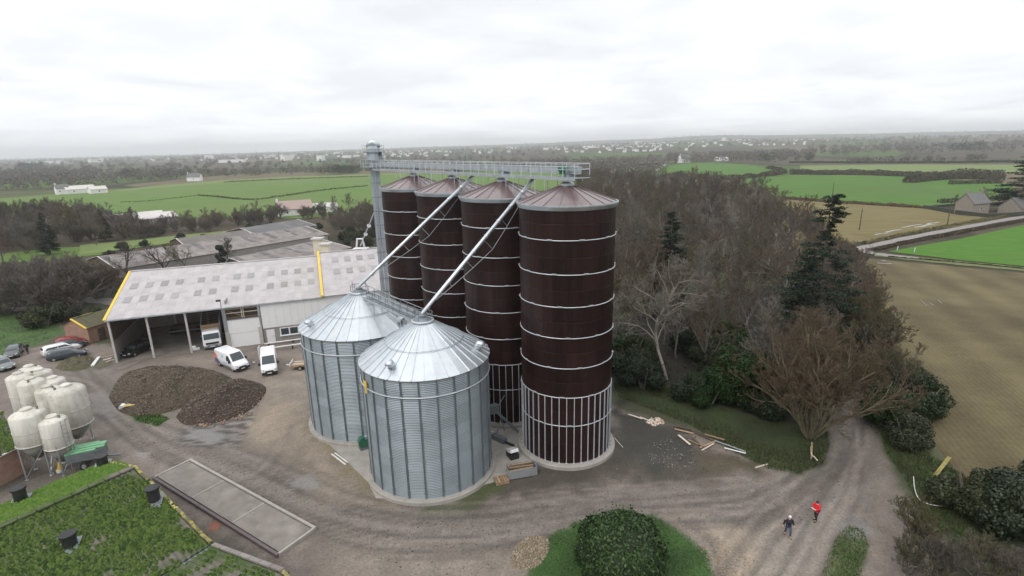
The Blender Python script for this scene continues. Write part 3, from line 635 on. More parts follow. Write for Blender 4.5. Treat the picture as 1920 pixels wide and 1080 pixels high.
def metal_bin(c, R, label, rot, nroof=36):
    root = thing('galvanised_bin', label, 'silo', (c[0], c[1], 0), 0.0, 'pair of galvanised grain bins')
    zb, zt, za, rc = 0.4, 11.1, 14.15, 0.82
    MB().lathe([(R+0.45, 0.0), (R+0.45, 0.32), (R+0.39, 0.4), (R-0.1, 0.4)], 72).build('foundation', concrete, root)
    rows = 12; rh = (zt-zb)/rows; n = 24; seg = 3; waves = 6; per = 4
    def sheet_mesh():
        vs = []; m = waves*per
        for i in range(m+1):
            z = rh*i/m; r = R+0.022*math.cos(2*math.pi*i/per)
            for k in range(seg+1):
                t = (k/seg-0.5)*2*math.pi/n; vs.append((r*math.cos(t), r*math.sin(t), z))
        fs = [(i*(seg+1)+k, i*(seg+1)+k+1, (i+1)*(seg+1)+k+1, (i+1)*(seg+1)+k) for i in range(m) for k in range(seg)]
        return MB().add(vs, fs).mesh('wall_sheet')
    sm_ = sheet_mesh()
    for i in range(rows):
        for k in range(n):
            o = obj('wall_sheet', sm_, galv_sheet, root, loc=(0, 0, zb+i*rh), rz=rot+2*math.pi*(k+0.5)/n)
            if (i+k//2) % 2: o.scale = (1.0012, 1.0012, 1)
    st = MB(); w, d = 0.11, 0.07
    st.box((R+d/2+0.01, -w/2, (zb+zt)/2), (d, 0.03, zt-zb)).box((R+d/2+0.01, w/2, (zb+zt)/2), (d, 0.03, zt-zb)).box((R+0.03, 0, (zb+zt)/2), (0.02, w, zt-zb))
    for j in range(4): st.box((R+0.05, 0, zb+0.6+j*2.9), (0.10, 0.2, 0.22))
    st = st.mesh('stiffener')
    for k in range(n): obj('stiffener', st, galv_dark, root, rz=rot+2*math.pi*k/n)
    MB().ring(R+0.13, 0.045, 9.6, 72, 6).build('wind_ring', hoop_m, root)
    # roof panels with raised seams
    t = math.pi/nroof; ra, rb, z0, z1 = rc-0.05, R+0.22, za, zt-0.02; m = MB()
    def pt(r, a, z): return (r*math.cos(a), r*math.sin(a), z)
    m.add([pt(ra, -t, z0), pt(rb, -t, z1), pt(rb, t, z1), pt(ra, t, z0)], [(0, 1, 2, 3)])
    wa, wb, h = 0.02/ra, 0.035/rb, 0.07
    m.add([pt(ra, t-wa, z0), pt(rb, t-wb, z1), pt(rb, t-wb, z1+h), pt(ra, t-wa, z0+h), pt(ra, t+wa, z0+h), pt(rb, t+wb, z1+h), pt(rb, t+wb, z1), pt(ra, t+wa, z0)], [(0, 1, 2, 3), (3, 2, 5, 4), (4, 5, 6, 7), (1, 6, 5, 2)])
    rp = m.mesh('roof_panel')
    for k in range(nroof): obj('roof_panel', rp, galv_roof, root, rz=rot+2*math.pi*k/nroof)
    sl = (za-zt)/(R+0.22-rc+0.05)
    MB().lathe([(R-0.02, zt-0.16), (R+0.10, zt-0.16), (R+0.16, zt-0.05)], 72, closed=False).build('eave_angle', galv, root)
    q = MB().ring(R*0.62, 0.03, za-(R*0.62-ra)*sl+0.10, 64, 6); q.build('roof_stiffening_ring', galv, root)
    cp = MB().ring(rc+0.06, 0.09, za+0.05, 40, 8).build('collar_ring', white_paint if False else hoop_m, root)
    MB().lathe([(rc, za-0.06), (rc, za+0.12), (0.32, za+0.32), (0.32, za+0.5)], 28).build('peak_cap', galv_dark, root)
    b = MB()
    for k in range(30):
        a = 2*math.pi*k/30; b.box((rc*1.12*math.cos(a), rc*1.12*math.sin(a), za-0.06), (0.1, 0.07, 0.12), a)
    b.build('collar_lugs', galv, root)
    return root, sl
bin1, sl1 = metal_bin(M1c, M1R, 'corrugated galvanised grain bin standing free in front, with a yellow plate on its wall', 0.05)
bin2, sl2 = metal_bin(M2c, M2R, 'corrugated galvanised grain bin beside the parked white vans and the barn', 0.12)
# roof vents: gooseneck hoods
def roof_vent(root, R, sl, ang, f):
    zt = 11.1; r = R*f; z = zt+(R+0.22-r)*sl
    v = thing('vent', '', '') ; del v['label']; del v['category']; v.parent = root; v.location = (r*math.cos(ang), r*math.sin(ang), z); v.rotation_euler = (0, 0, ang)
    p = MB(); pts = [(0, 0, -0.05), (0.0, 0, 0.28), (0.12, 0, 0.42), (0.30, 0, 0.40), (0.42, 0, 0.24)]
    p.tube(pts, [0.27, 0.27, 0.29, 0.31, 0.34], 14).build('hood', galv_roof, v, True)
    MB().lathe([(0.36, 0.0), (0.36, 0.04), (0.28, 0.06)], 16).build('vent_flange', galv, v)
def ang_to(c, px, z):
    g = G(px[0], px[1], z); return math.atan2(g.y-c[1], g.x-c[0])
for px in ((737, 690), (898, 655)): roof_vent(bin1, M1R, sl1, ang_to(M1c, px, 11.6), 0.86)
for px in ((585, 612), (742, 604)): roof_vent(bin2, M2R, sl2, ang_to(M2c, px, 11.6), 0.86)
# yellow plate on the front bin's ring
a = ang_to(M1c, (688, 722), 9.8)
pl = MB().box((M1R+0.19, 0, 9.95), (0.05, 0.55, 0.5)).box((M1R+0.2, 0.1, 9.4), (0.04, 0.3, 0.5)).build('sign_plate', yellow, bin1, rz=a)
# fan at the foot of the rear bin
f = thing('aeration_fan', 'small green centrifugal fan blower on the concrete between the galvanised bins', 'fan', G(683, 838, 0.10), rad(30))
MB().tube([(0, -0.28, 0.62), (0, 0.28, 0.62)], 0.55, 18).build('housing', green_m, f)
MB().tube([(0, 0.28, 0.62), (0, 0.75, 0.62)], 0.24, 14).build('motor', green_m, f)
MB().tube([(0.1, 0, 1.0), (0.7, 0, 1.05), (1.4, 0, 0.95)], [0.3, 0.3, 0.34], 12).build('duct', galv, f)
MB().box((0, 0, 0.05), (1.0, 1.2, 0.1)).build('base_plate', galv_dark, f)

# ------------------------------------------------------------------ conveyor gantry over the brown silos
d2 = SST/np.hypot(*SST); n2 = np.array([-d2[1], d2[0]])               # n2 points to the bins' side (-x,-y)
if n2@np.array([-1.0, -1.0]) < 0: n2 = -n2
def GP(t, o, z): p = S_at(t)+n2*o; return Vector((p[0], p[1], z))
tA, tB = -0.20, 4.12
gan = thing('conveyor_gantry', 'galvanised conveyor bridge with walkway and railings above the brown silo roofs', 'conveyor', (S_at(0)[0], S_at(0)[1], 0))
gan_o = Vector(gan.location)
def L(v): return v-gan_o
def gbar(m, a, b, w, h=None): m.bar(L(a), L(b), w, h)
m = MB(); gbar(m, GP(tA+0.08, -0.35, 26.35), GP(tB, -0.35, 26.35), 0.5, 0.55); m.build('conveyor_trough', galv, gan)
m = MB(); gbar(m, GP(tA+0.08, -0.35, 26.66), GP(tB, -0.35, 26.66), 0.62, 0.05); m.build('trough_lid', galv, gan)
nj_ = 26
for i in range(nj_):
    t = tA+0.1+(tB-tA-0.12)*i/(nj_-1)
    m = MB(); gbar(m, GP(t-0.004, -0.35, 26.36), GP(t+0.004, -0.35, 26.36), 0.60, 0.62); m.build('flange', galv, gan)
for off in (0.95, 0.02):
    m = MB(); gbar(m, GP(tA, off, 25.72), GP(tB, off, 25.72), 0.06, 0.26); m.build('side_beam', galv, gan)
m = MB(); gbar(m, GP(tA, 0.49, 25.83), GP(tB, 0.49, 25.83), 0.86, 0.04); m.build('walkway_grating', galv_dark, gan)
npst = 30
for off in (0.97, -0.80):
    for zr in ((26.95, 26.5) if off > 0 else (26.98, 26.55)):
        m = MB(); gbar(m, GP(tA, off, zr), GP(tB, off, zr), 0.045); m.build('rail', hoop_m, gan)
    for i in range(npst):
        t = tA+(tB-tA)*i/(npst-1)
        m = MB(); gbar(m, GP(t, off, 25.65 if off > 0 else 26.0), GP(t, off, 26.98), 0.05); m.build('rail_post', hoop_m, gan)
for zr in (26.95, 26.5, 25.8):
    m = MB(); gbar(m, GP(tA, -0.8, zr), GP(tA, 0.97, zr), 0.05); m.build('rail', hoop_m, gan)
for i in range(4):                                                   # drop chutes and legs onto each roof
    m = MB(); m.tube([L(GP(i, -0.3, 26.1)), L(GP(i, 0, 25.62))], 0.24, 12); m.build('drop_chute', galv_dark, gan)
    m = MB(); m.box(L(GP(i, -0.35, 25.98)), (0.8, 0.7, 0.3), ROW_A); m.build('slide_gate', galv_dark, gan)
    for dt in ((-0.32, -0.2, 0.2, 0.34) if i else (0.2, 0.34)):
        for off in (0.95, -0.6):
            p = GP(i+dt, off, 0); r = math.hypot(p.x-S_at(i)[0], p.y-S_at(i)[1]); zr = 25.15-(r-0.45)*(25.15-23.75)/(4.44-0.45)
            m = MB(); gbar(m, GP(i+dt, off, zr), GP(i+dt, off, 25.65), 0.07); m.build('support_leg', galv, gan)
m = MB(); m.tube([L(GP(tA+0.22, 0.15, 26.5)), L(GP(tA+0.22, 0.75, 26.5))], 0.22, 14); m.box(L(GP(tA+0.22, 0.4, 26.22)), (0.35, 0.45, 0.3), ROW_A); m.build('drive_motor', green_m, gan)
m = MB(); m.box(L(GP(tA+0.17, -0.35, 26.5)), (0.6, 0.6, 0.5), ROW_A); m.build('gearbox', galv, gan)

# ------------------------------------------------------------------ elevator tower
tc = S_at(4.27)
tow = thing('elevator_tower', 'slim grey bucket elevator tower with headed top platform beside the last brown silo', 'elevator', (tc[0], tc[1], 0))
paint_grey = mat('grey_paint', (0.36, 0.40, 0.45), (0.42, 0.46, 0.50), rough=0.5, scale=0.8, metal=0.2)
for s in (-1, 1): MB().box((s*0.36, 0, 13.6), (0.58, 0.75, 27.2)).build('leg_casing', paint_grey, tow, rz=rad(10))
for k in range(13): MB().box((0, 0, 1.2+k*2.05), (1.42, 0.86, 0.10)).build('casing_flange', galv_dark, tow, rz=rad(10))
MB().lathe([(0.95, 27.0), (0.95, 28.6), (0.8, 28.9)], 10).build('head_casing', paint_grey, tow)
MB().tube([(-0.55, 0, 28.7), (-0.35, 0, 29.25), (0.05, 0, 29.45), (0.5, 0, 29.2), (0.75, 0, 28.7)], [0.5, 0.55, 0.55, 0.5, 0.42], 12).build('head_hood', galv, tow, True)
MB().box((0, 0, 26.0), (3.3, 3.0, 0.12)).build('platform', galv_dark, tow)
MB().box((0, 0, 28.1), (2.6, 2.2, 0.08)).build('upper_platform', galv_dark, tow)
def railing(parent, hx, hy, z, h=1.05, nm='rail'):
    for zz in (z+h, z+h*0.5):
        for a, b in (((-hx, -hy), (hx, -hy)), ((hx, -hy), (hx, hy)), ((hx, hy), (-hx, hy)), ((-hx, hy), (-hx, -hy))):
            MB().bar((*a, zz), (*b, zz), 0.05).build('rail', galv, parent)
    for x in (-hx, 0, hx):
        for y in (-hy, 0, hy):
            if x or y: MB().bar((x, y, z), (x, y, z+h), 0.05).build('rail_post', galv, parent)
railing(tow, 1.62, 1.47, 26.06); railing(tow, 1.27, 1.07, 28.14, 0.9)
MB().tube([(0.9, 0, 28.2), (1.5, -0.6, 27.2), (1.9, -1.2, 26.7)], 0.22, 10).build('discharge_spout', galv_dark, tow)
for z in (6, 11, 16, 21):
    MB().bar((0.7, -0.2, z), (2.6, -1.9, z-0.2), 0.07).build('stay_bar', galv, tow); MB().bar((0.7, 0.2, z-0.6), (2.7, -2.0, z-0.2), 0.06).build('stay_bar', galv, tow)
for s in (-0.22, 0.22): MB().bar((s-0.1, -0.62, 0.3), (s-0.1, -0.62, 26), 0.045).build('ladder_stile', galv, tow)
lr = MB().bar((-0.32, -0.62, 0), (0.12, -0.62, 0), 0.035).mesh('ladder_rung')
for k in range(60): obj('ladder_rung', lr, galv, tow, loc=(0, 0, 0.6+k*0.42))
MB().box((0, 0, 0.35), (2.2, 1.3, 0.7)).build('boot_casing', paint_grey, tow)

# ------------------------------------------------------------------ down spouts to the galvanised bins
def spout(a, b, label):
    a, b = Vector(a), Vector(b)
    o = thing('down_spout', label, 'pipe', tuple(b)); A, B = a-b, Vector((0, 0, 0)); d = (B-A)
    up = Vector((0, 0, 1)); side = d.cross(up).normalized(); dn = d.cross(side).normalized()
    if dn.z > 0: dn = -dn
    MB().tube([A, B+Vector((0, 0, 0.05)), B+Vector((0, 0, -0.25))], 0.17, 12).build('pipe', galv_roof, o, True)
    for k in range(1, 9):
        p = A+d*k/9; MB().tube([p-d.normalized()*0.06, p+d.normalized()*0.06], 0.215, 12).build('pipe_clamp', galv, o)
    prev = A; sag = [0.0, 0.55, 1.0, 1.35, 1.0, 0.55, 0.0]
    for k in range(1, 7):
        q = A+d*k/6.4+dn*sag[k]
        MB().bar(prev, q, 0.04).build('tie_rod', galv, o); prev = q
        if 0 < k < 6: MB().bar(A+d*k/6.4, q, 0.05).build('strut', galv, o)
    return o
def gan_pt(px, z):
    best = None
    for t in np.linspace(-0.2, 4.1, 400):
        p = GP(t, 0.3, z); q = px_of(p)[0] if False else px_of(np.array(p))
        e = abs(q[0]-px)
        if best is None or e < best[0]: best = (e, p)
    return best[1]
spout(gan_pt(1001, 25.6), (M1c[0], M1c[1], 14.75), 'straight galvanised spout pipe running from the gantry down to the front bin')
spout(gan_pt(888, 25.6), (M2c[0], M2c[1], 14.75), 'straight galvanised spout pipe running from the gantry down to the bin near the vans')
# feet of the spouts: cages on the peaks
for c, lab in ((M1c, 'small rod frame round the spout foot on the front bin peak'), (M2c, 'small rod frame round the spout foot on the vans-side bin peak')):
    o = thing('peak_frame', lab, 'frame', (c[0], c[1], 14.2))
    for k in range(7):
        a = 2*math.pi*k/7; MB().bar((0.85*math.cos(a), 0.85*math.sin(a), -0.1), (0.85*math.cos(a), 0.85*math.sin(a), 1.1 if k % 2 else 0.7), 0.045).build('frame_post', galv_dark, o)
    MB().ring(0.85, 0.03, 0.68, 24, 5).build('frame_hoop', galv_dark, o)

# ------------------------------------------------------------------ catwalk between the two bin peaks
a3, b3 = Vector((M2c[0], M2c[1], 13.85)), Vector((M1c[0], M1c[1], 13.85)); dd = (b3-a3).normalized(); ss = Vector((-dd.y, dd.x, 0))
cw = thing('catwalk', 'narrow galvanised catwalk with handrails joining the peaks of the two galvanised bins', 'walkway', tuple(a3))
Lc = (b3-a3).length; p0, p1 = dd*0.95, dd*(Lc-0.95)
sh = ss*0.9 if (ss.x+ss.y) > 0 else -ss*0.9
p0, p1 = p0+sh*0.2, p1+sh*0.2
for s in (-0.42, 0.42):
    MB().bar(p0+ss*s, p1+ss*s, 0.07, 0.2).build('side_beam', galv, cw)
    for zz in (0.55, 1.05): MB().bar(p0+ss*s+Vector((0, 0, zz)), p1+ss*s+Vector((0, 0, zz)), 0.045).build('rail', galv, cw)
    for k in range(9):
        p = p0+(p1-p0)*k/8+ss*s; MB().bar(p, p+Vector((0, 0, 1.05)), 0.05).build('rail_post', galv_dark, cw)
for k in range(22):
    p = p0+(p1-p0)*(k+0.5)/22; MB().bar(p-ss*0.42, p+ss*0.42, 0.22, 0.05).build('tread', galv_dark, cw)
for k in (1, 2, 6, 7):
    p = p0+(p1-p0)*k/8
    r = min((p+a3-Vector((M1c[0], M1c[1], 0))).xy.length, (p+a3-Vector((M2c[0], M2c[1], 0))).xy.length)
    for s in (-0.42, 0.42): MB().bar(p+ss*s, p+ss*s+Vector((0, 0, -(r-0.8)*0.57)), 0.06).build('support_leg', galv, cw)
# stair ladder on the roof of the rear bin towards the eave
# ================================================================== BUILDINGS
# ---- open-fronted barn
BA, BDIR = Vector((-56.6, 70.2, 0)), rad(19.8)
barn = thing('open_barn', 'long pale-roofed open-fronted barn with yellow roof edge and white sliding door', 'barn', tuple(BA), BDIR)
EZ, RZ, RUN, LEN = 6.42, 10.3, 14.0, 28.6
def roof_z(v, ez=EZ, rz=RZ): return ez+(rz-ez)*v/RUN
def corr_sheet(w, l, h, nw=7, amp=0.022, th=0.0):
    vs = []; m = nw*2
    for j in (0, 1):
        for i in range(m+1): vs.append((w*i/m, l*j, h*j+(amp if i % 2 else 0)))
    fs = [(i, i+1, m+2+i, m+1+i) for i in range(m)]
    return MB().add(vs, fs)
ncol, nrow = 28, 7; cw_, rl = LEN/ncol, (RUN+0.25)/nrow; rise = (RZ-EZ)/RUN
sheet_me = corr_sheet(cw_*1.0, rl+0.12, (rl+0.12)*rise).mesh('roof_sheet')
sky_me = corr_sheet(cw_*0.97, rl*0.80, rl*0.80*rise).mesh('skylight')
skycols = [2, 4, 6, 8, 11, 13, 16, 18, 21, 23, 25, 27]
for j in range(nrow):
    for i in range(ncol):
        v0 = -0.25+j*rl; z0 = EZ+v0*rise+0.012*(nrow-j)*0+0.014*((i+j) % 2)
        obj('roof_sheet', sheet_me, fibre, barn, loc=(i*cw_, v0, z0+0.03*(1 if True else 0)))
        if j in (2, 4) and (i+1) in skycols: obj('skylight', sky_me, skylight_m, barn, loc=(i*cw_+0.02, v0+rl*0.1, z0+rl*0.1*rise+0.07))
back = MB()
for i in range(28):
    back.quad((i*cw_, RUN, RZ-0.02), ((i+1)*cw_, RUN, RZ-0.02), ((i+1)*cw_, 2*RUN, EZ), (i*cw_, 2*RUN, EZ))
back.build('rear_roof_slope', fibre, barn)
MB().bar((0, RUN, RZ+0.08), (LEN, RUN, RZ+0.08), 0.5, 0.10).build('ridge_cap', fibre, barn)
MB().bar((-0.1, -0.25, EZ-0.02), (-0.1, RUN, RZ+0.06), 0.34, 0.16).build('barge_board', yellow, barn)
MB().bar((-0.1, 2*RUN, EZ), (-0.1, RUN, RZ+0.06), 0.3, 0.14).build('barge_board', yellow, barn)
MB().bar((0, -0.34, EZ-0.12), (LEN, -0.34, EZ-0.12), 0.18, 0.16).build('gutter', galv, barn)
conc_pale = mat('pale_concrete_post', (0.42, 0.40, 0.37), (0.50, 0.48, 0.45), rough=0.8, scale=2)
for u in (0.25, 4.8, 9.6): MB().box((u, 0, EZ/2-0.1), (0.26, 0.26, EZ-0.2)).build('post', conc_pale, barn)
for u in (14.65, 19.3): MB().box((u, 0.02, EZ/2-0.1), (0.34, 0.3, EZ-0.2)).build('post', galv, barn)
for u in (4.8, 9.6, 14.65): MB().box((u, 14, 5.0), (0.26, 0.26, 10.0)).build('post', conc_pale, barn)
for k in range(6): MB().bar((0.1, 2.3*k+0.3, roof_z(2.3*k+0.3)-0.16), (LEN-0.1, 2.3*k+0.3, roof_z(2.3*k+0.3)-0.16), 0.08, 0.18).build('purlin', wood_dark, barn)
for u in (0.25, 4.8, 9.6, 14.65, 19.3): MB().bar((u, 0, EZ-0.35), (u, RUN, RZ-0.35), 0.14, 0.34).build('rafter', wood_dark, barn)
# walls
MB().box((0.05, 8, 1.4), (0.2, 15.5, 2.8)).build('side_wall', block, barn)
for k in range(26): MB().box((0.03, 0.5+k*0.6, (2.8+roof_z(min(0.5+k*0.6, 13.9))-0.25)/2), (0.05, 0.52, roof_z(min(0.5+k*0.6, 13.9))-0.25-2.8)).build('side_plank', wood_dark, barn)
MB().box((LEN/2, 16.0, 4.3), (LEN-0.2, 0.2, 8.6)).build('back_wall', block, barn)
MB().box((14.9, 8.2, 3.6), (0.18, 15.2, 7.2)).build('partition_wall', block, barn)
struct(MB().box((7.4, 7.6, 0.03), (14.6, 15.4, 0.08)).build('barn_floor', mat('barn_floor', (0.16, 0.14, 0.12), (0.22, 0.195, 0.17), rough=0.85, scale=0.6), barn))
# sliding door, open timber frame above it
door = MB().box((17.05, -0.16, 2.2), (4.35, 0.10, 4.3)).build('sliding_door', door_white, barn)
MB().box((17.05, -0.22, 2.2), (4.33, 0.004, 0.03)).build('door_seam', galv_dark, door)
MB().bar((14.8, -0.24, 4.42), (19.4, -0.24, 4.42), 0.1, 0.12).build('door_rail', galv_dark, door)
for z in (4.62, 5.35, 5.95): MB().bar((14.8, 0.05, z), (19.2, 0.05, z), 0.09, 0.10).build('frame_timber', wood_pale if z != 4.62 else wood, barn)
for u in (16.95, 17.2): MB().bar((u, 0.0, 4.5), (u, 0.0, 6.1), 0.1, 0.1).build('frame_timber', wood_pale, barn)
MB().bar((14.9, 0.1, 5.9), (17.0, 0.1, 4.7), 0.06, 0.09).build('frame_timber', wood, barn)
MB().box((17.05, 0.5, 5.2), (4.3, 0.05, 1.9)).build('lining', wood_dark, barn)
MB().box((19.15, -0.12, 1.4), (0.5, 0.5, 2.8)).build('pier', conc_pale, barn)
MB().box((14.65, -0.1, 1.2), (0.55, 0.5, 2.4)).build('pier', conc_pale, barn)
# right hand wall: block plinth, pale cladding above
plinth = MB().box((24.2, 0.0, 1.2), (9.4, 0.2, 2.4)).build('plinth_wall', block, barn)
for k in range(9): MB().box((19.55+1.04*k+0.52, -0.14, 4.32), (1.025, 0.06, 3.8)).build('cladding_panel', cladding, barn)
dr = MB().box((20.5, -0.12, 1.05), (1.15, 0.06, 2.1)).build('door', cladding, barn); MB().box((20.92, -0.17, 1.05), (0.06, 0.05, 0.16)).build('handle', black_plastic, dr)
wdw = MB().box((23.2, -0.12, 1.55), (2.75, 0.06, 1.25)).build('window', white_paint, barn)
for u in (22.55, 23.85): MB().box((u, -0.16, 1.55), (1.1, 0.02, 1.0)).build('pane', glass_d, wdw)
MB().box((23.2, -0.2, 0.88), (2.9, 0.18, 0.07)).build('sill', white_paint, wdw)
# lamp on its pole in front of the eave
lp = thing('yard_lamp', 'thin yard lamp pole rising above the barn eave', 'lamp', tuple(barn.matrix_basis @ Vector((14.5, -0.65, 0))), BDIR)
MB().tube([(0, 0, 0), (0, 0, 7.7)], 0.06, 8).build('pole', galv, lp); MB().bar((0, 0, 7.6), (-0.1, -0.5, 7.75), 0.05).build('arm', galv, lp); MB().box((-0.12, -0.6, 7.78), (0.6, 0.42, 0.22)).build('lamp_head', black_plastic, lp)
# ---- second, slightly taller building
b2 = thing('tall_store', 'pale-roofed store joined to the barn end, with a yellow roof verge', 'barn', tuple(barn.matrix_basis @ Vector((LEN+0.05, 0, 0))), BDIR)
E2, R2, L2 = EZ+0.45, RZ+0.55, 17.6; n2c = 17; c2 = L2/n2c; rise2 = (R2-E2)/RUN; rl2 = (RUN+0.9)/7
s2 = corr_sheet(c2, rl2+0.12, (rl2+0.12)*rise2).mesh('roof_sheet'); k2 = corr_sheet(c2*0.97, rl2*0.8, rl2*0.8*rise2).mesh('skylight')
for j in range(7):
    for i in range(n2c):
        v0 = -0.9+j*rl2; z0 = E2+v0*rise2+0.014*((i+j) % 2)
        obj('roof_sheet', s2, fibre, b2, loc=(i*c2, v0, z0))
        if j in (3, 5) and i in (2, 4, 6, 8, 10, 12): obj('skylight', k2, skylight_m, b2, loc=(i*c2, v0+0.2, z0+0.2*rise2+0.06))
m = MB()
for i in range(17): m.quad((i*c2, RUN, R2-0.02), ((i+1)*c2, RUN, R2-0.02), ((i+1)*c2, 2*RUN, E2), (i*c2, 2*RUN, E2))
m.build('rear_roof_slope', fibre, b2)
MB().bar((-0.08, -0.95, E2-0.2), (-0.08, RUN+0.2, R2+0.12), 0.36, 0.34).build('verge_trim', yellow, b2)
MB().bar((0, RUN, R2+0.08), (L2, RUN, R2+0.08), 0.5, 0.10).build('ridge_cap', fibre, b2)
MB().box((L2/2+0.1, -0.35, E2/2-0.2), (L2-0.3, 0.2, E2-0.4)).build('front_wall', cladding, b2)
MB().box((L2, RUN/2+5, 3.2), (0.2, 26, 6.4)).build('end_wall', cladding, b2)
MB().box((0.2, RUN/2+6.0, 3.1), (0.1, 24, 6.2)).build('end_wall', cladding, b2)
# vent stacks behind the ridge, and the stay frame on the ridge
for (px, py, h) in ((598, 470, 2.4), (612, 474, 1.7)):
    o = thing('vent_stack', 'squat pale vent stack behind the barn ridge, the %s one of two' % ('taller' if h > 2 else 'shorter'), 'vent', tuple(G(px, py, 9.2)))
    MB().box((0, 0, h/2-2.0), (1.5, 1.5, h+4.0)).build('shaft', mat('cream_render', (0.52, 0.47, 0.36), (0.58, 0.53, 0.42), rough=0.8), o); MB().box((0, 0, h+0.1), (2.2, 2.2, 0.25)).build('cap', conc_pale, o)
sp0, sp1 = G(676, 464, 11.1), None
so = thing('stay_pipe', 'thin raking pipe from the elevator tower down to a white frame on the store ridge', 'pipe', tuple(sp0))
t1 = Vector((tc[0]-0.7, tc[1], 19.4))-sp0
MB().tube([(0, 0, 0.3), t1], 0.09, 8).build('pipe', galv, so)
for f_ in (0.42, 0.66): MB().tube([t1*f_-t1.normalized()*0.3, t1*f_+t1.normalized()*0.3], [0.1, 0.32], 10).build('shield_cone', galv_roof, so)
for x, y in ((-0.8, -0.4), (0.8, -0.4), (0.8, 0.4), (-0.8, 0.4)): MB().bar((x, y, -0.25), (x*0.6, y*0.6, 1.6), 0.1).build('frame_leg', white_paint, so)
MB().box((0, 0, 1.62), (1.2, 0.7, 0.1)).build('frame_top', white_paint, so); MB().box((0, 0, -0.2), (2.6, 1.6, 0.15)).build('base_plate', white_paint, so)

# ---- mossy roofs in the near corner (M-shaped piggery)
moss_m = leaf_mat('moss', (0.014, 0.034, 0.006), (0.080, 0.122, 0.024), 0.9)
moss_l = leaf_mat('bright_moss', (0.050, 0.110, 0.014), (0.105, 0.175, 0.028), 0.9)
lichen_y = mat('lichen_verge', (0.42, 0.34, 0.07), (0.30, 0.27, 0.13), rough=0.9, scale=3, rand=.25, c3=(0.13, 0.125, 0.075), s3=1.6, pos=(0.42, 0.58))
sheet_m = mat('mossy_sheet', (0.115, 0.105, 0.088), (0.165, 0.15, 0.125), rough=0.95, scale=1.5, c3=(0.05, 0.08, 0.02), s3=0.35, pos=(0.42, 0.6))
rE = Vector((-29.7, 36.3, 5.0)); rd = Vector((-4.3, -6.6, 0)).normalized(); pr = Vector((-rd.y, rd.x, 0))   # rd: along ridge toward camera; pr: across
if pr.x < 0: pr = -pr
pig = thing('mossy_shed', 'low livestock shed whose two near corrugated roof slopes are thick with moss', 'shed', (rE.x, rE.y, 0))
ro = Vector((rE.x, rE.y, 0))
def rp_(u, v, z): return rd*u+pr*v+Vector((0, 0, z))                # u along ridge from the far verge, v across (towards weighbridge)
ULEN = 34.0
def mossy_slope(name, v0, z0, v1, z1, dens, msize, mm, seed, ucov=(0, ULEN), bare=None):
    """corrugated slope from (v0,z0) to (v1,z1); moss cushions scattered over it"""
    r_ = np.random.default_rng(seed); nw = int(ULEN/0.36)
    us = np.linspace(0, ULEN, nw*2+1); V = []
    for i, u in enumerate(us):
        a = 0.055 if i % 2 else -0.055
        V += [rp_(u, v0, z0+a), rp_(u, v1, z1+a)]
    F = [(2*i, 2*i+1, 2*i+3, 2*i+2) for i in range(len(us)-1)]
    s_ = MB().add(V, F).build(name, sheet_m, pig)
    n = int(dens); u = r_.random(n)*(ucov[1]-ucov[0])+ucov[0]; t = r_.random(n)
    keep = fbm(u+50, t*12+seed, 0.8, 4) > (0.34 if bare is None else bare(u, t))
    u, t = u[keep], t[keep]; n = len(u)
    u = np.round(u/0.36)*0.36+r_.normal(0, 0.085, n)
    big = fbm(u+150, t*12+seed, 0.9, 3)
    sz = msize*(0.5+r_.random(n))*(0.6+0.9*big)
    # each cushion: squashed 5-sided dome
    ang = r_.random(n)*6.28; c = np.stack([ro.x+0*u+rd.x*u+pr.x*(v0+(v1-v0)*t), rd.y*u+pr.y*(v0+(v1-v0)*t)+ro.y, z0+(z1-z0)*t+0.01], -1)
    c[:, :2] -= np.array([ro.x, ro.y])
    Vs = []
    for k in range(5):
        aa = ang+k*1.2566; rr_ = sz*(0.7+0.6*r_.random(n)); Vs.append(c+np.stack([np.cos(aa)*rr_, np.sin(aa)*rr_, -0.02+0*u], -1))
    Vs.append(c+np.stack([r_.normal(0, 0.2, n)*sz, r_.normal(0, 0.2, n)*sz, sz*(0.6+0.6*r_.random(n))], -1))
    Vm = np.stack(Vs, 1).reshape(-1, 3); b = np.arange(n)[:, None]*6
    Fm = np.concatenate([b+np.array([[k, (k+1) % 5, 5]]) for k in range(5)], 0)
    stuff(obj('moss', fast_mesh('moss', Vm, Fm), mm, pig))
mossy_slope('roof_slope', 0.0, 5.0, 10.2, 2.45, 38000, 0.125, moss_m, 3, bare=lambda u, t: 0.29+0.36*sstep(0.84, 0.93, t)+0.30*sstep(0.075, 0.02, t)+0.15*sstep(1.0, .2, u)+0.18*sstep(0.05, 0.0, t))
mossy_slope('roof_slope', 0.0, 5.0, -6.2, 3.45, 15000, 0.12, moss_l, 4, bare=lambda u, t: 0.18+0.3*sstep(0.9, 1.0, t)+.2*sstep(.06, 0, t))
mossy_slope('roof_slope', 10.35, 2.4, 18.6, 4.25, 14000, 0.10, moss_m, 5, bare=lambda u, t: 0.40+.12*sstep(5, 1, u))
mossy_slope('roof_slope', 18.6, 4.25, 26.0, 2.4, 7000, 0.12, moss_m, 6)
for k in range(34):                                                 # ridge tiles
    MB().bar(rp_(k+0.02, 0, 5.07+.02*(k % 2)), rp_(k+0.96, 0, 5.09), 0.46, 0.12).build('ridge_tile', sheet_m, pig)
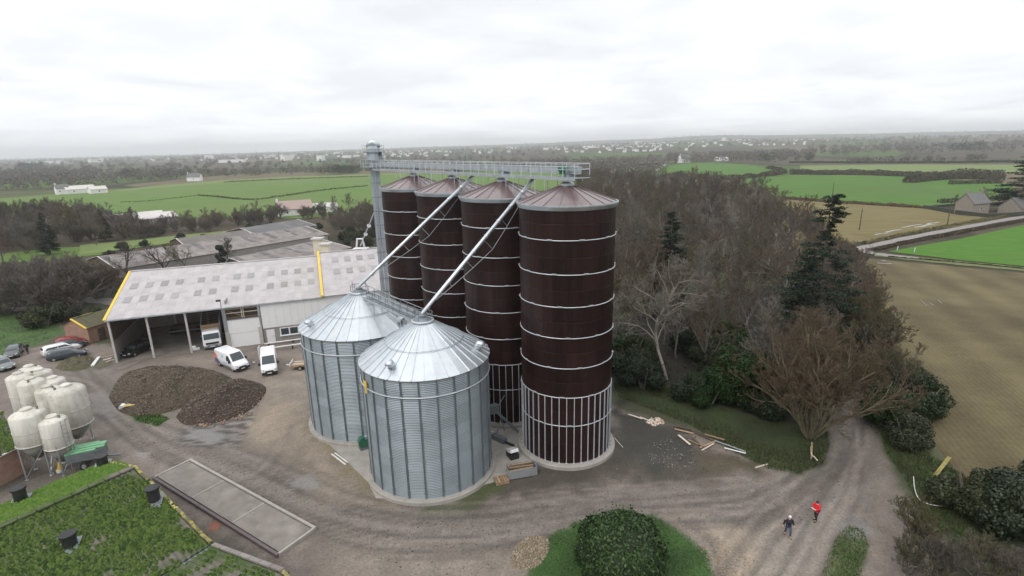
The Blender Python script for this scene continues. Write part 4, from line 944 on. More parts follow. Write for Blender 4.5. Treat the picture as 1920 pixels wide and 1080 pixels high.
for a, b in (((0.0, 5.03), (10.2, 2.5)), ((18.6, 4.28), (26, 2.45))):
    nseg = 9
    for k in range(nseg):
        t0, t1_ = k/nseg, (k+0.96)/nseg
        jt = random.uniform(-.05, .05); MB().bar(rp_(-0.06+jt, a[0]+(b[0]-a[0])*t0, a[1]+(b[1]-a[1])*t0+0.03), rp_(-0.06-jt, a[0]+(b[0]-a[0])*t1_, a[1]+(b[1]-a[1])*t1_+0.05), 0.21, 0.12).build('verge_tile', lichen_y, pig)
for k in range(7): MB().bar(rp_(-0.1, 10.4+8.2*k/7, 2.45+1.85*k/7+0.05), rp_(-0.1, 10.4+8.2*(k+.96)/7, 2.45+1.85*(k+.96)/7+0.05), 0.28, 0.12).build('verge_tile', fibre_old, pig)
for k in range(5): MB().bar(rp_(-0.05, -6.2*k/5, 5.04-1.55*k/5), rp_(-0.05, -6.2*(k+.96)/5, 5.04-1.55*(k+.96)/5), 0.22, 0.10).build('verge_tile', lichen_y, pig)
MB().bar(rp_(-0.2, 10.28, 2.3), rp_(ULEN, 10.28, 2.3), 0.3, 0.14).build('valley_gutter', galv_dark, pig)
# walls under the roofs
gw = MB(); gw.add([rp_(0.25, v, z) for v, z in ((-6.0, 0), (26, 0), (26, 2.3), (18.6, 4.1), (10.3, 2.25), (0, 4.85), (-6.0, 3.35))], [tuple(range(7))]); gw.build('gable_wall', block, pig)
gw = MB(); gw.add([rp_(ULEN-0.2, v, z) for v, z in ((-6.0, 0), (26, 0), (26, 2.3), (18.6, 4.1), (10.3, 2.25), (0, 4.85), (-6.0, 3.35))], [tuple(range(7))]); gw.build('gable_wall', block, pig)
for v, h in ((-6.0, 3.3), (26, 2.3)): MB().bar(rp_(0.2, v, h/2), rp_(ULEN, v, h/2), 0.2, h).build('side_wall', block, pig)
# chimneys: black ventilation shafts
def vent_shaft(px, zr, lab, h=1.5):
    for _ in range(12):                                              # meet the roof slope under that pixel
        g = G(px[0], px[1], zr); v = (Vector((g.x, g.y, 0))-ro).dot(pr); zr = 5.0-0.25*v if v > 0 else 5.0+0.25*v
    o = thing('vent_shaft', lab, 'vent', (g.x, g.y, zr-0.25), BDIR)
    MB().lathe([(0.40, 0), (0.40, h), (0.48, h), (0.48, h+0.14)], 14).build('shaft', black_plastic, o)
    MB().lathe([(0.33, h+0.03), (0.01, h+0.05)], 14).build('damper', black_plastic, o)
    MB().box((0, -0.15, 0.28), (1.1, 1.3, 0.07), M=Matrix.Rotation(rad(14), 3, 'X')).build('roof_plate', galv_dark, o)
vent_shaft((132, 1022), 3.3, 'short black ventilation shaft in the middle of the dark mossy slope', 1.0)
vent_shaft((290, 938), 3.25, 'short black ventilation shaft beside the yellow verge of the mossy roof', 1.2)
vent_shaft((193, 872), 3.7, 'black ventilation shaft by the green trailer, at the far corner of the bright mossy slope', 1.0)
vent_shaft((40, 938), 3.8, 'black ventilation shaft on the bright mossy slope in front of the feed bins', 1.2)

# ---- mossy shed at the very left behind the feed bins
ms = thing('side_shed', 'small shed with streaky mossy roof and dull brown wall behind the feed bins', 'shed', tuple(G(-20, 905)), rad(0))
q0, q1 = G(-40, 730, 4.6)-G(-20, 905), G(-110, 850, 3.0)-G(-20, 905)
e0, e1 = G(36, 838, 2.8), G(-60, 885, 2.8)
rt0 = e0+Vector((-4.6, 3.8, 1.6)); rt1 = e1+Vector((-4.6, 3.8, 1.6)); oo = G(-20, 905)
nn = 46
V = []
for i in range(nn+1):
    t = i/nn; a = 0.06 if i % 2 else 0.0
    V += [(rt0+(rt1-rt0)*t-oo)+Vector((0, 0, a)), (e0+(e1-e0)*t-oo)+Vector((0, 0, a))]
MB().add(V, [(2*i, 2*i+1, 2*i+3, 2*i+2) for i in range(nn)]).build('roof_slope', sheet_m, ms)
r_ = np.random.default_rng(9); n = 2600; t = r_.random(n); s_ = r_.random(n)
kk = fbm(t*9+3, s_*7+5, 1.0, 3) > 0.45; t, s_ = t[kk], s_[kk]; n = len(t)
def _v(v): return np.array(v)
c = (1-s_)[:, None]*(_v(rt0-oo)[None]*(1-t)[:, None]+_v(rt1-oo)[None]*t[:, None])+s_[:, None]*(_v(e0-oo)[None]*(1-t)[:, None]+_v(e1-oo)[None]*t[:, None])
c[:, 2] += 0.04
ang = r_.random(n)*6; Vs = [c+np.stack([np.cos(ang+k*1.57)*0.16, np.sin(ang+k*1.57)*0.16, 0*ang], -1) for k in range(4)]+[c+np.array([0, 0, 0.12])]
b = np.arange(n)[:, None]*5
stuff(obj('moss', fast_mesh('moss', np.stack(Vs, 1).reshape(-1, 3), np.concatenate([b+np.array([[k, (k+1) % 4, 4]]) for k in range(4)], 0)), moss_m, ms))
wl_ = MB(); wl_.add([e0-oo-Vector((0.2, -0.2, 0.05)), e1-oo-Vector((0.2, -0.2, 0.05)), Vector((e1.x-oo.x-0.2, e1.y-oo.y+0.2, 0)), Vector((e0.x-oo.x-0.2, e0.y-oo.y+0.2, 0))], [(0, 1, 2, 3)]); wl_.build('wall', render_pink, ms)
wl_ = MB(); wl_.add([e0-oo-Vector((0.2, -0.2, 0.05)), rt0-oo-Vector((0, 0, 0.05)), Vector((rt0.x-oo.x, rt0.y-oo.y, 0)), Vector((e0.x-oo.x-0.2, e0.y-oo.y+0.2, 0))], [(0, 1, 2, 3)]); wl_.build('wall', render_pink, ms)
MB().bar(e0-oo, e1-oo, 0.12, 0.12).build('gutter', white_paint, ms)
MB().bar(rt0-oo+Vector((0, 0, 0.1)), rt1-oo+Vector((0, 0, 0.1)), 0.35, 0.12).build('ridge_cap', lichen_y, ms)

# ---- weighbridge
wa, wb, wc, wd = G(357, 868), G(583, 992), G(517, 1041), G(297, 902)
ctr = (wa+wb+wc+wd)/4; wdir = ((wb-wa)+(wc-wd)).normalized(); wang = math.atan2(wdir.y, wdir.x)
wl2 = 18.0; ww2 = 3.0
wg = thing('weighbridge', 'long flat concrete weighbridge platform in three slabs, beside the mossy shed', 'weighbridge', tuple(ctr), wang)
for k in range(3): MB().box((-6+6*k, 0, 0.16), (5.9, ww2-0.24, 0.22)).build('deck_slab', concrete_wet, wg)
for s in (-1, 1): MB().box((0, s*(ww2/2+0.12), 0.16), (wl2+0.4, 0.22, 0.30)).build('side_curb', concrete if s > 0 else mat('rusty_edge', (0.10, 0.08, 0.085), (0.15, 0.12, 0.12), rough=0.7), wg)
for s in (-1, 1): MB().box((s*(wl2/2+0.12), 0, 0.15), (0.22, ww2+0.1, 0.28)).build('end_beam', concrete, wg)
for k in (-1, 1): MB().box((3*k, 0, 0.285), (0.12, ww2-0.24, 0.03)).build('joint_cover', concrete, wg)
# ---- glass fibre feed bins
def feed_bin(px, h, dia, body, label, ladder=False, c2=None):
    g = G(*px); R = dia/2; o = thing('feed_bin', label, 'feed bin', (g.x, g.y, 0), random.uniform(0, 6), 'cluster of glass fibre feed bins')
    zb = body; hc = min(zb-0.7, 1.5); top = h-0.35*R
    prof = [(R*0.93, zb), (R, zb+0.12), (R, top)]
    for k in range(1, 6):
        a = k/6*math.pi/2; prof.append((R*math.cos(a)*0.94, top+(h-top)*math.sin(a)) if dia > 2.9 else (R+(0.42-R)*(k/6), top+0.06+(h-top-0.06)*k/6))
    prof.append((0.42, h))
    MB().lathe(prof, 32).build('body', frp, o, True)
    MB().lathe([(0.28, zb-hc), (0.35, zb-hc), (R*0.93, zb+0.02)], 32).build('hopper', frp_shadow, o, True)
    MB().ring(R+0.01, 0.05, zb+0.1, 32, 6).build('seam_band', frp, o)
    MB().ring(R+0.005, 0.03, (zb+top)/2, 32, 6).build('seam_band', frp, o)
    MB().lathe([(0.46, h-0.04), (0.46, h+0.10), (0.36, h+0.16)], 18).build('lid', frp, o)
    MB().tube([(R*0.55, 0.2, h-0.3), (R*0.55, 0.2, h+0.12)], 0.1, 8).build('inspection_port', frp_shadow, o)
    for k in range(4):
        a = math.pi/4+k*math.pi/2; x, y = R*0.97*math.cos(a), R*0.97*math.sin(a)
        MB().bar((x, y, 0), (x, y, zb+0.6), 0.10).build('leg', galv, o); MB().box((x, y, 0.03), (0.25, 0.25, 0.06)).build('foot_plate', galv, o)
        a2 = a+math.pi/2; x2, y2 = R*0.97*math.cos(a2), R*0.97*math.sin(a2)
        MB().bar((x, y, 0.2), (x2, y2, zb-0.2), 0.05).build('brace', galv, o); MB().bar((x, y, zb-0.1), (x2, y2, zb-0.1), 0.06).build('brace', galv, o)
    MB().tube([(0, 0, zb-hc+0.05), (0, 0, zb-hc-0.25)], 0.2, 10).build('outlet', white_paint, o)
    if ladder:
        for s in (-0.2, 0.2): MB().bar((R+0.12, s, 0.3), (R+0.12, s, h-0.2), 0.04).build('ladder_stile', galv, o)
        for k in range(int(h/0.4)-1): MB().bar((R+0.12, -0.2, 0.5+k*0.4), (R+0.12, 0.2, 0.5+k*0.4), 0.035).build('ladder_rung', galv, o)
        o.rotation_euler = (0, 0, math.atan2(-g.y, -g.x)+0.55)
    return o
feed_bin((82, 886), 6.5, 2.65, 3.2, 'stained cream feed bin on steel legs beside the brown-walled side shed')
feed_bin((124, 882), 5.6, 2.15, 2.6, 'slim cream feed bin with a ladder, next to the green-covered trailer', True)
feed_bin((152, 836), 6.7, 3.0, 2.5, 'largest cleanest feed bin of the cluster, with a tall pale stripe panel')
for px, h, dia in (((112, 818), 5.7, 2.1), ((84, 812), 6.3, 2.3), ((62, 802), 6.4, 2.2), ((122, 800), 5.8, 2.1), ((98, 788), 6.1, 2.2), ((80, 782), 6.2, 2.1)):
    feed_bin(px, h, dia, 2.2, 'weathered cream feed bin packed among the others at the back of the cluster')
# ---- trailer with green cover
g = G(170, 872); ty = thing('covered_trailer', 'farm feed trailer under a ribbed pale green cover by the feed bins', 'trailer', (g.x, g.y, 0), rad(24)); ty.scale = (.68, .8, .92)
gcov = mat('green_cover', (0.15, 0.34, 0.19), (0.19, 0.40, 0.23), rough=0.6, scale=1.5)
MB().prism([(-2.1, -1.15), (1.2, -1.15), (2.2, -0.55), (2.2, 0.55), (1.2, 1.15), (-2.1, 1.15)], 1.1, 1.95).build('hopper_body', galv_dark, ty)
for k in range(5):
    y0 = -1.15+k*0.46; MB().prism([(-2.15, y0), (1.3 if k in (0, 4) else 2.25, y0+(0.0 if k else 0.1)), (1.3 if k in (0, 4) else 2.25, y0+0.43), (-2.15, y0+0.43)], 1.98+0.03*(k % 2), 2.10+0.12*(2-abs(k-2))/2).build('cover_rib', gcov, ty)
for s in (-1, 1):
    w_ = MB().tube([(-0.3, s*0.95, 0.5), (-0.3, s*1.2, 0.5)], 0.5, 16).build('wheel', rubber, ty); MB().tube([(-0.3, s*1.2, 0.5), (-0.3, s*1.22, 0.5)], 0.26, 12).build('rim', galv, w_)
MB().bar((2.0, 0, 0.7), (3.6, 0, 0.5), 0.16).build('drawbar', galv_dark, ty); MB().bar((-1.9, 0, 0.75), (1.9, 0, 0.75), 1.0, 0.14).build('chassis', galv_dark, ty)
# small white boxes and a fallen auger under the bins
for px, s in (((134, 868), 0.5), ((142, 872), 0.35)):
    o = thing('control_box', 'small white control box under the feed bins, the %s of two' % ('larger' if s > .4 else 'smaller'), 'box', tuple(G(*px)), 0.4)
    MB().box((0, 0, 0.9), (s, 0.3, s*1.2)).build('case', white_paint, o); MB().box((0, -0.17, 0.9), (s*.8, 0.03, s)).build('lid', white_paint, o); MB().bar((0, 0, 0), (0, 0, 0.7), 0.08).build('post', galv, o)
o = thing('feed_auger', 'yellow and white feed auger tube leaning under the slim feed bin', 'auger', tuple(G(112, 885)), 0.3)
MB().tube([(0, 0, 0.2), (0.4, 0.2, 1.9)], 0.16, 10).build('tube', yellow, o); MB().tube([(0, 0, 0.25), (0, 0, 0.02)], 0.25, 10).build('boot', white_paint, o)

# ---- brick shed beside the barn
s0, s1 = G(126, 640), G(170, 645); ang = math.atan2((s1-s0).y, (s1-s0).x)
L_ = (s1-s0).length; bs = thing('brick_shed', 'small red brick shed with mossy roof and yellow ridge beside the barn', 'shed', (s0.x, s0.y, 0), ang)
D_ = 7.0; h0, h1 = 2.7, 3.9
MB().add([(0, 0, 0), (L_, 0, 0), (L_, 0, h0), (L_/2, 0, h1), (0, 0, h0), (0, D_, 0), (L_, D_, 0), (L_, D_, h0), (L_/2, D_, h1), (0, D_, h0)], [(0, 1, 2, 3, 4), (1, 6, 7, 2), (5, 0, 4, 9), (6, 5, 9, 8, 7)]).build('wall', render_pink, bs)
mossroof = mat('moss_roof', (0.085, 0.085, 0.045), (0.12, 0.11, 0.07), rough=0.95, scale=2)
for k in range(7):
    y0 = -0.3+k*1.08; MB().add([(L_/2, y0, h1+.1), (L_/2, y0+1.06, h1+.1), (L_+.35, y0+1.06, h0-.05), (L_+.35, y0, h0-.05)], [(0, 1, 2, 3)]).build('roof_sheet', mossroof, bs); MB().add([(L_/2, y0, h1+.1), (L_/2, y0+1.06, h1+.1), (-.35, y0+1.06, h0-.05), (-.35, y0, h0-.05)], [(3, 2, 1, 0)]).build('roof_sheet', fibre if k == 0 else mossroof, bs)
MB().bar((L_/2, -0.35, h1+0.15), (L_+0.4, -0.35, h0), 0.25, 0.12).build('verge_board', yellow, bs); MB().bar((L_/2, -0.35, h1+0.15), (L_/2, 3, h1+0.15), 0.25, 0.1).build('ridge_cap', lichen_y, bs)
dd_ = MB().box((L_+0.02, 2.0, 1.0), (0.06, 1.1, 2.0)).build('door', wood_dark, bs); MB().box((L_+0.08, 1.6, 1.0), (0.05, 0.06, 0.14)).build('handle', galv, dd_)
MB().box((L_+0.35, 3.4, 1.0), (0.08, 1.0, 2.0), 0.5).build('door', wood_pale, bs)

# ---- long piggery sheds in the background
def long_shed(name, label, a, b, zr, ze, run1, run2, m, sky=True, cols=None, group=None):
    a, b = Vector(a), Vector(b); d = (b-a); Ln = d.length; ang = math.atan2(d.y, d.x)
    o = thing(name, label, 'shed', (a.x, a.y, 0), ang, group)
    ncol = cols or int(Ln/2.2); cw = Ln/ncol
    for side, run in ((-1, run1), (1, run2)):
        nrow = 3; me = corr_sheet(cw, 1.0, 0, 4, 0.03)
        rl = run/nrow; fall = (zr-ze)/nrow
        mm = corr_sheet(cw*0.995, -rl-0.08 if side < 0 else rl+0.08, -fall-0.02, 4, 0.03)
        if side < 0: mm.f = [tuple(reversed(f)) for f in mm.f]
        mesh = mm.mesh('roof_sheet')
        sk = corr_sheet(cw*0.5, -rl*0.7 if side < 0 else rl*0.7, -fall*0.7, 3, 0.03)
        if side < 0: sk.f = [tuple(reversed(f)) for f in sk.f]
        skm = sk.mesh('skylight')
        for j in range(nrow):
            for i in range(ncol):
                obj('roof_sheet', mesh, m, o, loc=(i*cw, side*rl*j, zr-fall*j-0.015*((i+j) % 2)-0.02*j*0))
                if sky and side < 0 and j in (0, 1) and (i*7+j*3) % 3 == 0: obj('skylight', skm, slate, o, loc=(i*cw+cw*.2, side*(rl*j+rl*.15), zr-fall*(j+.15)+0.07))
        MB().box((Ln/2, side*(run-0.3), ze/2-0.1), (Ln-0.4, 0.2, ze-0.2)).build('wall', block, o)
    for x in (0.15, Ln-0.15): MB().add([(x, -run1+.3, 0), (x, run2-.3, 0), (x, run2-.3, ze-.1), (x, 0, zr-.1), (x, -run1+.3, ze-.1)], [(0, 1, 2, 3, 4)]).build('gable_wall', wood_dark if x < 1 else block, o)
    for x in (-0.05, Ln+0.05):
        MB().bar((x, 0, zr+.05), (x, -run1, ze+.03), 0.25, 0.1).build('verge_trim', conc_pale, o); MB().bar((x, 0, zr+.05), (x, run2, ze+.03), 0.25, 0.1).build('verge_trim', conc_pale, o)
    return o
long_shed('long_shed', 'long weathered grey corrugated shed with rows of small rooflights behind the barn', G(183, 481, 5), G(574, 424, 5), 5.0, 3.2, 11.5, 9, fibre_old)
va, vb = G(430, 484, 4.3), G(604, 449, 4.3)
long_shed('long_shed', 'second weathered grey shed whose roof shows between the barn ridge and the longer shed', va, vb, 4.3, 2.8, 11, 2, fibre_old)
long_shed('long_shed', 'dark slate-grey shed roof beyond the long weathered sheds', G(450, 428, 5), G(558, 411, 5), 5.0, 3.2, 9, 9, slate, False)
long_shed('long_shed', 'low dark shed roof with a pale verge beside the slate-grey one', G(330, 447, 4.6), G(460, 431, 4.6), 4.6, 3.0, 8, 8, mat('dark_sheet', (0.13, 0.12, 0.11), (0.17, 0.155, 0.14), rough=0.9, rand=.1), False)

# ---- houses and farms in the middle distance
wall_w = mat('white_render', (0.70, 0.69, 0.67), (0.78, 0.77, 0.75), rough=0.85, scale=0.4)
def house(name, label, loc, ang, L, D, he, hr, wm, rm, wins=2, chim=1, cat='house', group=None):
    o = thing(name, label, cat, tuple(loc), ang, group)
    MB().add([(-L/2, -D/2, 0), (L/2, -D/2, 0), (L/2, D/2, 0), (-L/2, D/2, 0), (-L/2, -D/2, he), (L/2, -D/2, he), (L/2, D/2, he), (-L/2, D/2, he), (-L/2, 0, hr-.1), (L/2, 0, hr-.1)],
             [(0, 1, 5, 4), (2, 3, 7, 6), (1, 2, 6, 9, 5), (3, 0, 4, 8, 7)]).build('wall', wm, o)
    rf = MB()
    e = 0.3; k = (hr-he)/(D/2)
    for s in (-1, 1): rf.add([(-L/2-.2, 0, hr), (L/2+.2, 0, hr), (L/2+.2, s*(D/2+e), he-e*k), (-L/2-.2, s*(D/2+e), he-e*k)], [(0, 1, 2, 3) if s > 0 else (3, 2, 1, 0)])
    r = rf.build('roof', rm, o); so_ = r.modifiers.new('thick', 'SOLIDIFY'); so_.thickness = 0.14; so_.offset = 1
    for c in range(chim):
        x = (-L/2+.5) if c == 0 else (L/2-.5); MB().box((x, 0, hr+.3), (.8, .9, 1.8)).build('chimney', wm, r)
    for i in range(wins):
        x = -L/2+L*(i+.5)/wins; f_ = MB().box((x, -D/2-.03, he*.55), (1.0, .06, 1.2)).build('window', white_paint, o); MB().box((x, -D/2-.07, he*.55), (.8, .03, 1.0)).build('pane', glass_d, f_)
    return o
# stone house and its outbuilding beyond the lane
h = G(1820, 401); house('stone_house', 'old stone farmhouse with slate roof and end chimneys beyond the lane', h, rad(16), 8.6, 6.2, 4.4, 7.8, stone, slate, 1, 2)
h = G(1905, 401); house('stone_barn', 'low stone outbuilding with slate roof at the field corner near the stone house', h, rad(22), 10, 7, 2.8, 6.2, stone, slate, 1, 0, 'barn')
gw = thing('garden_wall', 'low dark walled hedge round the stone house garden', 'wall', tuple(G(1735, 392)))
pp = [Vector((*p, 0))-G(1735, 392) for p in W([(1732, 391), (1800, 402), (1850, 408), (1925, 404)])]
for a_, b_ in zip(pp, pp[1:]): MB().bar(a_+Vector((0, 0, .7)), b_+Vector((0, 0, .7)), .7, 1.4).build('wall_length', mat('mossy_stone', (0.035, 0.04, 0.03), (0.06, 0.06, 0.045), rough=.95), gw)
o_ = [Vector((*p, 0))-G(1735, 392) for p in W([(1732, 391), (1790, 386), (1800, 385)])]
MB().bar(o_[0]+Vector((0, 0, .5)), o_[1]+Vector((0, 0, .5)), .6, 1.0).build('wall_length', MATS['mossy_stone'], gw)
# farms on the left
FARM = [((372, 0), 0)]
tile_r = mat('red_tile', (0.28, 0.14, 0.10), (0.34, 0.18, 0.13), rough=.85)
pale_roof = mat('pale_sheet_roof', (0.50, 0.475, 0.46), (0.58, 0.55, 0.53), rough=.8, scale=.3)
house('farm_barn', 'pale roofed farm barn below the far edge of the big pasture', G(150, 362), rad(52), 19, 11, 3.4, 6, wall_w, pale_roof, 2, 0, 'barn')
house('farm_barn', 'smaller pale roofed barn next to the trees by the far pasture farm', G(184, 362), rad(52), 11, 8, 3.2, 5.4, wall_w, pale_roof, 1, 0, 'barn')
house('farm_house', 'white walled farmhouse at the end of the far pasture farm', G(118, 364), rad(50), 8, 7, 4.4, 7.4, wall_w, slate, 2, 1)
house('farm_shed', 'broad pale grey farm shed at the near edge of the pasture', G(250, 424), rad(48), 22, 11, 3.4, 5.4, block, pale_roof, 2, 0, 'shed')
house('farm_shed', 'pale grey shed joined to the broad one at the pasture edge', G(296, 420), rad(48), 13, 9, 3, 4.8, block, pale_roof, 1, 0, 'shed')
house('bungalow', 'white gabled bungalow with a pinkish roof among the hedge trees', G(553, 402), rad(30), 15, 9, 3, 6.4, wall_w, mat('pink_roof', (0.33, 0.25, 0.225), (0.38, 0.29, 0.26), rough=.85), 2, 1)
house('farm_shed', 'small pale shed right of the gabled bungalow', G(608, 397), rad(25), 12, 6, 2.6, 4.2, wall_w, pale_roof, 1, 0, 'shed')
house('cottage', 'small pale cottage on the skyline of the big pasture', G(366, 339.5), rad(10), 13, 8, 4.5, 8, wall_w, slate, 1, 1)
house('gabled_house', 'pale gabled house with steep roof at the top of the village field', G(1282, 305), rad(25), 16, 9, 6, 12, wall_w, slate, 2, 1)
house('road_house', 'white house beside the bend of the village road', G(1352, 302), rad(10), 18, 9, 4, 6, wall_w, pale_roof, 2, 0)
# ================================================================== VEGETATION
def tubes(seg, n):
    """seg: (N,8) p0 p1 r0 r1 -> open n-sided prisms"""
    seg = np.asarray(seg, float); p0, p1, r0, r1 = seg[:, :3], seg[:, 3:6], seg[:, 6], seg[:, 7]
    d = p1-p0; d /= np.linalg.norm(d, axis=1)[:, None]+1e-9
    u = np.where(np.abs(d[:, 2:3]) < 0.9, np.array([[0, 0, 1.0]]), np.array([[1.0, 0, 0]]))
    y = np.cross(u, d); y /= np.linalg.norm(y, axis=1)[:, None]+1e-9; z = np.cross(d, y)
    V = []
    for p, r in ((p0, r0), (p1, r1)):
        for k in range(n):
            a = 2*math.pi*k/n; V.append(p+(y*math.cos(a)+z*math.sin(a))*r[:, None])
    V = np.stack(V, 1).reshape(-1, 3); b = np.arange(len(seg))[:, None]*2*n
    F = np.concatenate([b+np.array([[k, (k+1) % n, n+(k+1) % n, n+k]]) for k in range(n)], 0)
    return V, F
def grow_tree(seed, H=14, trunk=0.42, tr=0.24, counts=(9, 6, 5, 4), lens=(0.46, 0.5, 0.5, 0.5), up=0.16, spread=0.9, wob=0.22, stems=1, stem_spread=0.0, twig_r=0.014, droop=0.0):
    R = random.Random(seed); segs = [[], []]
    def norm(v): l = math.sqrt(v[0]**2+v[1]**2+v[2]**2)+1e-9; return (v[0]/l, v[1]/l, v[2]/l)
    def grow(p, d, Ln, r, lev):
        ns = (7, 5, 4, 3, 2, 2)[min(lev, 5)]; pts = [(p, r)]
        for i in range(ns):
            t = (0.0, up, up*0.9, up*0.7, up*0.5-droop, -droop)[min(lev, 5)]
            d = norm((d[0]+R.gauss(0, wob), d[1]+R.gauss(0, wob), d[2]+R.gauss(0, wob*.7)+t))
            q = (p[0]+d[0]*Ln/ns, p[1]+d[1]*Ln/ns, max(0.15, p[2]+d[2]*Ln/ns)); r2 = max(twig_r*0.7, r*(1-0.62*(i+1)/ns) if lev else r*(1-0.5*(i+1)/ns))
            segs[0 if lev < 2 else 1].append((*p, *q, pts[-1][1], r2)); pts.append((q, r2)); p = q
        if lev >= len(counts): return
        nc = counts[lev]
        for k in range(nc):
            f = (0.32+0.68*(k+R.random()*0.9)/nc) if lev else (trunk+(1-trunk)*(k+R.random()*.8)/nc)
            f = min(f, 0.999); i = min(int(f*ns), ns-1); t = f*ns-i
            a, b = pts[i][0], pts[i+1][0]; q = tuple(a[j]+(b[j]-a[j])*t for j in range(3)); rr_ = pts[i][1]*(1-t)+pts[i+1][1]*t
            dd = norm(tuple(b[j]-a[j] for j in range(3)))
            az = R.random()*6.283 if lev else k*2.4+R.random()
            tilt = R.uniform(0.55, 1.05)*spread
            ux = norm((-dd[1], dd[0], 0.001)) if abs(dd[2]) < .95 else (1, 0, 0); uy = (dd[1]*ux[2]-dd[2]*ux[1], dd[2]*ux[0]-dd[0]*ux[2], dd[0]*ux[1]-dd[1]*ux[0])
            nd_ = norm(tuple(dd[j]*math.cos(tilt)+(ux[j]*math.cos(az)+uy[j]*math.sin(az))*math.sin(tilt) for j in range(3)))
            sh = (1-0.45*(f-trunk)/(1-trunk)) if lev == 0 else (1-0.35*f)
            grow(q, nd_, Ln*lens[lev]*sh*R.uniform(.8, 1.15), max(twig_r, rr_*(0.62 if lev else .55)), lev+1)
    for s in range(stems):
        if stems == 1: grow((0, 0, 0), (0, 0, 1), H*0.82, tr, 0)
        else:
            a = s*2.4+R.random(); t = stem_spread*math.sqrt((s+.5)/stems)
            grow((0.5*t*math.cos(a), 0.5*t*math.sin(a), 0), norm((t*math.cos(a), t*math.sin(a), 1)), H*0.72*R.uniform(.85, 1.1), tr, 0)
    return segs
twig = leaf_mat('winter_twigs', (0.078, 0.061, 0.046), (0.150, 0.121, 0.094), 0.9, 0.22)
twig_g = leaf_mat('grey_twigs', (0.12, 0.105, 0.088), (0.22, 0.20, 0.17), 0.9, 0.15)
twig_r = leaf_mat('russet_twigs', (0.088, 0.064, 0.041), (0.152, 0.116, 0.077), 0.9, 0.12)
twig_l = leaf_mat('thicket_twigs', (0.105, 0.088, 0.068), (0.19, 0.162, 0.130), 0.9, 0.22)
twig_o = leaf_mat('olive_twigs', (0.068, 0.064, 0.034), (0.12, 0.108, 0.062), 0.9, 0.2)
def tree_meshes(seed, **kw):
    s = grow_tree(seed, **kw); a = fast_mesh('trunk', *tubes(s[0], 6)); b = fast_mesh('crown', *tubes(s[1], 3)); return a, b
def plant(name, label, cat, meshes, mats, loc, rz, sc, group=None, names=('trunk', 'crown')):
    o = thing(name, label, cat, loc, rz, group); o.scale = (sc*random.uniform(.92, 1.08), sc*random.uniform(.92, 1.08), sc)
    for me, m, nm in zip(meshes, mats, names):
        c = bpy.data.objects.new(nm, me); col.objects.link(c); c.parent = o
        if not me.materials: me.materials.append(m)
        if c.material_slots[0].material is not m: c.material_slots[0].link = 'OBJECT'; c.material_slots[0].material = m
    return o
TV = [tree_meshes(100+i, H=14, trunk=0.28, counts=(13, 8, 7, 6), tr=0.22, spread=0.8+0.1*(i % 3), up=0.15, twig_r=0.020) for i in range(5)]
TB = [tree_meshes(200+i, H=6, trunk=0.1, counts=(7, 7, 6, 4), lens=(.6, .5, .5, .5), stems=8, stem_spread=0.75, tr=0.09, spread=0.7, twig_r=0.016) for i in range(3)]

# leaf cards
def leaves(P, Nrm, size, r_, asp=0.6):
    n = len(P); nr_ = Nrm+r_.normal(0, 0.55, (n, 3)); nr_ /= np.linalg.norm(nr_, axis=1)[:, None]+1e-9
    u = np.cross(nr_, r_.normal(0, 1, (n, 3))); u /= np.linalg.norm(u, axis=1)[:, None]+1e-9; v = np.cross(nr_, u)
    s = (size*(0.6+0.8*r_.random(n)))[:, None]
    V = np.stack([P-u*s, P-v*s*asp, P+u*s, P+v*s*asp], 1).reshape(-1, 3)
    return V, np.arange(4*n).reshape(-1, 4)
def blob_points(blobs, n, r_, shell=0.35):
    w = np.array([b[3]*b[4]*b[5] for b in blobs])**0.67; idx = r_.choice(len(blobs), n, p=w/w.sum()); B = np.array(blobs)[idx]
    d = r_.normal(0, 1, (n, 3)); d /= np.linalg.norm(d, axis=1)[:, None]; rad_ = 1-shell*r_.random(n)**1.5+np.where(r_.random(n) < .10, r_.random(n)*.22, 0)
    P = B[:, :3]+d*B[:, 3:6]*rad_[:, None]; return P, d
def lumpy(seed, R, H, n=14, base=0.0):
    R_ = random.Random(seed); out = []
    for i in range(n):
        a = R_.random()*6.28; q = math.sqrt(R_.random())*R*.62; s = R*R_.uniform(.20, .48); z = base+(H-base)*R_.uniform(.22, .78)*(1-0.35*q/R)
        out.append((q*math.cos(a), q*math.sin(a), z, s, s, s*R_.uniform(.7, 1.0)*min(1.2, H/R/1.4)))
    return out
ever = leaf_mat('evergreen_leaves', (0.008, 0.019, 0.006), (0.028, 0.050, 0.015), 0.5, .15)
ever_o = leaf_mat('olive_leaves', (0.019, 0.027, 0.010), (0.056, 0.067, 0.027), 0.6, .2)
conif = leaf_mat('conifer_needles', (0.006, 0.014, 0.007), (0.019, 0.036, 0.014), 0.7, .1)
box_l = leaf_mat('clipped_leaves', (0.010, 0.030, 0.008), (0.050, 0.090, 0.024), 0.5)
def shrub_mesh(seed, R, H, n, size, base=0.0, nb=14):
    r_ = np.random.default_rng(seed); bl = lumpy(seed, R, H, nb, base); P, d = blob_points(bl, n, r_); P[:, 2] = np.maximum(P[:, 2], 0.05)
    V, F = leaves(P, d, size, r_); return fast_mesh('foliage', V, F)
def stem_mesh(seed, H, R):
    R_ = random.Random(seed); m = MB()
    for k in range(5):
        a = R_.random()*6.28; m.tube([(0.1*math.cos(a), 0.1*math.sin(a), 0), (R*.25*math.cos(a), R*.25*math.sin(a), H*.4), (R*.45*math.cos(a), R*.45*math.sin(a), H*.75)], [.09, .06, .02], 5)
    return m.mesh('stem')
SH = [(shrub_mesh(300+i, 2.2, 3.2, 12000, 0.078), stem_mesh(300+i, 3.2, 2.2)) for i in range(3)]
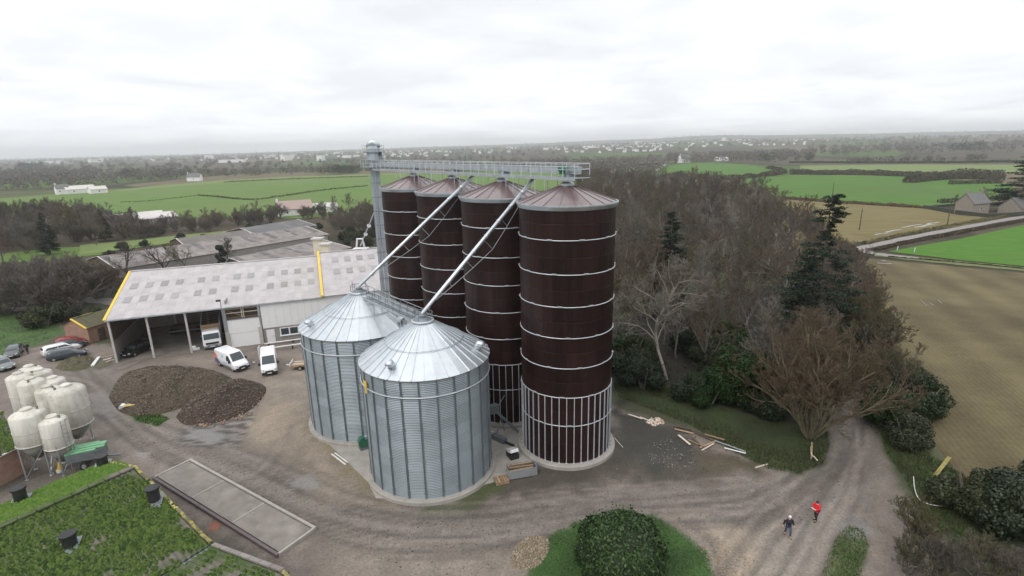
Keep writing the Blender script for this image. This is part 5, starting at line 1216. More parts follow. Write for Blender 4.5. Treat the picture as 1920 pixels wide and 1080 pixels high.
def shrub(label, px, sc, m=ever_o, v=0, loc=None, group=None, name='shrub', sz=None):
    g = loc if loc is not None else G(*px); o = plant(name, label, 'shrub', SH[v % 3], (m, bark), (g[0], g[1], 0), random.random()*6, sc, group, ('foliage', 'stem'))
    if sz: o.scale = (sc, sc, sc*sz)
    return o

# ---- individual trees
def conifer_mesh(seed, H, R, n_wh=26, bare_top=None):
    r_ = np.random.default_rng(seed); R_ = random.Random(seed); seg = []; P = []; N = []
    for i in range(11):
        z0, z1 = H*i/11, H*(i+1)/11; seg.append((0.10*math.sin(z0), 0.08*math.cos(z0*1.3), z0, 0.10*math.sin(z1), .08*math.cos(z1*1.3), z1, .36*(1-z0/H)+.04, .36*(1-z1/H)+.04))
    for w in range(n_wh):
        f = (w+.5)/n_wh; z = H*(.10+.90*f)
        prof = bare_top(f) if bare_top else (1-f)**.8
        for k in range(R_.randint(4, 6)):
            a = R_.random()*6.28; L = R*prof*R_.uniform(.6, 1.15)
            if L < .25: L = .25
            tip = (L*math.cos(a), L*math.sin(a), z-L*.10+R_.uniform(-.2, .4)); seg.append((0, 0, z, tip[0], tip[1], tip[2], .06*(1-f)+.02, .012))
            n = int(26+60*L/R*3)
            t = .25+.75*np.sqrt(r_.random(n)); q = np.stack([tip[0]*t, tip[1]*t, z+(tip[2]-z)*t], -1)
            wdt = .14+.26*L/R*(R*.28)*(1-np.abs(t-.65))
            q += r_.normal(0, 1, (n, 3))*np.stack([wdt, wdt, wdt*.30], -1); P.append(q); N.append(np.tile([0, 0, 1.0], (n, 1)))
    P = np.concatenate(P); N = np.concatenate(N); V, F = leaves(P, N, .17, r_, .5)
    return fast_mesh('trunk', *tubes(seg, 6)), fast_mesh('crown', V, F)
def cedar_prof(f):
    if f > .90: return .20
    if f > .80: return .30
    if f > .72: return .12
    if f > .66: return .20
    return .42+.85*(1-f/.66)**.75*.8
cm = conifer_mesh(5, 20.5, 6.0, 34, cedar_prof)
cedar = plant('cedar_tree', 'dark cedar with a flat tufted top rising above the bare wood', 'tree', cm, (bark, conif), tuple(G(1522, 655)), .4, 1.06)
cm2 = conifer_mesh(6, 17.5, 4.2, 30, lambda f: (1-f)**.75+.08)
plant('conifer_tree', 'narrow dark conifer half hidden among bare trees behind the brown silos', 'tree', cm2, (bark, conif), tuple(G(1250, 590)), 1.0, 1.0)
# pale dead tree by the silo
dt = grow_tree(43, H=16.5, trunk=.30, counts=(16, 9, 7, 5), lens=(.50, .52, .5, .5), tr=.22, spread=1.1, up=.07, wob=.28, twig_r=.020)
dm = (fast_mesh('trunk', *tubes(dt[0], 7)), fast_mesh('crown', *tubes(dt[1], 4)))
plant('dead_tree', 'pale grey leafless tree with crooked twisted limbs at the wood edge', 'tree', dm, (bark_pale, twig_g), tuple(G(1250, 712)), 2.0, 1.0)
# big coppiced tree by the track
ct = grow_tree(52, H=15.5, trunk=.26, counts=(10, 8, 7, 5), lens=(.42, .48, .5, .5), stems=17, stem_spread=.74, tr=.15, spread=.76, up=.10, wob=.12, twig_r=.018)
cmsh = (fast_mesh('trunk', *tubes(ct[0], 6)), fast_mesh('crown', *tubes(ct[1], 3)))
copp_bark = mat('green_bark', (0.12, 0.105, 0.062), (0.19, 0.16, 0.10), rough=.9, scale=3)
plant('coppiced_tree', 'broad many-stemmed coppiced tree with russet twigs beside the track bend', 'tree', cmsh, (copp_bark, twig_r), tuple(G(1518, 822)), 0.5, .92)
# holly and other evergreens at the wood edge
hol = shrub_mesh(71, 4.0, 8.6, 30000, .12, .5, 30)
plant('holly_tree', 'dense dark evergreen holly between the dead tree and the coppiced tree', 'tree', (stem_mesh(71, 6, 3), hol), (bark, ever), tuple(G(1385, 760)), 0, 1.0)
for i, (px, sc) in enumerate((((1205, 730), 1.3), ((1290, 752), 1.2), ((1330, 765), 1.0), ((1432, 778), 1.3), ((1455, 745), 1.8), ((1350, 745), 1.5), ((1180, 690), 1.7))):
    shrub('dark evergreen undershrub along the edge of the wood', px, sc, ever, i, group='undershrubs along the wood edge')
for i, p in enumerate(rand_in(W([(1165, 735), (1155, 660), (1300, 640), (1430, 690), (1540, 700), (1545, 765), (1450, 770), (1330, 740), (1230, 712)]), 26)):
    shrub('low dark ivy and holly clump under the wood edge trees', None, random.uniform(.8, 1.7), (ever, ever_o)[i % 2], i, loc=(p[0], p[1]), group='ivy clumps under the trees')
# ---- the bare wood on the right
wood_poly = W([(1152, 690), (1230, 715), (1330, 740), (1430, 775), (1545, 775), (1560, 720), (1580, 620), (1560, 540), (1500, 440), (1440, 400), (1400, 372), (1300, 352), (1180, 345), (1080, 345), (1090, 420), (1130, 560)])
pts = []
cand = rand_in(wood_poly, 9000)
dist = np.hypot(cand[:, 0], cand[:, 1])
def far_ok(p, mind):
    return all((p[0]-q[0])**2+(p[1]-q[1])**2 > mind*mind for q in pts)
keepc = [np.array((*G2(1250, 712),)), np.array((*G2(1518, 822),)), np.array((*G2(1522, 655),))]
for p in cand:
    D = math.hypot(*p); mind = 3.9+0.013*D
    if min(np.hypot(*(p-k)) for k in keepc) < 4.5 or np.hypot(*(p-keepc[2])) < 6.5: continue
    if any(np.hypot(p[0]-S_at(i)[0], p[1]-S_at(i)[1]) < 8.5 for i in range(4)): continue
    if far_ok(p, mind): pts.append(p)
    if len(pts) >= 285: break
for i, p in enumerate(pts):
    k = random.random(); D = math.hypot(*p); v = TV[i % 5]
    m = twig if k < .50 else (twig_r if k < .68 else (twig_g if k < .80 else twig_o))
    sc = random.uniform(.72, 1.05)*(0.86 if D < 80 else 1.0)
    plant('bare_tree', {twig: 'brown twigged leafless tree standing in the wood beside the silos', twig_r: 'russet twigged leafless tree standing in the wood beside the silos', twig_g: 'pale grey twigged leafless tree standing in the wood beside the silos', twig_o: 'olive twigged leafless tree standing in the wood beside the silos'}[m], 'tree', v, ((bark, bark_grey)[i % 2], m), (p[0], p[1], 0), random.random()*6.28, sc, {twig: 'brown', twig_r: 'russet', twig_g: 'grey', twig_o: 'olive'}[m]+' twigged trees of the wood')
# undergrowth: brambles and ivy on the wood floor
P = rand_in(wood_poly, 60000); P = P[np.hypot(P[:, 0], P[:, 1]) < 150]; zz = fbm(P[:, 0]+40, P[:, 1]+80, .35, 3)
P3 = np.stack([P[:, 0], P[:, 1], np.maximum(0.05, rng.random(len(P))*2.6*np.maximum(zz-.25, .05)*2)], -1)
V, F = leaves(P3, np.tile([0, 0, 1.0], (len(P3), 1)), .20, rng)
tag(stuff(obj('undergrowth', fast_mesh('undergrowth', V, F), leaf_mat('bramble', (0.014, 0.015, 0.007), (0.045, 0.037, 0.021), .8))), 'dark bramble and ivy undergrowth on the wood floor', 'undergrowth')
# ---- hedge of trees between track and ploughed field
def line_pts(pl, step, jit=0.0):
    c = np.array(smooth_pl(pl, 10)); out = []; acc = 0; last = c[0]
    for p in c:
        if np.hypot(*(p-last)) >= step: out.append(p+np.random.default_rng(int(abs(p[0]*97+p[1]*13))).normal(0, jit, 2)); last = p
    return out
for i, p in enumerate(line_pts(W([(1665, 800), (1640, 730), (1620, 660), (1600, 590), (1580, 530), (1560, 490)]), 2.9, .8)):
    sc = random.uniform(.9, 1.5)
    if i % 3 == 0: plant('bare_tree', 'leafless hedgerow tree beside the ploughed field', 'tree', TV[i % 5], (bark, (twig_o, twig)[i % 2]), (p[0], p[1], 0), random.random()*6, random.uniform(.45, .66), 'hedgerow trees by the ploughed field')
    else: plant('bare_shrub', 'leafless scrubby hedge bush beside the ploughed field', 'shrub', TB[i % 3], (bark, (twig, twig_o, twig_r)[i % 3]), (p[0], p[1], 0), random.random()*6, sc, 'hedge bushes by the ploughed field', ('stems', 'twigs'))
for i, (px, sc, m) in enumerate((((1680, 800), 1.7, ever), ((1722, 775), 1.5, ever), ((1655, 770), 1.3, ever_o), ((1690, 740), 1.4, ever_o), ((1700, 838), 1.1, ever_o))):
    shrub('dark evergreen bush in the hedge where the track leaves the yard', px, sc, m, i, group='evergreen bushes in the track hedge')
for i, (px, sc, m) in enumerate((((1812, 960), 1.45, ever_o), ((1905, 1000), 1.6, ever), ((1960, 960), 1.5, ever_o))):
    shrub(['rounded olive green bush on the bank by the fallen tape', 'dark green bush at the corner of the ploughed field', 'olive bush beyond the dark corner bush'][i], px, sc, m, i)
for i, px in enumerate(((1800, 950), (1835, 965), (1890, 985), (1920, 1010))): plant('bare_shrub', 'leafless twigs straggling through the bushes on the field bank', 'shrub', TB[i % 3], (bark, (twig_o, twig_l)[i % 2]), tuple(G(*px)), i*1.9, .55, 'straggling twigs on the field bank', ('stems', 'twigs'))
for i, px in enumerate(((1700, 1075), (1760, 1085), (1830, 1080), (1880, 1100), (1720, 1020))):
    plant('bare_shrub', 'low leafless bramble bush on the bank below the ploughed field', 'shrub', TB[i % 3], (bark, (twig_o, twig)[i % 2]), tuple(G(*px)), i*1.3, .62, 'low bramble bushes on the bank', ('stems', 'twigs'))
# ---- clipped bush on the island
r_ = np.random.default_rng(77)
bg = G(1163, 1052); bl = [(0, 0, .6, 2.75, 2.6, 2.5)]+[(1.7*math.cos(a), 1.6*math.sin(a), .7+.5*math.sin(a*3), 1.2, 1.2, 1.25) for a in np.linspace(0, 6.28, 11)[:-1]]+[(.5, .4, 2.1, 1.2, 1.2, 1.0), (-.7, -.2, 1.9, 1.3, 1.3, 1.0)]
rb_ = random.Random(8); bl = [tuple(v*1.12 for v in b) for b in bl]+[(2.3*math.cos(a)*rb_.uniform(.7, 1.1), 2.2*math.sin(a)*rb_.uniform(.7, 1.1), rb_.uniform(.5, 2.2), .8, .8, .75) for a in np.linspace(0, 6.28, 13)[:-1]]
Pb, db = blob_points(bl, 30000, r_, .14); Pb = Pb[Pb[:, 2] > .03]; db = db[:len(Pb)]
db = Pb-np.array([0, 0, .4]); db /= np.linalg.norm(db, axis=1)[:, None]
V, F = leaves(Pb, db, .11, r_)
ib = thing('clipped_bush', 'large rounded clipped evergreen bush on the grass island', 'shrub', (bg.x, bg.y, 0))
obj('foliage', fast_mesh('foliage', V, F), box_l, ib)
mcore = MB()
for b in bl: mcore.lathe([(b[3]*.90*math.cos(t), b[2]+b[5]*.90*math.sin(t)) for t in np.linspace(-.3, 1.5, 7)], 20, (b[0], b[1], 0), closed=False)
mcore.build('stem', mat('bush_shade_core', (0.012, 0.02, 0.008), (0.02, 0.03, 0.012), rough=.95), ib)  # dark core filling the bush, shade behind the leaves put into its colour

# ---- trees and bushes on the left
def bt(label, px, sc, m=twig, v=0, name='bare_tree', group=None, mesh=TV, cat='tree', z=0, nm=('trunk', 'crown')):
    g = G(*px); return plant(name, label, cat, mesh[v % len(mesh)], (bark, m), (g.x, g.y, 0), random.random()*6, sc, group, nm)
big = grow_tree(61, H=10, trunk=.12, counts=(8, 8, 7, 5), lens=(.6, .5, .5, .5), stems=10, stem_spread=1.0, tr=.14, spread=.8, up=.08, twig_r=.022)
bigm = (fast_mesh('trunk', *tubes(big[0], 5)), fast_mesh('crown', *tubes(big[1], 3)))
plant('thicket_tree', 'wide brown many-stemmed thicket tree beyond the brick shed', 'tree', bigm, (bark, twig_l), tuple(G(95, 585)), 1.0, 1.35)
for i, (px, sc) in enumerate((((40, 575), 1.15), ((140, 580), 1.1), ((75, 560), 1.2), ((185, 560), .85), ((10, 590), .8))): plant('thicket_tree', 'brown many-stemmed thicket tree crowding round the wide one', 'tree', bigm, (bark, (twig_l, twig)[i % 2]), tuple(G(*px)), 1.0+i*1.7, sc, 'thicket trees beyond the brick shed')
plant('thicket_tree', 'olive-brown thicket tree behind the wide brown one', 'tree', bigm, (bark, twig_l), tuple(G(150, 556)), 2.0, 1.0)
for i, (px, sc) in enumerate((((88, 612), 1.5), ((128, 600), 1.2), ((175, 600), .9), ((60, 600), 1.0))):
    shrub('dark evergreen bush at the foot of the thicket beyond the brick shed', px, sc, ever_o, i, group='bushes below the thicket')
pol = grow_tree(63, H=9, trunk=.25, counts=(9, 6, 5, 3), lens=(.6, .5, .5, .5), tr=.26, spread=1.0, up=.06, wob=.2, twig_r=.02)
polm = (fast_mesh('trunk', *tubes(pol[0], 5)), fast_mesh('crown', *tubes(pol[1], 3)))
dark_bark = mat('dark_bark', (0.045, 0.038, 0.03), (0.075, 0.065, 0.05), rough=.9); twig_k = leaf_mat('dark_twigs', (0.055, 0.047, 0.036), (0.095, 0.082, 0.064), .9)
plant('spreading_tree', 'dark spreading leafless tree just behind the barn ridge, nearest the yellow roof edge', 'tree', polm, (dark_bark, twig_k), tuple(G(245, 528)), .3, 1.05)
plant('spreading_tree', 'dark leafless tree behind the middle of the barn ridge', 'tree', polm, (dark_bark, twig_k), tuple(G(312, 518)), 2.4, 1.0)
bt('olive twiggy tree behind the barn ridge beside the ivy-clad one', (355, 518), .72, twig_o, 2)
ivy = shrub_mesh(81, 1.7, 9.5, 6500, .17, .4, 16)
plant('ivy_tree', 'ivy-clad dark green trunk behind the barn ridge', 'tree', (stem_mesh(81, 9, 1.2), ivy), (bark, ever), tuple(G(420, 508)), 0, .92)
bt('leafless branches round the ivy-clad trunk', (432, 506), .6, twig_k, 3)
LEFT = [((20, 470), .95), ((60, 455), 1.0), ((100, 470), 1.1), ((140, 450), 1.05), ((180, 460), .8), ((0, 440), .9), ((40, 425), .85), ((90, 430), .95), ((150, 425), .9), ((-40, 455), 1.0), ((215, 440), .62), ((10, 500), .8), ((-30, 500), .9), ((240, 452), .5), ((190, 430), .6), ((120, 440), .9), ((70, 440), .95)]
for i, (px, sc) in enumerate(LEFT): bt('leafless tree in the belt between the pasture and the thicket', px, sc*.95, (twig, twig_o, twig, twig_r)[i % 4], i, group='tree belt below the pasture')
belt = W([(-120, 520), (-120, 415), (0, 402), (120, 408), (235, 418), (250, 445), (190, 458), (150, 462), (100, 480), (0, 490)])
for i, p in enumerate(rand_in(belt, 75)): plant('bare_shrub', 'bushy leafless thicket shrub in the belt below the pasture', 'shrub', TB[i % 3], (bark, (twig_l, twig_o, twig_l, twig, twig_g)[i % 5]), (p[0], p[1], 0), random.random()*6, random.uniform(1.0, 1.9), 'thicket shrubs below the pasture', ('stems', 'twigs'))
scrub = W([(250, 436), (330, 428), (440, 418), (520, 408), (600, 402), (720, 396), (730, 450), (640, 440), (610, 425), (540, 415), (450, 428), (320, 446), (255, 450)])
for i, p in enumerate(rand_in(scrub, 70)): plant('bare_shrub', 'rounded leafless bush in the hedge between the sheds and the pasture', 'shrub', TB[i % 3], (bark, (twig_l, twig_o, twig_l, twig)[i % 4]), (p[0], p[1], 0), random.random()*6, random.uniform(.7, 1.35), 'hedge bushes between sheds and pasture', ('stems', 'twigs'))
plant('cypress_tree', 'dark evergreen tree in the tree belt below the pasture', 'tree', cm2, (bark, conif), tuple(G(95, 478)), 0, .72)
plant('cypress_tree', 'slender dark evergreen at the end of the tree belt', 'tree', cm2, (bark, ever_o), tuple(G(198, 452)), 0, .62)
MIDL = [((355, 432), .62), ((385, 436), .66), ((410, 428), .55), ((460, 424), .62), ((490, 420), .70), ((515, 416), .6), ((445, 420), .5), ((640, 412), .6), ((655, 402), .7), ((685, 408), .6), ((672, 420), .5), ((630, 396), .55), ((585, 410), .45), ((330, 428), .5), ((700, 430), .55), ((690, 445), .5), ((610, 418), .4), ((525, 408), .5), ((710, 415), .6)]
for i, (px, sc) in enumerate(MIDL): bt('round leafless hedge tree along the near edge of the big pasture', px, sc*1.0, (twig_o, twig, twig_r, twig)[i % 4], i, group='hedge trees along the pasture edge')
for i, px in enumerate(((380, 448), (340, 452), (430, 440), (300, 440), (275, 436), (470, 430), (560, 420), (600, 428), (640, 430), (660, 440), (690, 460), (655, 460), (230, 470), (270, 462), (210, 485), (140, 500), (100, 510), (170, 520))):
    shrub('scrubby dark green bush among the sheds behind the barn', px, random.uniform(.6, 1.1), (ever_o, ever)[i % 2], i, group='bushes among the back sheds')
# ---- hedgerows across the fields: one joined thing each
hedge_l = leaf_mat('hedge_twigs', (0.040, 0.034, 0.022), (0.082, 0.068, 0.044), .9)
hedge_g = leaf_mat('hedge_leaves', (0.020, 0.026, 0.012), (0.052, 0.056, 0.028), .9)
def hedge(label, pxs, w, h, m, n, size, seed, lump=.5):
    r_ = np.random.default_rng(seed); pl = np.array(smooth_pl(W(pxs), 8)); sl_ = np.hypot(*np.diff(pl, axis=0).T); cs = np.concatenate([[0], np.cumsum(sl_)]); s = r_.random(n)*cs[-1]
    x = np.interp(s, cs, pl[:, 0]); y = np.interp(s, cs, pl[:, 1]); a = r_.random(n)*math.pi; k = .55+lump*fbm(s/ (h*2.2)+seed*7, s*0+seed, 1.0, 3)*1.4
    d = np.gradient(pl, axis=0); d /= np.hypot(d[:, 0], d[:, 1])[:, None]; nx = np.interp(s, cs, -d[:, 1]); ny = np.interp(s, cs, d[:, 0])
    rr_ = 1-.4*r_.random(n); off = np.cos(a)*w/2*rr_*k; z = np.sin(a)*h*rr_*k
    P = np.stack([x+nx*off, y+ny*off, np.maximum(z, .05)], -1); V, F = leaves(P, np.stack([nx*np.cos(a), ny*np.cos(a), np.sin(a)], -1), size, r_)
    o = obj('hedge', fast_mesh('hedge', V, F), m); return tag(o, label, 'hedge')
hedge('dark hedge line crossing the big left pasture', [(370, 367), (400, 369), (470, 375), (540, 367), (600, 358), (690, 349)], 1.6, 1.3, hedge_g, 2600, .32, 1)
hedge('thin broken hedge remnant in the big left pasture', [(225, 380), (280, 377), (370, 367)], .9, .7, hedge_g, 500, .25, 2)
hedge('low hedge near the far edge of the big pasture', [(420, 342), (500, 338), (600, 334), (690, 331.5)], 1.6, 1.2, hedge_g, 1800, .4, 3)
hedge('low bramble bank between the green pasture and the stubble field', [(1465, 372), (1540, 378), (1600, 382), (1680, 387), (1735, 391)], 2.2, 1.4, leaf_mat('bracken', (0.075, 0.045, 0.028), (0.12, 0.085, 0.05), .9), 4200, .28, 4)
hedge('grassy bank along the upper side of the lane', [(1620, 458), (1700, 440), (1800, 421), (1925, 399)], 2.6, 1.1, leaf_mat('bank_grass', (0.10, 0.095, 0.042), (0.15, 0.14, 0.07), .9), 6000, .22, 5, .25)
hedge('dark earth bank along the lower side of the lane', [(1640, 470), (1700, 456), (1800, 437), (1925, 414)], 2.2, 1.2, leaf_mat('bank_earth', (0.045, 0.034, 0.022), (0.085, 0.062, 0.04), .9), 6000, .22, 6, .25)
hedge('thin ditch edge along the foot of the bright green field', [(1665, 482), (1800, 493), (1925, 505)], .6, .35, hedge_g, 1500, .15, 7)
hedge('shaggy brown hedge below the light pasture', [(1480, 327), (1540, 327), (1620, 328), (1700, 331), (1790, 334), (1880, 338)], 7, 4.5, hedge_l, 9000, .55, 8)
hedge('tall brown thicket spur in the middle pasture', [(1700, 343), (1740, 339), (1800, 335), (1880, 334)], 8, 6.5, hedge_l, 7000, .5, 9)
hedge('straight dark hedge between the light and far pastures', [(1480, 305.5), (1600, 306), (1750, 306), (1925, 304)], 5, 3.6, hedge_g, 8000, .6, 10, .2)
hedge('low dark bush line in the middle pasture', [(1780, 346), (1800, 345), (1880, 344)], 2.5, 2.4, hedge_g, 1500, .35, 11)
hedge('brown hedge below the village field', [(1262, 330), (1300, 334), (1360, 336), (1420, 332), (1470, 324), (1440, 316)], 6, 4.0, hedge_l, 7000, .6, 12)
hedge('brown hedge along the village paddock', [(1120, 313), (1180, 311.5), (1235, 309)], 4, 3.0, hedge_l, 3000, .7, 13)
hedge('hedge with ivy behind the stone house', [(1760, 381), (1850, 376), (1925, 372)], 2.5, 2.0, hedge_g, 2500, .3, 14)
hedge('rough scrub edge between the wood and the stubble field', [(1440, 385), (1480, 410), (1530, 445), (1580, 470), (1600, 480)], 5, 2.4, hedge_l, 6500, .3, 15)
hedge('overgrown green hedge behind the stores by the elevator tower', [(640, 452), (680, 446), (720, 440)], 5, 3.0, hedge_g, 5000, .28, 16)
plant('pine_tree', 'broad dark pine behind the stone outbuilding', 'tree', cm2, (bark, conif), tuple(G(1918, 398)), 0, 1.0).scale = (2.4, 2.4, 1.35)
for i, (px, sc) in enumerate((((1830, 392), .5), ((1845, 390), .6), ((1860, 388), .55), ((1790, 386), .35))): bt('thin leafless tree beside the stone house', px, sc, twig_o, i, group='thin trees by the stone house')
# ---- far woods: uncountable masses of bare crowns
def far_wood(label, regions, m, seed, card=1.6, per=70):
    r_ = np.random.default_rng(seed); Vs, Fs, b = [], [], 0
    for (poly, n, hmin, hmax) in regions:
        C = rand_in(np.array(poly), n); H = hmin+(hmax-hmin)*r_.random(n); zb = hz(C[:, 0], C[:, 1])
        D = np.hypot(C[:, 0], C[:, 1]); cs = np.clip(D/450, .5, 3)
        d = r_.normal(0, 1, (n, per, 3)); d /= np.linalg.norm(d, axis=2)[:, :, None]; q = (1-.45*r_.random((n, per)))[:, :, None]
        R = (H*.52)[:, None]; P = np.stack([C[:, 0:1]+d[:, :, 0]*q[:, :, 0]*R, C[:, 1:2]+d[:, :, 1]*q[:, :, 0]*R, np.maximum(zb[:, None]+.2, zb[:, None]+H[:, None]*.52+d[:, :, 2]*q[:, :, 0]*(H*.5)[:, None])], -1).reshape(-1, 3)
        V, F = leaves(P, d.reshape(-1, 3), card*.3*np.repeat(cs, per), r_, .6); Vs.append(V); Fs.append(F+b); b += len(V)
    return tag(stuff(obj('woodland', fast_mesh('woodland', np.concatenate(Vs), np.concatenate(Fs)), m)), label, 'woodland')
far_twig = leaf_mat('far_twigs', (0.088, 0.076, 0.066), (0.142, 0.124, 0.108), .9)
far_ever = leaf_mat('far_evergreen', (0.018, 0.028, 0.016), (0.038, 0.052, 0.028), .9)
def WD(pts_): return [(d*math.tan(math.atan2(x-960, 960)), d) for x, d in pts_]     # column x at depth d
far_wood('grey-brown bare woods filling the shallow valley beyond the left pasture', [
    (W([(-60, 366), (0, 362), (100, 356), (210, 352), (330, 338), (330, 330), (100, 335), (-60, 345)]), 130, 7, 12),
    (W([(-80, 345), (300, 322), (330, 318), (120, 322), (-80, 330)]), 130, 7, 12),
    (WD([(330, 640), (860, 720), (1000, 900), (330, 760)]), 230, 7, 11),
    (WD([(0, 1000), (860, 1000), (1000, 1500), (-100, 1400)]), 170, 6, 11)], far_twig, 21)
far_wood('grey-brown bare woods beyond the silos and the right-hand fields', [
    (W([(1080, 340), (1240, 332), (1240, 322), (1080, 318)]), 130, 8, 13),
    (WD([(840, 560), (1240, 600), (1240, 900), (840, 800)]), 200, 8, 14),
    (WD([(1240, 760), (1500, 760), (1500, 1100), (1240, 1000)]), 190, 7, 13),
    (WD([(1490, 900), (2100, 900), (2100, 1400), (1490, 1400)]), 200, 9, 15),
    (WD([(1560, 640), (1800, 640), (1800, 670), (1560, 670)]), 40, 5, 9)], far_twig, 22)
far_wood('scattered bare copses and hedgerow trees spread over the distant land', [
    (WD([(-150, 1500), (2100, 1500), (2100, 3500), (-150, 3500)]), 1500, 8, 14),
    (WD([(-150, 3500), (2100, 3500), (2100, 6500), (-150, 6500)]), 1100, 10, 16)], far_twig, 23, 1.9, 36)
far_wood('dark evergreen clumps beyond the left pasture', [
    (W([(232, 337), (258, 335), (258, 331), (235, 332)]), 7, 10, 14), (W([(282, 335), (330, 331), (330, 328), (284, 330)]), 14, 8, 12), (W([(330, 330), (360, 330), (350, 326)]), 5, 8, 13), (W([(35, 320), (80, 318), (80, 314), (38, 316)]), 16, 12, 18),
    (W([(600, 327), (672, 326), (672, 321), (605, 322)]), 40, 8, 11)], far_ever, 24)
far_wood('dark evergreen trees on the skyline beyond the right-hand fields', [(WD([(1740, 1000), (1800, 1000), (1800, 1040), (1740, 1040)]), 12, 14, 20), (WD([(1900, 900), (2100, 900), (2100, 1000), (1900, 1000)]), 22, 10, 16), (WD([(1400, 720), (1430, 720), (1430, 750), (1400, 750)]), 5, 12, 16), (WD([(1480, 740), (1500, 740), (1500, 760), (1480, 760)]), 4, 10, 14)], far_ever, 25)
# ================================================================== HEAPS, VEHICLES, PEOPLE, SMALL THINGS
soil = mat('soil', (0.064, 0.051, 0.037), (0.105, 0.084, 0.062), rough=.95, scale=2.5, detail=8, c3=(0.038, 0.026, 0.022), s3=.35, bump=.9, bscale=6, spec=.15)
rubble = leaf_mat('rubble', (0.05, 0.04, 0.03), (0.24, 0.20, 0.165), .9)
brickbits = leaf_mat('brick_rubble', (0.22, 0.12, 0.08), (0.40, 0.30, 0.22), .9)
def stones(P, size, r_):
    n = len(P); s = size*(0.4+r_.random(n)**2*1.6); o = np.array([[1, 0, 0], [0, 1, 0], [-1, 0, 0], [0, -1, 0], [0, 0, .8], [0, 0, -.6]])
    V = P[:, None]+o[None]*(s[:, None, None]*(0.6+0.8*r_.random((n, 6, 1)))); a = r_.random(n)*6.28
    dx, dy = V[:, :, 0]-P[:, 0:1], V[:, :, 1]-P[:, 1:2]; V[:, :, 0] = P[:, 0:1]+dx*np.cos(a)[:, None]-dy*np.sin(a)[:, None]; V[:, :, 1] = P[:, 1:2]+dx*np.sin(a)[:, None]+dy*np.cos(a)[:, None]
    f = np.array([(0, 1, 4), (1, 2, 4), (2, 3, 4), (3, 0, 4), (1, 0, 5), (2, 1, 5), (3, 2, 5), (0, 3, 5)])
    return V.reshape(-1, 3), (np.arange(n)[:, None, None]*6+f[None]).reshape(-1, 3)
def heap(name, label, poly_px, H, m, nst, seed, ssize=.065, sm=rubble, peak=.55, cat='heap'):
    poly = np.array([p[:] for p in smooth_pl(W(poly_px)+[W(poly_px)[0]], 6)]); c = poly.mean(0); r_ = np.random.default_rng(seed)
    lo, hi = poly.min(0)-.4, poly.max(0)+.4; st = .22; X, Y = np.meshgrid(np.arange(lo[0], hi[0], st), np.arange(lo[1], hi[1], st), indexing='ij'); P = np.stack([X.ravel(), Y.ravel()], -1)
    def hh(P):
        d = pl_dist(P, poly); d = np.where(in_poly(P, poly), d, -d); n = fbm(P[:, 0]+seed*31, P[:, 1]+seed*17, .35, 4); n2_ = fbm(P[:, 0]+seed*11, P[:, 1]+seed*57, 1.6, 3)
        mx = 4.6; t = np.clip((d+.15)/mx, -0.05, 1); n3_ = fbm(P[:, 0]+seed*5, P[:, 1]+seed*71, .9, 3); return H*np.sign(t)*np.abs(t)**.85*(.45+1.05*n)*1.05+((n2_-.5)*.34+(n3_-.5)*.55)*np.clip(t*3, 0, 1)
    z = hh(P); V = np.stack([P[:, 0]-c[0], P[:, 1]-c[1], z], -1); ni, nj = X.shape; ii, jj = np.meshgrid(np.arange(ni-1), np.arange(nj-1), indexing='ij')
    F = np.stack([ii*nj+jj, (ii+1)*nj+jj, (ii+1)*nj+jj+1, ii*nj+jj+1], -1).reshape(-1, 4); ok = (z[F] > -.04).any(1); F = F[ok]
    o = thing(name, label, cat, (c[0], c[1], 0)); s_ = smooth(obj('soil', fast_mesh('soil', V, F), m, o))
    Q = rand_in(poly, nst); V, F = stones(np.stack([Q[:, 0]-c[0], Q[:, 1]-c[1], hh(Q)+.02], -1), ssize, r_); stuff(obj('stones', fast_mesh('stones', V, F), sm, o)); return o
heap('soil_heap', 'larger dark soil heap flecked with stones in front of the open barn', [(206, 745), (228, 708), (285, 690), (350, 690), (405, 698), (435, 716), (385, 740), (330, 768), (270, 780), (228, 772)], 1.95, soil, 5200, 31)
heap('soil_heap', 'smaller dark soil heap with brick rubble at its foot near the white vans', [(332, 782), (352, 757), (395, 730), (448, 712), (494, 724), (492, 745), (457, 775), (398, 794), (350, 796)], 1.5, mat('dark_soil', (0.046, 0.032, 0.027), (0.072, 0.052, 0.042), rough=.95, scale=2.5, detail=8, bump=.9, bscale=6, spec=.15), 2600, 32)
heap('soil_heap', 'low weedy soil heap between the parked cars and the barn', [(104, 690), (128, 672), (165, 668), (178, 680), (160, 692), (125, 696)], 1.2, mat('weedy_soil', (0.06, 0.062, 0.03), (0.10, 0.088, 0.052), rough=.95, scale=2), 350, 33, .07)
heap('gravel_heap', 'pale stony gravel heap at the edge of the grass island', [(962, 1035), (985, 1010), (1022, 1008), (1030, 1030), (1010, 1060), (975, 1068), (958, 1055)], .5, mat('gravel_soil', (0.17, 0.135, 0.095), (0.23, 0.185, 0.13), rough=.95, scale=3), 1500, 34, .055, leaf_mat('pale_stones', (0.17, 0.135, 0.095), (0.36, 0.30, 0.22), .9))
r_ = np.random.default_rng(90)
def scatter(label, poly_px, n, size, m, seed, name='rubble'):
    P = rand_in(np.array(W(poly_px)), n); V, F = stones(np.stack([P[:, 0], P[:, 1], 0*P[:, 0]+.05], -1), size, np.random.default_rng(seed)); return tag(stuff(obj(name, fast_mesh(name, V, F), m)), label, 'rubble')
scatter('brick rubble strewn along the foot of the smaller soil heap', [(335, 770), (355, 775), (400, 792), (460, 770), (495, 735), (500, 745), (465, 785), (400, 800), (350, 800)], 200, .10, brickbits, 41)
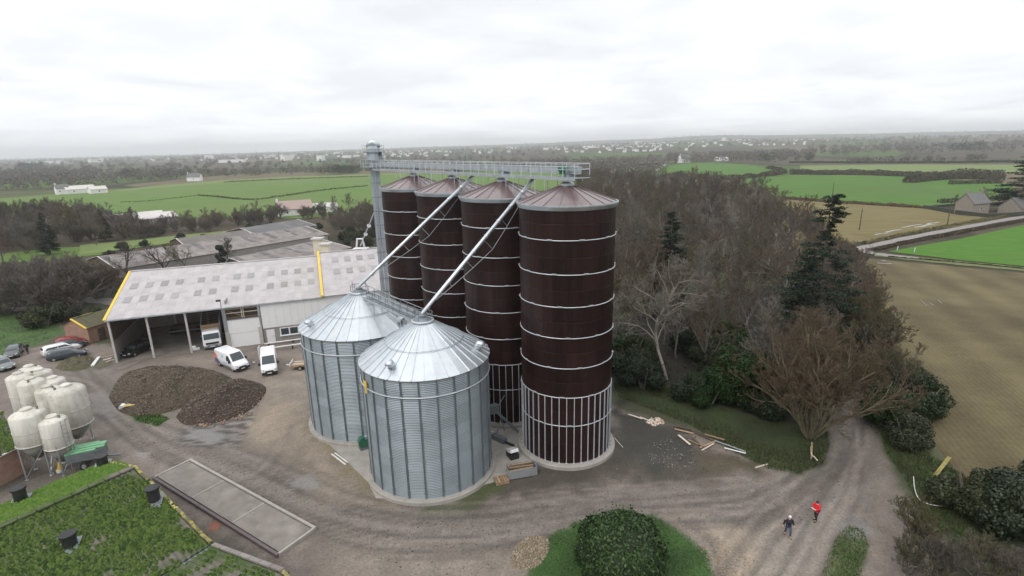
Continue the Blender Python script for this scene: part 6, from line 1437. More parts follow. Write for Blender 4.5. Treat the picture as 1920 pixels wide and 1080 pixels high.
scatter('pale stone chips scattered on the dark ground by the ribbed silo', [(1215, 835), (1250, 820), (1300, 845), (1310, 870), (1260, 885), (1215, 870)], 260, .045, leaf_mat('chips', (0.10, 0.10, 0.095), (0.36, 0.36, 0.34), .9), 42)
scatter('stray stones and litter beside the wood edge', [(1170, 770), (1330, 810), (1420, 850), (1300, 900), (1150, 900)], 300, .045, rubble, 43)
scatter('broken white and orange rubble pile by the wood edge', [(1212, 792), (1222, 783), (1240, 786), (1248, 794), (1225, 800)], 150, .11, leaf_mat('broken_tiles', (0.42, 0.25, 0.15), (0.75, 0.7, 0.66), .8), 44)
scatter('loose gravel stones on the sandy track edge', [(1250, 970), (1330, 1000), (1420, 1050), (1400, 1110), (1340, 1080), (1300, 1010)], 500, .04, leaf_mat('sand_stones', (0.25, 0.2, 0.14), (0.42, 0.35, 0.27), .9), 45)
scatter('scattered stones on the gravel yard south of the front bin', [(640, 960), (960, 930), (980, 1010), (900, 1090), (620, 1060)], 380, .035, rubble, 46)

scatter('small stones and mud clods strewn over the gravel lane', [(180, 740), (350, 835), (620, 940), (900, 960), (1250, 915), (1500, 880), (1590, 760), (1640, 860), (1500, 1000), (1300, 990), (900, 1040), (560, 1000), (300, 880)], 2600, .028, leaf_mat('clods', (0.07, 0.058, 0.048), (0.28, 0.24, 0.20), .9), 47)
# ---- planks and debris
def plank(label, a, b, w=.14, m=wood_pale, z=.06, t=.06, name='plank', za=0, zb=0, group=None, cat='plank'):
    A, B = G(*a), G(*b); mid = (A+B)/2; o = MB().bar(A-mid+Vector((0, 0, z+za)), B-mid+Vector((0, 0, z+zb)), w, t).build(name, m, None, loc=(mid.x, mid.y, 0)); return tag(o, label, cat, group)
PL = [((1200, 783), (1222, 791), wood_pale), ((1178, 778), (1204, 788), wood_pale), ((1265, 806), (1300, 818), wood), ((1272, 818), (1294, 836), wood_pale), ((1280, 803), (1330, 822), wood_dark), ((1290, 826), (1320, 842), wood), ((1298, 822), (1316, 840), wood_dark), ((1312, 842), (1340, 832), wood), ((1316, 845), (1338, 836), wood_pale), ((1300, 812), (1350, 833), wood_dark), ((1340, 828), (1395, 850), galv), ((1358, 842), (1398, 856), white_paint), ((1360, 834), (1398, 848), wood_pale), ((1262, 800), (1296, 808), wood_dark), ((1322, 816), (1358, 830), wood)]
for i, (a, b, m_) in enumerate(PL): plank('loose board or bar in the scrap pile along the wood edge', a, b, random.uniform(.10, .24), m_, .05+.03*(i % 4), group='scrap boards along the wood edge', zb=.1*(i % 3))
plank('thin pale stick lying beside the ribbed silo base', (1152, 822), (1168, 840), .06, wood_pale)
plank('short pale plank beyond the scrap pile on the bare earth', (1416, 878), (1440, 871), .14, wood_pale)
plank('brown broken post standing in the grass near the track bend', (1521, 862), (1521, 840), .14, wood, .1, zb=.5)
plank('long mossy plank leaning on the bank by the ploughed field', (1752, 895), (1778, 868), .3, mat('mossy_plank', (0.22, 0.19, 0.06), (0.3, 0.25, 0.1), rough=.9), .1, zb=.5)
plank('white painted pole lying in front of the galvanised bin near the vans', (622, 852), (648, 872), .12, white_paint)
plank('second white pole lying beside the first near the galvanised bin', (628, 850), (652, 868), .10, white_paint, .06)
plank('white and purple barrier board by the weedy heap', (174, 687), (186, 671), .4, white_paint, .12, .18)
for i, (a, b) in enumerate((((188, 668), (208, 664)), ((190, 672), (212, 667)), ((194, 677), (214, 672)), ((205, 680), (216, 668)), ((200, 682), (217, 676)))): plank('old fence rail in the stack at the barn corner', a, b, .14, (wood, wood_pale, white_paint)[i % 3], .06+.05*i, group='old rails at the barn corner')
tp = smooth_pl([G2(*p) for p in [(1712, 898), (1714, 920), (1722, 940), (1740, 950), (1770, 955)]], 6)
m = MB(); m.tube([(p[0], p[1], .25) for p in tp], .035, 5); tag(m.build('barrier_tape', white_paint), 'curved white barrier tape on the grass bank', 'tape')
m = MB(); q = smooth_pl([G2(*p) for p in [(1520, 842), (1521, 858), (1526, 864), (1531, 872)]], 5); m.tube([(p[0], p[1], .2+.02*i) for i, p in enumerate(q)], .06, 5); tag(m.build('barrier_tape', wood_pale), 'pale broken branch ends by the track bend', 'branch')
# pallets, tank, machines at the silo foot
def pallet(label, px, rz, n=1):
    o = thing('pallet_stack', label, 'pallet', tuple(G(*px)), rz)
    for k in range(n):
        for j in range(5): MB().box((-.5+j*.25, 0, .13+k*.15), (.2, 1.0, .03)).build('board', wood, o)
        for y in (-.42, 0, .42): MB().box((0, y, .06+k*.15), (1.2, .1, .10)).build('bearer', wood, o)
    return o
pallet('small stack of wooden pallets beside the front galvanised bin', (940, 903), rad(18), 2)
bx = thing('steel_box', 'long open steel trough filled with timber at the apron edge', 'trough', tuple(G(978, 890)), rad(14))
for y in (-.55, .55): MB().box((0, y, .5), (2.6, .06, .8)).build('side_plate', galv_roof, bx)
for x in (-1.3, 1.3): MB().box((x, 0, .5), (.06, 1.04, .8)).build('end_plate', galv_roof, bx)
MB().box((0, 0, .15), (2.5, 1.04, .06)).build('floor_plate', galv_dark, bx)
for k in range(5): MB().box((random.uniform(-.2, .2), -.4+.2*k, .84+.03*(k % 2)), (2.2, .15, .08), random.uniform(-.06, .06)).build('timber', (wood, wood_dark)[k % 2], bx)
for x in (-1, 1):
    for y in (-.5, .5): MB().tube([(x, y, 0), (x, y, .14)], .05, 6).build('foot', galv_dark, bx)
ct_ = thing('control_cabinet', 'white lidded control cabinet on a dark frame on the concrete apron', 'cabinet', tuple(G(961, 858)), rad(25))
MB().box((0, 0, .3), (.85, 1.1, .6)).build('frame', black_plastic, ct_); MB().box((0, .05, .78), (.8, 1.15, .3), M=Matrix.Rotation(rad(-22), 3, 'X')).build('lid', white_paint, ct_)
wm_ = thing('auger_drive', 'dark auger drive unit lying between the front bin and the brown silos', 'machine', tuple(G(936, 828)), rad(-42))
MB().box((0, 0, .35), (1.7, .5, .5)).build('gear_housing', galv_dark, wm_); MB().tube([(-.9, 0, .5), (-1.5, 0, .55)], .3, 12).build('motor', mat('pale_motor', (0.4, 0.45, 0.43), (0.45, 0.5, 0.48), rough=.4), wm_); MB().tube([(.8, 0, .3), (1.9, .1, .25)], .12, 8).build('shaft_tube', black_plastic, wm_)
for y in (-.3, .3): MB().bar((-.5, y, .05), (.6, y, .05), .08).build('skid', galv_dark, wm_)
ag = thing('unloading_auger', 'inclined steel unloading auger leaning at the foot of the second brown silo', 'auger', tuple(G(972, 812)), 0)
e_ = G(926, 768, 2.8)-G(972, 812); MB().tube([(0, 0, .15), e_], .14, 10).build('tube', galv_dark, ag); MB().box(e_+Vector((0, 0, .1)), (.9, .7, .8), .5).build('discharge_head', galv_dark, ag)
MB().bar(e_*.7, Vector((e_.x*.7+.3, e_.y*.7+.5, 0)), .06).build('strut', galv_dark, ag); MB().bar(e_*.7, Vector((e_.x*.7-.6, e_.y*.7-.2, 0)), .06).build('strut', galv_dark, ag); MB().bar(e_*.95, e_*.95+Vector((1.0, .2, 1.6)), .05).build('lever', galv, ag)
# pipes stacked on trestles by the barn
tr_ = thing('pipe_rack', 'long white pipes laid on low trestles in front of the block wall', 'rack', tuple(G(530, 656)), BDIR+.02)
for y, z in ((0, .55), (.9, .35)): MB().tube([(-2.6, y*3.2, z), (8.0, y*3.2, z)], .10, 8).build('pipe', white_paint, tr_)
for x in (-2.0, 1.4, 4.8, 7.5):
    for y in (0, 2.88): MB().box((x, y, .2 if y else .24), (.18, .55, .4 if y == 0 else .28)).build('trestle', black_plastic, tr_)
# flatbed trailer by the bin
ft = thing('flat_trailer', 'small flatbed trailer with a timber load beside the rear galvanised bin', 'trailer', tuple(G(566, 690)), rad(8))
MB().box((0, 0, .6), (2.6, 1.7, .12)).build('bed', wood, ft)
for k in range(4): MB().box((0, -.6+.4*k, .72), (2.4, .34, .08)).build('board', wood_pale if k % 2 else wood, ft)
MB().box((-1.25, 0, .85), (.08, 1.7, .45)).build('headboard', white_paint, ft); MB().bar((1.3, 0, .5), (2.3, 0, .4), .12).build('drawbar', galv, ft); MB().bar((-1.2, 0, .5), (-2.0, .2, .6), .1).build('drawbar', white_paint, ft)
for s in (-1, 1):
    w_ = MB().tube([(0, s*.75, .33), (0, s*.95, .33)], .33, 14).build('wheel', rubber, ft); MB().tube([(0, s*.95, .33), (0, s*.97, .33)], .17, 10).build('rim', galv, w_)
# green cabinet behind the thicket, planks on heap foot
sc_ = thing('board_stack', 'yellowish boards and a white drum lying at the grassy foot of the larger heap', 'boards', tuple(G(252, 765)), .25)
for k in range(3): MB().box((.1*k, 0, .35+.08*k), (2.2, .7, .06), .08*k).build('board', wood_pale if k < 2 else mat('yellow_board', (.42, .33, .12), (.5, .4, .16), rough=.8), sc_)
MB().tube([(-1.2, -.2, .3), (-1.2, .4, .3)], .3, 12).build('drum', white_paint, sc_)
for y in (-.2, .2): MB().box((.2, y, .15), (1.4, .12, .3)).build('bearer', wood_dark, sc_)
bn = thing('pale_bin', 'small pale green bin in the scrub beyond the brick shed', 'bin', tuple(G(148, 567)), .3)
MB().box((0, 0, .7), (1.3, 1.0, 1.1)).build('body', mat('pale_bin', (.5, .58, .55), (.56, .63, .6), rough=.6), bn); MB().box((0, 0, 1.3), (1.4, 1.1, .1)).build('lid', white_paint, bn)
# sack at the barn post
sk = thing('sack', 'white plastic sack slumped at the foot of a barn post', 'sack', tuple(G(364, 657)))
bevel(MB().box((0, 0, .35), (.7, .55, .7), .4).build('bag', white_paint, sk), .16, 3); bevel(MB().box((.5, .1, .2), (.6, .45, .4), .9).build('bag', white_paint, sk), .12, 3)
# litter
tag(MB().box((0, 0, .06), (.3, .25, .08), .3).build('litter', white_paint, None, loc=tuple(G(476, 680))), 'white scrap of litter on the gravel between the vans', 'litter')
# straw and machinery in the barn
def bpt(u, v, z=0): return barn.matrix_basis @ Vector((u, v, z))
hb = thing('implement', 'dark farm implement parked deep inside the open barn', 'implement', tuple(bpt(7, 11)), BDIR)
MB().box((0, 0, .9), (4.2, 1.6, .9)).build('hopper', wood_dark, hb); MB().bar((-2.5, -.9, .6), (2.5, -.9, .6), .2).build('toolbar', galv_dark, hb)
for x in (-1.8, 1.8): MB().tube([(x, -.6, .55), (x, -.9, .55)], .55, 14).build('wheel', rubber, hb)
pp_ = MB().tube([(-2, 0, .35), (3.2, 0, .35)], .12, 8).build('steel_pipe', galv, None, loc=tuple(bpt(11.8, 6.5)), rz=BDIR); tag(pp_, 'long grey pipe lying on the barn floor', 'pipe')

# ---- vehicles
def ring10(zb, zt, wb, wm, zm, wt):
    h = [(wb, zb), (wm, zb+.16), (wm, zm), (wt+.02, zt-.10), (wt-.12, zt)]
    return [(-y, z) for y, z in h]+[(y, z) for y, z in reversed(h)]
def loft(sec):
    V = []; F = []; n = 10
    for x, r in sec: V += [(x, y, z) for y, z in r]
    for i in range(len(sec)-1):
        for k in range(n): F.append((i*n+k, i*n+(k+1) % n, (i+1)*n+(k+1) % n, (i+1)*n+k))
    F += [tuple(range(n))[::-1], tuple((len(sec)-1)*n+k for k in range(n))]
    return MB().add(V, F)
def fixn(o):
    bm = bmesh.new(); bm.from_mesh(o.data); bmesh.ops.recalc_face_normals(bm, faces=bm.faces); bm.to_mesh(o.data); bm.free(); return o
def wheels(o, xs, y, r, w=.22):
    for x in xs:
        for s in (-1, 1):
            MB().tube([(x, s*(y-.09), r), (x, s*(y+.012), r)], r+.09, 18).build('wheel_arch', black_plastic, o)
            t = MB().tube([(x, s*(y-w), r), (x, s*(y+.03), r)], r, 18).build('wheel', rubber, o)
            MB().tube([(x, s*(y+.03), r), (x, s*(y+.045), r)], r*.62, 12).build('rim', galv, t)
def screen_quad(x0, z0, w0, x1, z1, w1, e=.02):
    d = Vector((x1-x0, 0, z1-z0)); nrm = Vector((-d.z, 0, d.x)).normalized(); nrm = nrm if nrm.z > 0 else -nrm; nrm *= e
    a = [Vector((x0, -w0, z0))+nrm, Vector((x0, w0, z0))+nrm, Vector((x1, w1, z1))+nrm, Vector((x1, -w1, z1))+nrm]
    b = [p-nrm*1.6 for p in a]; return MB().add(a+b, [(0, 1, 2, 3), (7, 6, 5, 4), (0, 4, 5, 1), (1, 5, 6, 2), (2, 6, 7, 3), (3, 7, 4, 0)])
def side_pane(pts, e=.02):
    """pts (x,y,z) on +y side -> both sides"""
    out = []
    for s in (-1, 1):
        a = [(x, s*(y+e), z) for x, y, z in pts]; b = [(x, s*(y-.03), z) for x, y, z in pts]; n = len(pts)
        out.append(MB().add(a+b, [tuple(range(n)), tuple(range(2*n-1, n-1, -1))]+[(i, n+i, n+(i+1) % n, (i+1) % n) for i in range(n)]))
    return out
def van(label, loc, rz, graphics=False, open_door=False):
    o = thing('white_van', label, 'van', loc, rz, 'white vans in the yard')
    sec = [(-2.72, ring10(.42, 2.28, .88, .97, 1.25, .84)), (-2.60, ring10(.36, 2.42, .90, 1.0, 1.25, .90)), (.75, ring10(.36, 2.46, .90, 1.0, 1.25, .91)), (1.08, ring10(.36, 2.38, .90, 1.0, 1.25, .88)), (1.92, ring10(.36, 1.42, .90, 1.0, 1.15, .90)), (2.42, ring10(.36, 1.18, .90, .98, 1.0, .86)), (2.68, ring10(.38, .98, .84, .90, .8, .80)), (2.76, ring10(.42, .80, .76, .82, .66, .74))]
    body = bevel(smooth(fixn(loft(sec).build('body', van_paint, o))), .03, 2)
    screen_quad(1.90, 1.44, .80, 1.14, 2.32, .72).build('windscreen', glass_d, o)
    for p in side_pane([(.55, .985, 1.35), (1.72, .99, 1.35), (1.62, .975, 1.52), (1.12, .925, 2.12), (.55, .92, 2.15)]): fixn(p.build('side_window', glass_d, o))
    MB().box((2.68, 0, .50), (.26, 1.84, .26)).build('bumper', black_plastic, o)
    MB().box((2.79, 0, .74), (.04, 1.0, .16)).build('grille', black_plastic, o); MB().box((2.83, 0, .50), (.03, .52, .12)).build('number_plate', white_paint, o)
    MB().add([(2.80, 0.0, .90), (2.80, .10, .84), (2.80, 0, .78), (2.80, -.10, .84)], [(0, 1, 2, 3)]).build('badge', galv_roof, o)
    for s in (-1, 1):
        MB().bar((2.5, s*.86, .92), (2.74, s*.66, .86), .18, .24).build('headlight', lamp_g, o); MB().box((1.62, s*1.14, 1.42), (.12, .24, .34)).build('mirror', black_plastic, o)
        MB().box((-2.74, s*.82, 1.1), (.05, .14, .5)).build('tail_light', mat('red_lens', (.4, .02, .02), (.45, .03, .03), rough=.3), o); MB().box((0.1, s*1.005, .62), (3.0, .02, .14)).build('side_trim', black_plastic if not graphics else galv_dark, o)
    for s in (-1, 1): MB().box((-2.745, s*.44, 1.75), (.02, .68, .62)).build('rear_window', glass_d, o)
    wheels(o, (-1.75, 1.78), .93, .34)
    if graphics:
        red = mat('red_graphic', (.72, .12, .06), (.75, .15, .08), rough=.35); blue = mat('blue_graphic', (.02, .35, .55), (.03, .38, .58), rough=.35); navy = mat('navy_graphic', (.10, .09, .16), (.12, .1, .18), rough=.35)
        for s in (-1, 1):
            MB().add([(-2.62, s*1.012, 1.25), (-2.62, s*.965, 1.95), (-2.1, s*.972, 1.8), (-1.85, s*1.012, 1.25)], [(0, 1, 2, 3)]).build('red_panel', red, o)
            MB().add([(-2.62, s*1.016, .5), (-2.62, s*1.016, 1.22), (-1.9, s*1.016, 1.22), (-1.2, s*1.016, .7), (-1.2, s*1.016, .55)], [(0, 1, 2, 3, 4)]).build('dark_panel', navy, o)
            MB().add([(-.6, s*.990, 1.62), (-.6, s*.962, 2.0), (-.3, s*.962, 2.0), (-.3, s*.990, 1.62)], [(0, 1, 2, 3)]).build('blue_mark', blue, o)
            MB().add([(-.4, s*1.012, .95), (-.4, s*1.012, 1.05), (.6, s*1.012, 1.05), (.6, s*1.012, .95)], [(0, 1, 2, 3)]).build('blue_mark', blue, o)
    if open_door:
        d_ = MB().box((-3.2, -1.12, 1.4), (.95, .06, 1.9), -.25).build('open_door', van_paint, o); MB().box((-3.2, -1.17, 1.8), (.55, .02, .5), -.25).build('door_window', glass_d, d_)
    return o
v1 = G(437, 688); van('white delivery van with red rear corner and blue mark on its side', (v1.x, v1.y, 0.02), rad(-36), True)
v2 = (G(500, 682)+G(514, 709))/2; van('plain white delivery van with an open rear door, beside the galvanised bin', (v2.x-.3, v2.y+.6, 0.02), rad(-66), False, True)
def car(label, loc, rz, paint, kind='hatch', name='parked_car', group='cars parked beyond the barn'):
    o = thing(name, label, 'car', loc, rz, group); L, Wd = (4.6, .89) if kind == 'wagon' else ((4.1, .86) if kind == 'hatch' else (4.4, .92)); H = {'wagon': 1.46, 'hatch': 1.46, 'suv': 1.68}[kind]; f = L/2
    rr_ = -f+.28 if kind != 'hatch' else -f+.45
    sec = [(-f, ring10(.42, .72, Wd-.2, Wd-.12, .6, Wd-.14)), (-f+.08, ring10(.30, .98, Wd-.08, Wd-.03, .78, Wd-.10)), (rr_, ring10(.24, H-.10, Wd-.06, Wd, .88, Wd-.26)), (rr_+.5, ring10(.22, H, Wd-.06, Wd, .90, Wd-.24)), (f-2.0, ring10(.22, H-.01, Wd-.06, Wd, .90, Wd-.23)), (f-1.75, ring10(.22, H-.08, Wd-.06, Wd, .90, Wd-.22)), (f-1.02, ring10(.22, .98, Wd-.06, Wd, .84, Wd-.12)), (f-.30, ring10(.24, .82, Wd-.08, Wd-.03, .70, Wd-.12)), (f-.06, ring10(.30, .66, Wd-.16, Wd-.12, .55, Wd-.16)), (f, ring10(.36, .56, Wd-.22, Wd-.18, .5, Wd-.2))]
    bevel(smooth(fixn(loft(sec).build('body', paint, o))), .03, 2)
    screen_quad(f-1.05, .99, Wd-.20, f-1.74, H-.12, Wd-.34).build('windscreen', glass_d, o); screen_quad(-f+.10, 1.0, Wd-.22, rr_-.01, H-.16, Wd-.36).build('rear_window', glass_d, o)
    xa, xb = rr_+.22, f-1.85
    for p in side_pane([(xa-.1, Wd-.06, .98), (f-1.28, Wd-.06, .98), (xb+.05, Wd-.19, H-.16), (xa+.15, Wd-.2, H-.16)]): fixn(p.build('side_window', glass_d, o))
    for s in (-1, 1):
        MB().box(((xa+xb)/2+.25, s*(Wd-.10), (H+.85)/2), (.07, .10, H-1.1)).build('door_pillar', paint, o)
        MB().bar((f-.28, s*(Wd-.18), .70), (f-.05, s*(Wd-.36), .64), .14, .13).build('headlight', lamp_g, o); MB().box((f-1.25, s*(Wd+.06), 1.0), (.10, .16, .12)).build('mirror', paint, o); MB().box((-f+.04, s*(Wd-.2), .84), (.06, .2, .16)).build('tail_light', mat('red_lens', (.4, .02, .02), (.45, .03, .03), rough=.3), o)
    MB().box((f-.01, 0, .40), (.08, 1.2, .14)).build('lower_grille', black_plastic, o); MB().box((f+.03, 0, .5), (.02, .5, .11)).build('number_plate', white_paint, o)
    wheels(o, (-f+.85, f-.85), Wd-.05, .31); return o
def paintm(n, c): return mat(n, c, tuple(v*.92 for v in c), rough=.22, scale=1, coat=.5)
p_dark, p_white, p_red, p_black, p_grey = paintm('slate_blue_paint', (.045, .055, .07)), paintm('white_car_paint', (.78, .78, .78)), paintm('red_paint', (.30, .02, .025)), paintm('black_paint', (.012, .013, .014)), paintm('grey_paint_car', (.10, .105, .115))
def head(a, b): A, B = G(*a), G(*b); return math.atan2(B.y-A.y, B.x-A.x)
def at(px): g = G(*px); return (g.x, g.y, .02)
car('dark slate-blue estate car parked beside the white car', at((128, 671)), head((95, 675), (165, 664)), p_dark, 'wagon')
car('white estate car parked beside the dark slate-blue one', at((116, 661)), head((85, 668), (150, 652)), p_white, 'wagon')
car('red car partly hidden behind the white car', at((134, 648)), head((110, 652), (155, 643)), p_red, 'hatch')
car('dark car between the white and the red car', at((132, 654)), head((105, 660), (155, 648)), p_dark, 'hatch')
car('grey hatchback parked nose to the feed bins, near the walking person', at((28, 666)), rad(-58), p_grey, 'hatch')
car('grey car at the yard edge in front of the hatchback', at((4, 691)), rad(-25), paintm('silver_grey_paint', (.19, .21, .21)), 'suv')
bc = bpt(2.0, 3.0); car('black pickup-like car parked inside the open barn', (bc.x, bc.y, .08), BDIR+rad(-120), p_black, 'suv', group=None)
# truck in the barn
tk = thing('cattle_truck', 'white truck with tall slatted timber body parked in the barn mouth', 'truck', tuple(bpt(12.3, 1.0, .07)), BDIR+rad(-82))
sec = [(-1.0, ring10(.55, 2.75, 1.1, 1.2, 1.6, 1.12)), (.55, ring10(.55, 2.8, 1.1, 1.2, 1.6, 1.12)), (.85, ring10(.55, 2.55, 1.1, 1.2, 1.5, 1.12)), (1.08, ring10(.55, 1.6, 1.1, 1.2, 1.3, 1.14)), (1.12, ring10(.55, 1.2, 1.08, 1.18, 1.0, 1.12))]
bevel(fixn(loft(sec).build('cab', van_paint, tk)), .05, 2)
screen_quad(1.075, 1.66, 1.04, .875, 2.48, 1.0, .03).build('windscreen', glass_d, tk)
MB().box((1.15, 0, 1.05), (.06, 1.7, .28)).build('grille', black_plastic, tk); MB().box((1.12, 0, .62), (.3, 2.38, .38)).build('bumper', galv_dark, tk); MB().box((1.28, .0, .62), (.02, .6, .14)).build('number_plate', white_paint, tk)
for s in (-1, 1): MB().box((1.24, s*.9, .78), (.12, .4, .2)).build('headlight', lamp_g, tk); MB().box((.85, s*1.36, 1.9), (.12, .22, .55)).build('mirror', black_plastic, tk)
MB().box((-4.6, 0, .95), (7.0, 2.3, .3)).build('chassis', galv_dark, tk)
for s in (-1, 1):
    for k in range(5): MB().box((-4.6, s*1.2, 1.35+.46*k), (7.0, .08, .42)).build('side_board', wood_pale if k % 2 else frp, tk)
    for k in range(6): MB().box((-1.25-1.35*k, s*1.27, 2.4), (.1, .06, 2.5)).build('stake', galv, tk)
for k in range(5): MB().box((-1.1, 0, 1.35+.46*k), (.08, 2.4, .42)).build('head_board', wood if k > 2 else wood_pale, tk)
for k in range(7): MB().bar((-1.4-1.05*k, -1.2, 3.6), (-1.4-1.05*k, 1.2, 3.6), .14, .10).build('cross_bar', wood_dark, tk)
MB().box((-4.6, 0, 1.2), (6.9, 2.3, .1)).build('floor', wood, tk)
wheels(tk, (.25, -5.6, -7.0), 1.12, .48, .3)

# ---- people
skin = mat('skin', (.45, .28, .2), (.5, .32, .24), rough=.6)
def skinned(name, V, E, R, m, parent, sub=2):
    me = bpy.data.meshes.new(name); me.from_pydata(V, E, []); me.update(); me.materials.append(m)
    o = bpy.data.objects.new(name, me); col.objects.link(o); o.parent = parent
    sk_ = o.modifiers.new('skin', 'SKIN'); sk_.use_smooth_shade = True
    for i, r in enumerate(R): me.skin_vertices[0].data[i].radius = (r if isinstance(r, tuple) else (r, r))
    me.skin_vertices[0].data[0].use_root = True
    s = o.modifiers.new('sub', 'SUBSURF'); s.levels = sub; s.render_levels = sub; return o
def person(label, loc, rz, coat, trousers, hair, pose, holds=False, coat_len=.0):
    o = thing('person', label, 'person', loc, rz)
    # facing +x; joints
    st = pose['stride']; ar = pose['arms']
    hip, kn = .92, .50
    lf = [(0, .10, hip), (.06+st*.20, .11, kn), (st*.28, .11, .09), (st*.28+.17, .12, .04)]; rf = [(0, -.10, hip), (.05-st*.16, -.11, kn), (-st*.34, -.11, .10), (-st*.34+.16, -.12, .04)]
    sh = [(0, .19, 1.43), (0, -.19, 1.43)]; arms = []
    for s, (el, wr) in zip((1, -1), ar): arms.append([(.02, s*.20, 1.42), el, wr])
    hx = .05
    V = [(0, 0, .95), (0, 0, 1.15), (.01, 0, 1.38), (.02, 0, 1.50), (.04+hx*.3, 0, 1.60), (.05+hx*.5, 0, 1.70)]; E = [(0, 1), (1, 2), (2, 3), (3, 4), (4, 5)]; R = [(.15, .12), (.15, .11), (.17, .11), (.065, .065), (.095, .10), (.075, .085)]
    def chain(base, pts_, rs):
        p = base
        for q, r in zip(pts_, rs): V.append(q); R.append(r); E.append((p, len(V)-1)); p = len(V)-1
    for leg in (lf, rf): chain(0, leg, (.09, .065, .045, .04))
    for a in arms: chain(2, a, (.06, .045, .032))
    body = skinned('body', V, E, R, skin, o)
    # hands: palm and five fingers
    for s, a in zip((1, -1), arms):
        el, wr = Vector(a[1]), Vector(a[2]); d = (wr-el).normalized(); sd = d.cross(Vector((0, 0, 1)) if abs(d.z) < .9 else Vector((1, 0, 0))).normalized(); h = MB(); h.bar(wr, wr+d*.09, .08, .03)
        for k, L in enumerate((.065, .075, .07, .055)):
            b = wr+d*.085+sd*(-.03+.02*k); h.tube([b, b+d*L*.6, b+d*L*.9-Vector((0, 0, .015))], [.009, .009, .007], 6)
        b = wr+d*.03+sd*.04*s; h.tube([b, b+d*.03+sd*.025*s, b+d*.06+sd*.03*s], [.011, .010, .008], 6); h.build('hand', skin, o)
    # coat
    V2 = [(0, 0, 1.05), (0, 0, 1.22), (.01, 0, 1.40), (.015, 0, 1.48), (0, 0, .88-coat_len)]; E2 = [(0, 1), (1, 2), (2, 3), (0, 4)]; R2 = [(.20, .16), (.20, .155), (.205, .14), (.09, .09), (.22, .18)]
    for a in arms:
        p = 2
        w_ = Vector(a[1])*.12+Vector(a[2])*.88
        for q, r in zip((a[0], a[1], tuple(w_)), (.095, .078, .062)): V2.append(q); R2.append(r); E2.append((p, len(V2)-1)); p = len(V2)-1
    skinned('coat', V2, E2, R2, coat, o)
    V3 = [(0, 0, .95)]; E3 = []; R3 = [(.165, .135)]
    for leg in (lf, rf):
        p = 0
        for q, r in zip(leg[:3], (.105, .082, .066)): V3.append(q); R3.append(r); E3.append((p, len(V3)-1)); p = len(V3)-1
    skinned('trousers', V3, E3, R3, trousers, o)
    for leg in (lf, rf): a_, t_ = Vector(leg[2]), Vector(leg[3]); bevel(MB().bar(a_+Vector((-.05, 0, -.04)), t_+Vector((.05, 0, 0)), .10, .08).build('shoe', pose.get('shoe', black_plastic), o), .02)
    hd = Vector((.04+hx*.4, 0, 1.655))
    MB().lathe([(.02, .125), (.07, .11), (.108, .05), (.112, -.01), (.09, -.05)], 14, tuple(hd), closed=False).build('hair', hair, o)
    f_ = MB(); 
    for s in (-1, 1): f_.box(hd+Vector((.095, s*.035, .0)), (.012, .022, .012))
    f_.build('eyes', black_plastic, o); MB().bar(hd+Vector((.09, 0, -.005)), hd+Vector((.122, 0, -.035)), .025, .02).build('nose', skin, o); MB().box(hd+Vector((.088, 0, -.065)), (.012, .045, .010)).build('mouth', mat('lips', (.35, .14, .12), (.35, .15, .12)), o)
    for s in (-1, 1): MB().box(hd+Vector((0, s*.105, -.01)), (.04, .02, .06)).build('ear', skin, o)
    return o
red_c = mat('red_jacket', (.62, .012, .022), (.55, .01, .02), rough=.6); navy_c = mat('navy_coat', (.010, .011, .018), (.016, .017, .026), rough=.7); jeans = mat('jeans', (.045, .06, .10), (.06, .075, .12), rough=.8); dk_tr = mat('dark_trousers', (.018, .02, .028), (.026, .028, .036), rough=.8)
wh_hair = mat('white_hair', (.62, .60, .56), (.7, .68, .64), rough=.8); dk_hair = mat('dark_hair', (.02, .016, .013), (.03, .025, .02), rough=.6)
pr_ = G(1529, 977); per = person('person in a red jacket and dark trousers holding white papers', (pr_.x, pr_.y, 0.05), rad(200), red_c, dk_tr, dk_hair, dict(stride=.35, arms=[((.14, .26, 1.16), (.34, .12, 1.18)), ((.14, -.26, 1.16), (.34, -.10, 1.16))]))
pap = MB().box((.43, .02, 1.19), (.22, .32, .012), M=Matrix.Rotation(rad(-25), 3, 'Y')).build('paper_sheets', white_paint, None, loc=(pr_.x, pr_.y, .05), rz=rad(200)); tag(pap, 'white sheets of paper held by the person in red', 'paper')
pb_ = G(1476, 1005); person('person in a dark coat and jeans with white hair, walking on the track', (pb_.x, pb_.y, 0.05), rad(-98), navy_c, jeans, wh_hair, dict(stride=.75, arms=[((-.06, .30, 1.14), (.06, .36, .90)), ((-.04, -.30, 1.14), (.02, -.38, .90))], shoe=mat('tan_shoes', (.25, .12, .05), (.28, .14, .06), rough=.6)), coat_len=.10)
pw_ = G(53, 663); person('person in dark clothes walking beside the parked grey hatchback', (pw_.x, pw_.y, 0.05), rad(-70), mat('brown_coat', (.035, .028, .025), (.05, .04, .035), rough=.8), dk_tr, dk_hair, dict(stride=.6, arms=[((.0, .29, 1.14), (.10, .30, .90)), ((-.04, -.29, 1.14), (-.02, -.32, .88))]))

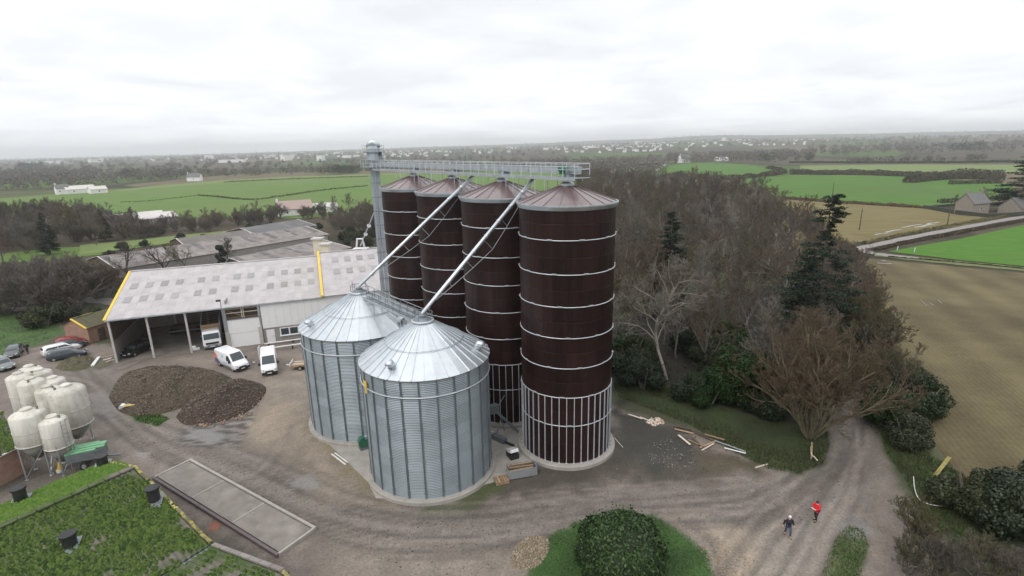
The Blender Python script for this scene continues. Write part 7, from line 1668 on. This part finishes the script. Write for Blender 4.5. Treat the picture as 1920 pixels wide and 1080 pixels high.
# ---- utility poles 
def upole(label, px, h, lean=0):
    o = thing('utility_pole', label, 'pole', tuple(G(*px))); MB().tube([(0, 0, 0), (0, lean, h)], [.17, .11], 8).build('pole', wood_dark, o); MB().bar((-.5, lean, h-.5), (.5, lean, h-.5), .1).build('cross_arm', wood_dark, o)
    for x in (-.4, 0, .4): MB().lathe([(.05, 0), (.06, .1), (.03, .16)], 8, (x, lean, h-.45)).build('insulator', white_paint, o)
upole('thick wooden utility pole beside the lane bank', (1776, 422), 8.5); upole('thin pole standing in the stubble field', (1611, 432), 7.0); upole('thin pole in the middle pasture', (1560, 372), 8.0)
for px in ((1682, 470), (1714, 473)): plank('white marker post at the edge of the bright green field', px, px, .12, white_paint) if False else tag(MB().bar((0, 0, 0), (.1, 0, 1.2), .12).build('marker_post', white_paint, None, loc=tuple(G(*px))), 'white marker post at the edge of the bright green field', 'post', 'marker posts at the green field')

# ---- the distant town: each house its own object
def town_house(seed):
    R_ = random.Random(seed); L, D, he = R_.uniform(9, 14), R_.uniform(7, 9), R_.uniform(4.5, 6.5); hr = he+D*.42
    m = MB().add([(-L/2, -D/2, -2), (L/2, -D/2, -2), (L/2, D/2, -2), (-L/2, D/2, -2), (-L/2, -D/2, he), (L/2, -D/2, he), (L/2, D/2, he), (-L/2, D/2, he), (-L/2, 0, hr), (L/2, 0, hr)], [(0, 1, 5, 4), (2, 3, 7, 6), (1, 2, 6, 9, 5), (3, 0, 4, 8, 7), (4, 5, 9, 8), (6, 7, 8, 9)])
    m.box((L/2-.5, 0, hr+.2), (.8, .8, 1.6)); me = m.mesh('town_house'); me.materials.append(wall_w); me.materials.append(slate)
    for i, p in enumerate(me.polygons): p.material_index = 1 if i in (4, 5) else 0
    return me
TH = [town_house(i) for i in range(6)]
def shed_mesh(L, D, h, roof):
    m = MB().box((0, 0, h/2-1), (L, D, h+2)); me = m.mesh('town_hall_block'); me.materials.append(wall_w); me.materials.append(roof); me.polygons[1].material_index = 1; return me
TW = [shed_mesh(60, 22, 9, pale_roof), shed_mesh(42, 18, 14, pale_roof), shed_mesh(80, 30, 8, pale_roof)]
rt = random.Random(5)
def town(n, x0, x1, d0, d1, meshes, name, label, cat, group, k=1.0):
    for i in range(n):
        x = x0+(x1-x0)*min(1, max(0, rt.gauss(.5, .27))) if k > 1 else rt.uniform(x0, x1); d = rt.uniform(d0**.5, d1**.5)**2; X = d*(x-960)/960; Y = d
        o = bpy.data.objects.new(name, meshes[i % len(meshes)]); col.objects.link(o); o.location = (X, Y, float(hz(X, Y))-.2); o.rotation_euler = (0, 0, rt.uniform(0, 6.28)); o.scale = (.85, .85, rt.uniform(.8, 1.1)); tag(o, label, cat, group)
HL = 'small white gabled house in the distant town'
town(100, 640, 960, 1700, 3600, TH, 'town_house', HL, 'house', 'houses of the distant town', 2)
town(105, 1040, 1300, 1500, 3400, TH, 'town_house', HL, 'house', 'houses of the distant town', 2)
town(50, 1270, 1520, 1700, 3600, TH, 'town_house', HL, 'house', 'houses of the distant town', 2)
town(28, 430, 660, 1800, 3400, TH, 'town_house', HL, 'house', 'houses of the distant town', 2)
town(16, 60, 420, 1900, 2600, TH, 'town_house', HL, 'house', 'houses of the distant town')
WL = 'long pale flat-roofed building in the distant town'
town(9, 430, 720, 1500, 2800, TW, 'town_block', WL, 'building', 'large pale buildings of the distant town')
town(9, 900, 1500, 2200, 3600, TW, 'town_block', WL, 'building', 'large pale buildings of the distant town')
town(6, 60, 300, 1900, 2400, TW, 'town_block', WL, 'building', 'large pale buildings of the distant town')

# ---- haze in the air
hzb = MB().box((0, 0, 0), (2, 2, 2)).build('haze', None); hzb.location = (0, 0, 68); hzb.scale = (9400, 9400, 74)
hm = bpy.data.materials.new('haze'); hm.use_nodes = True; hn = hm.node_tree; hn.nodes.remove(hn.nodes['Principled BSDF'])
pv = hn.nodes.new('ShaderNodeVolumePrincipled'); pv.inputs['Color'].default_value = (.94, .965, 1.0, 1); pv.inputs['Density'].default_value = 0.00022; pv.inputs['Anisotropy'].default_value = 0.7
hn.links.new(pv.outputs[0], hn.nodes['Material Output'].inputs['Volume']); hzb.data.materials.append(hm); stuff(hzb)
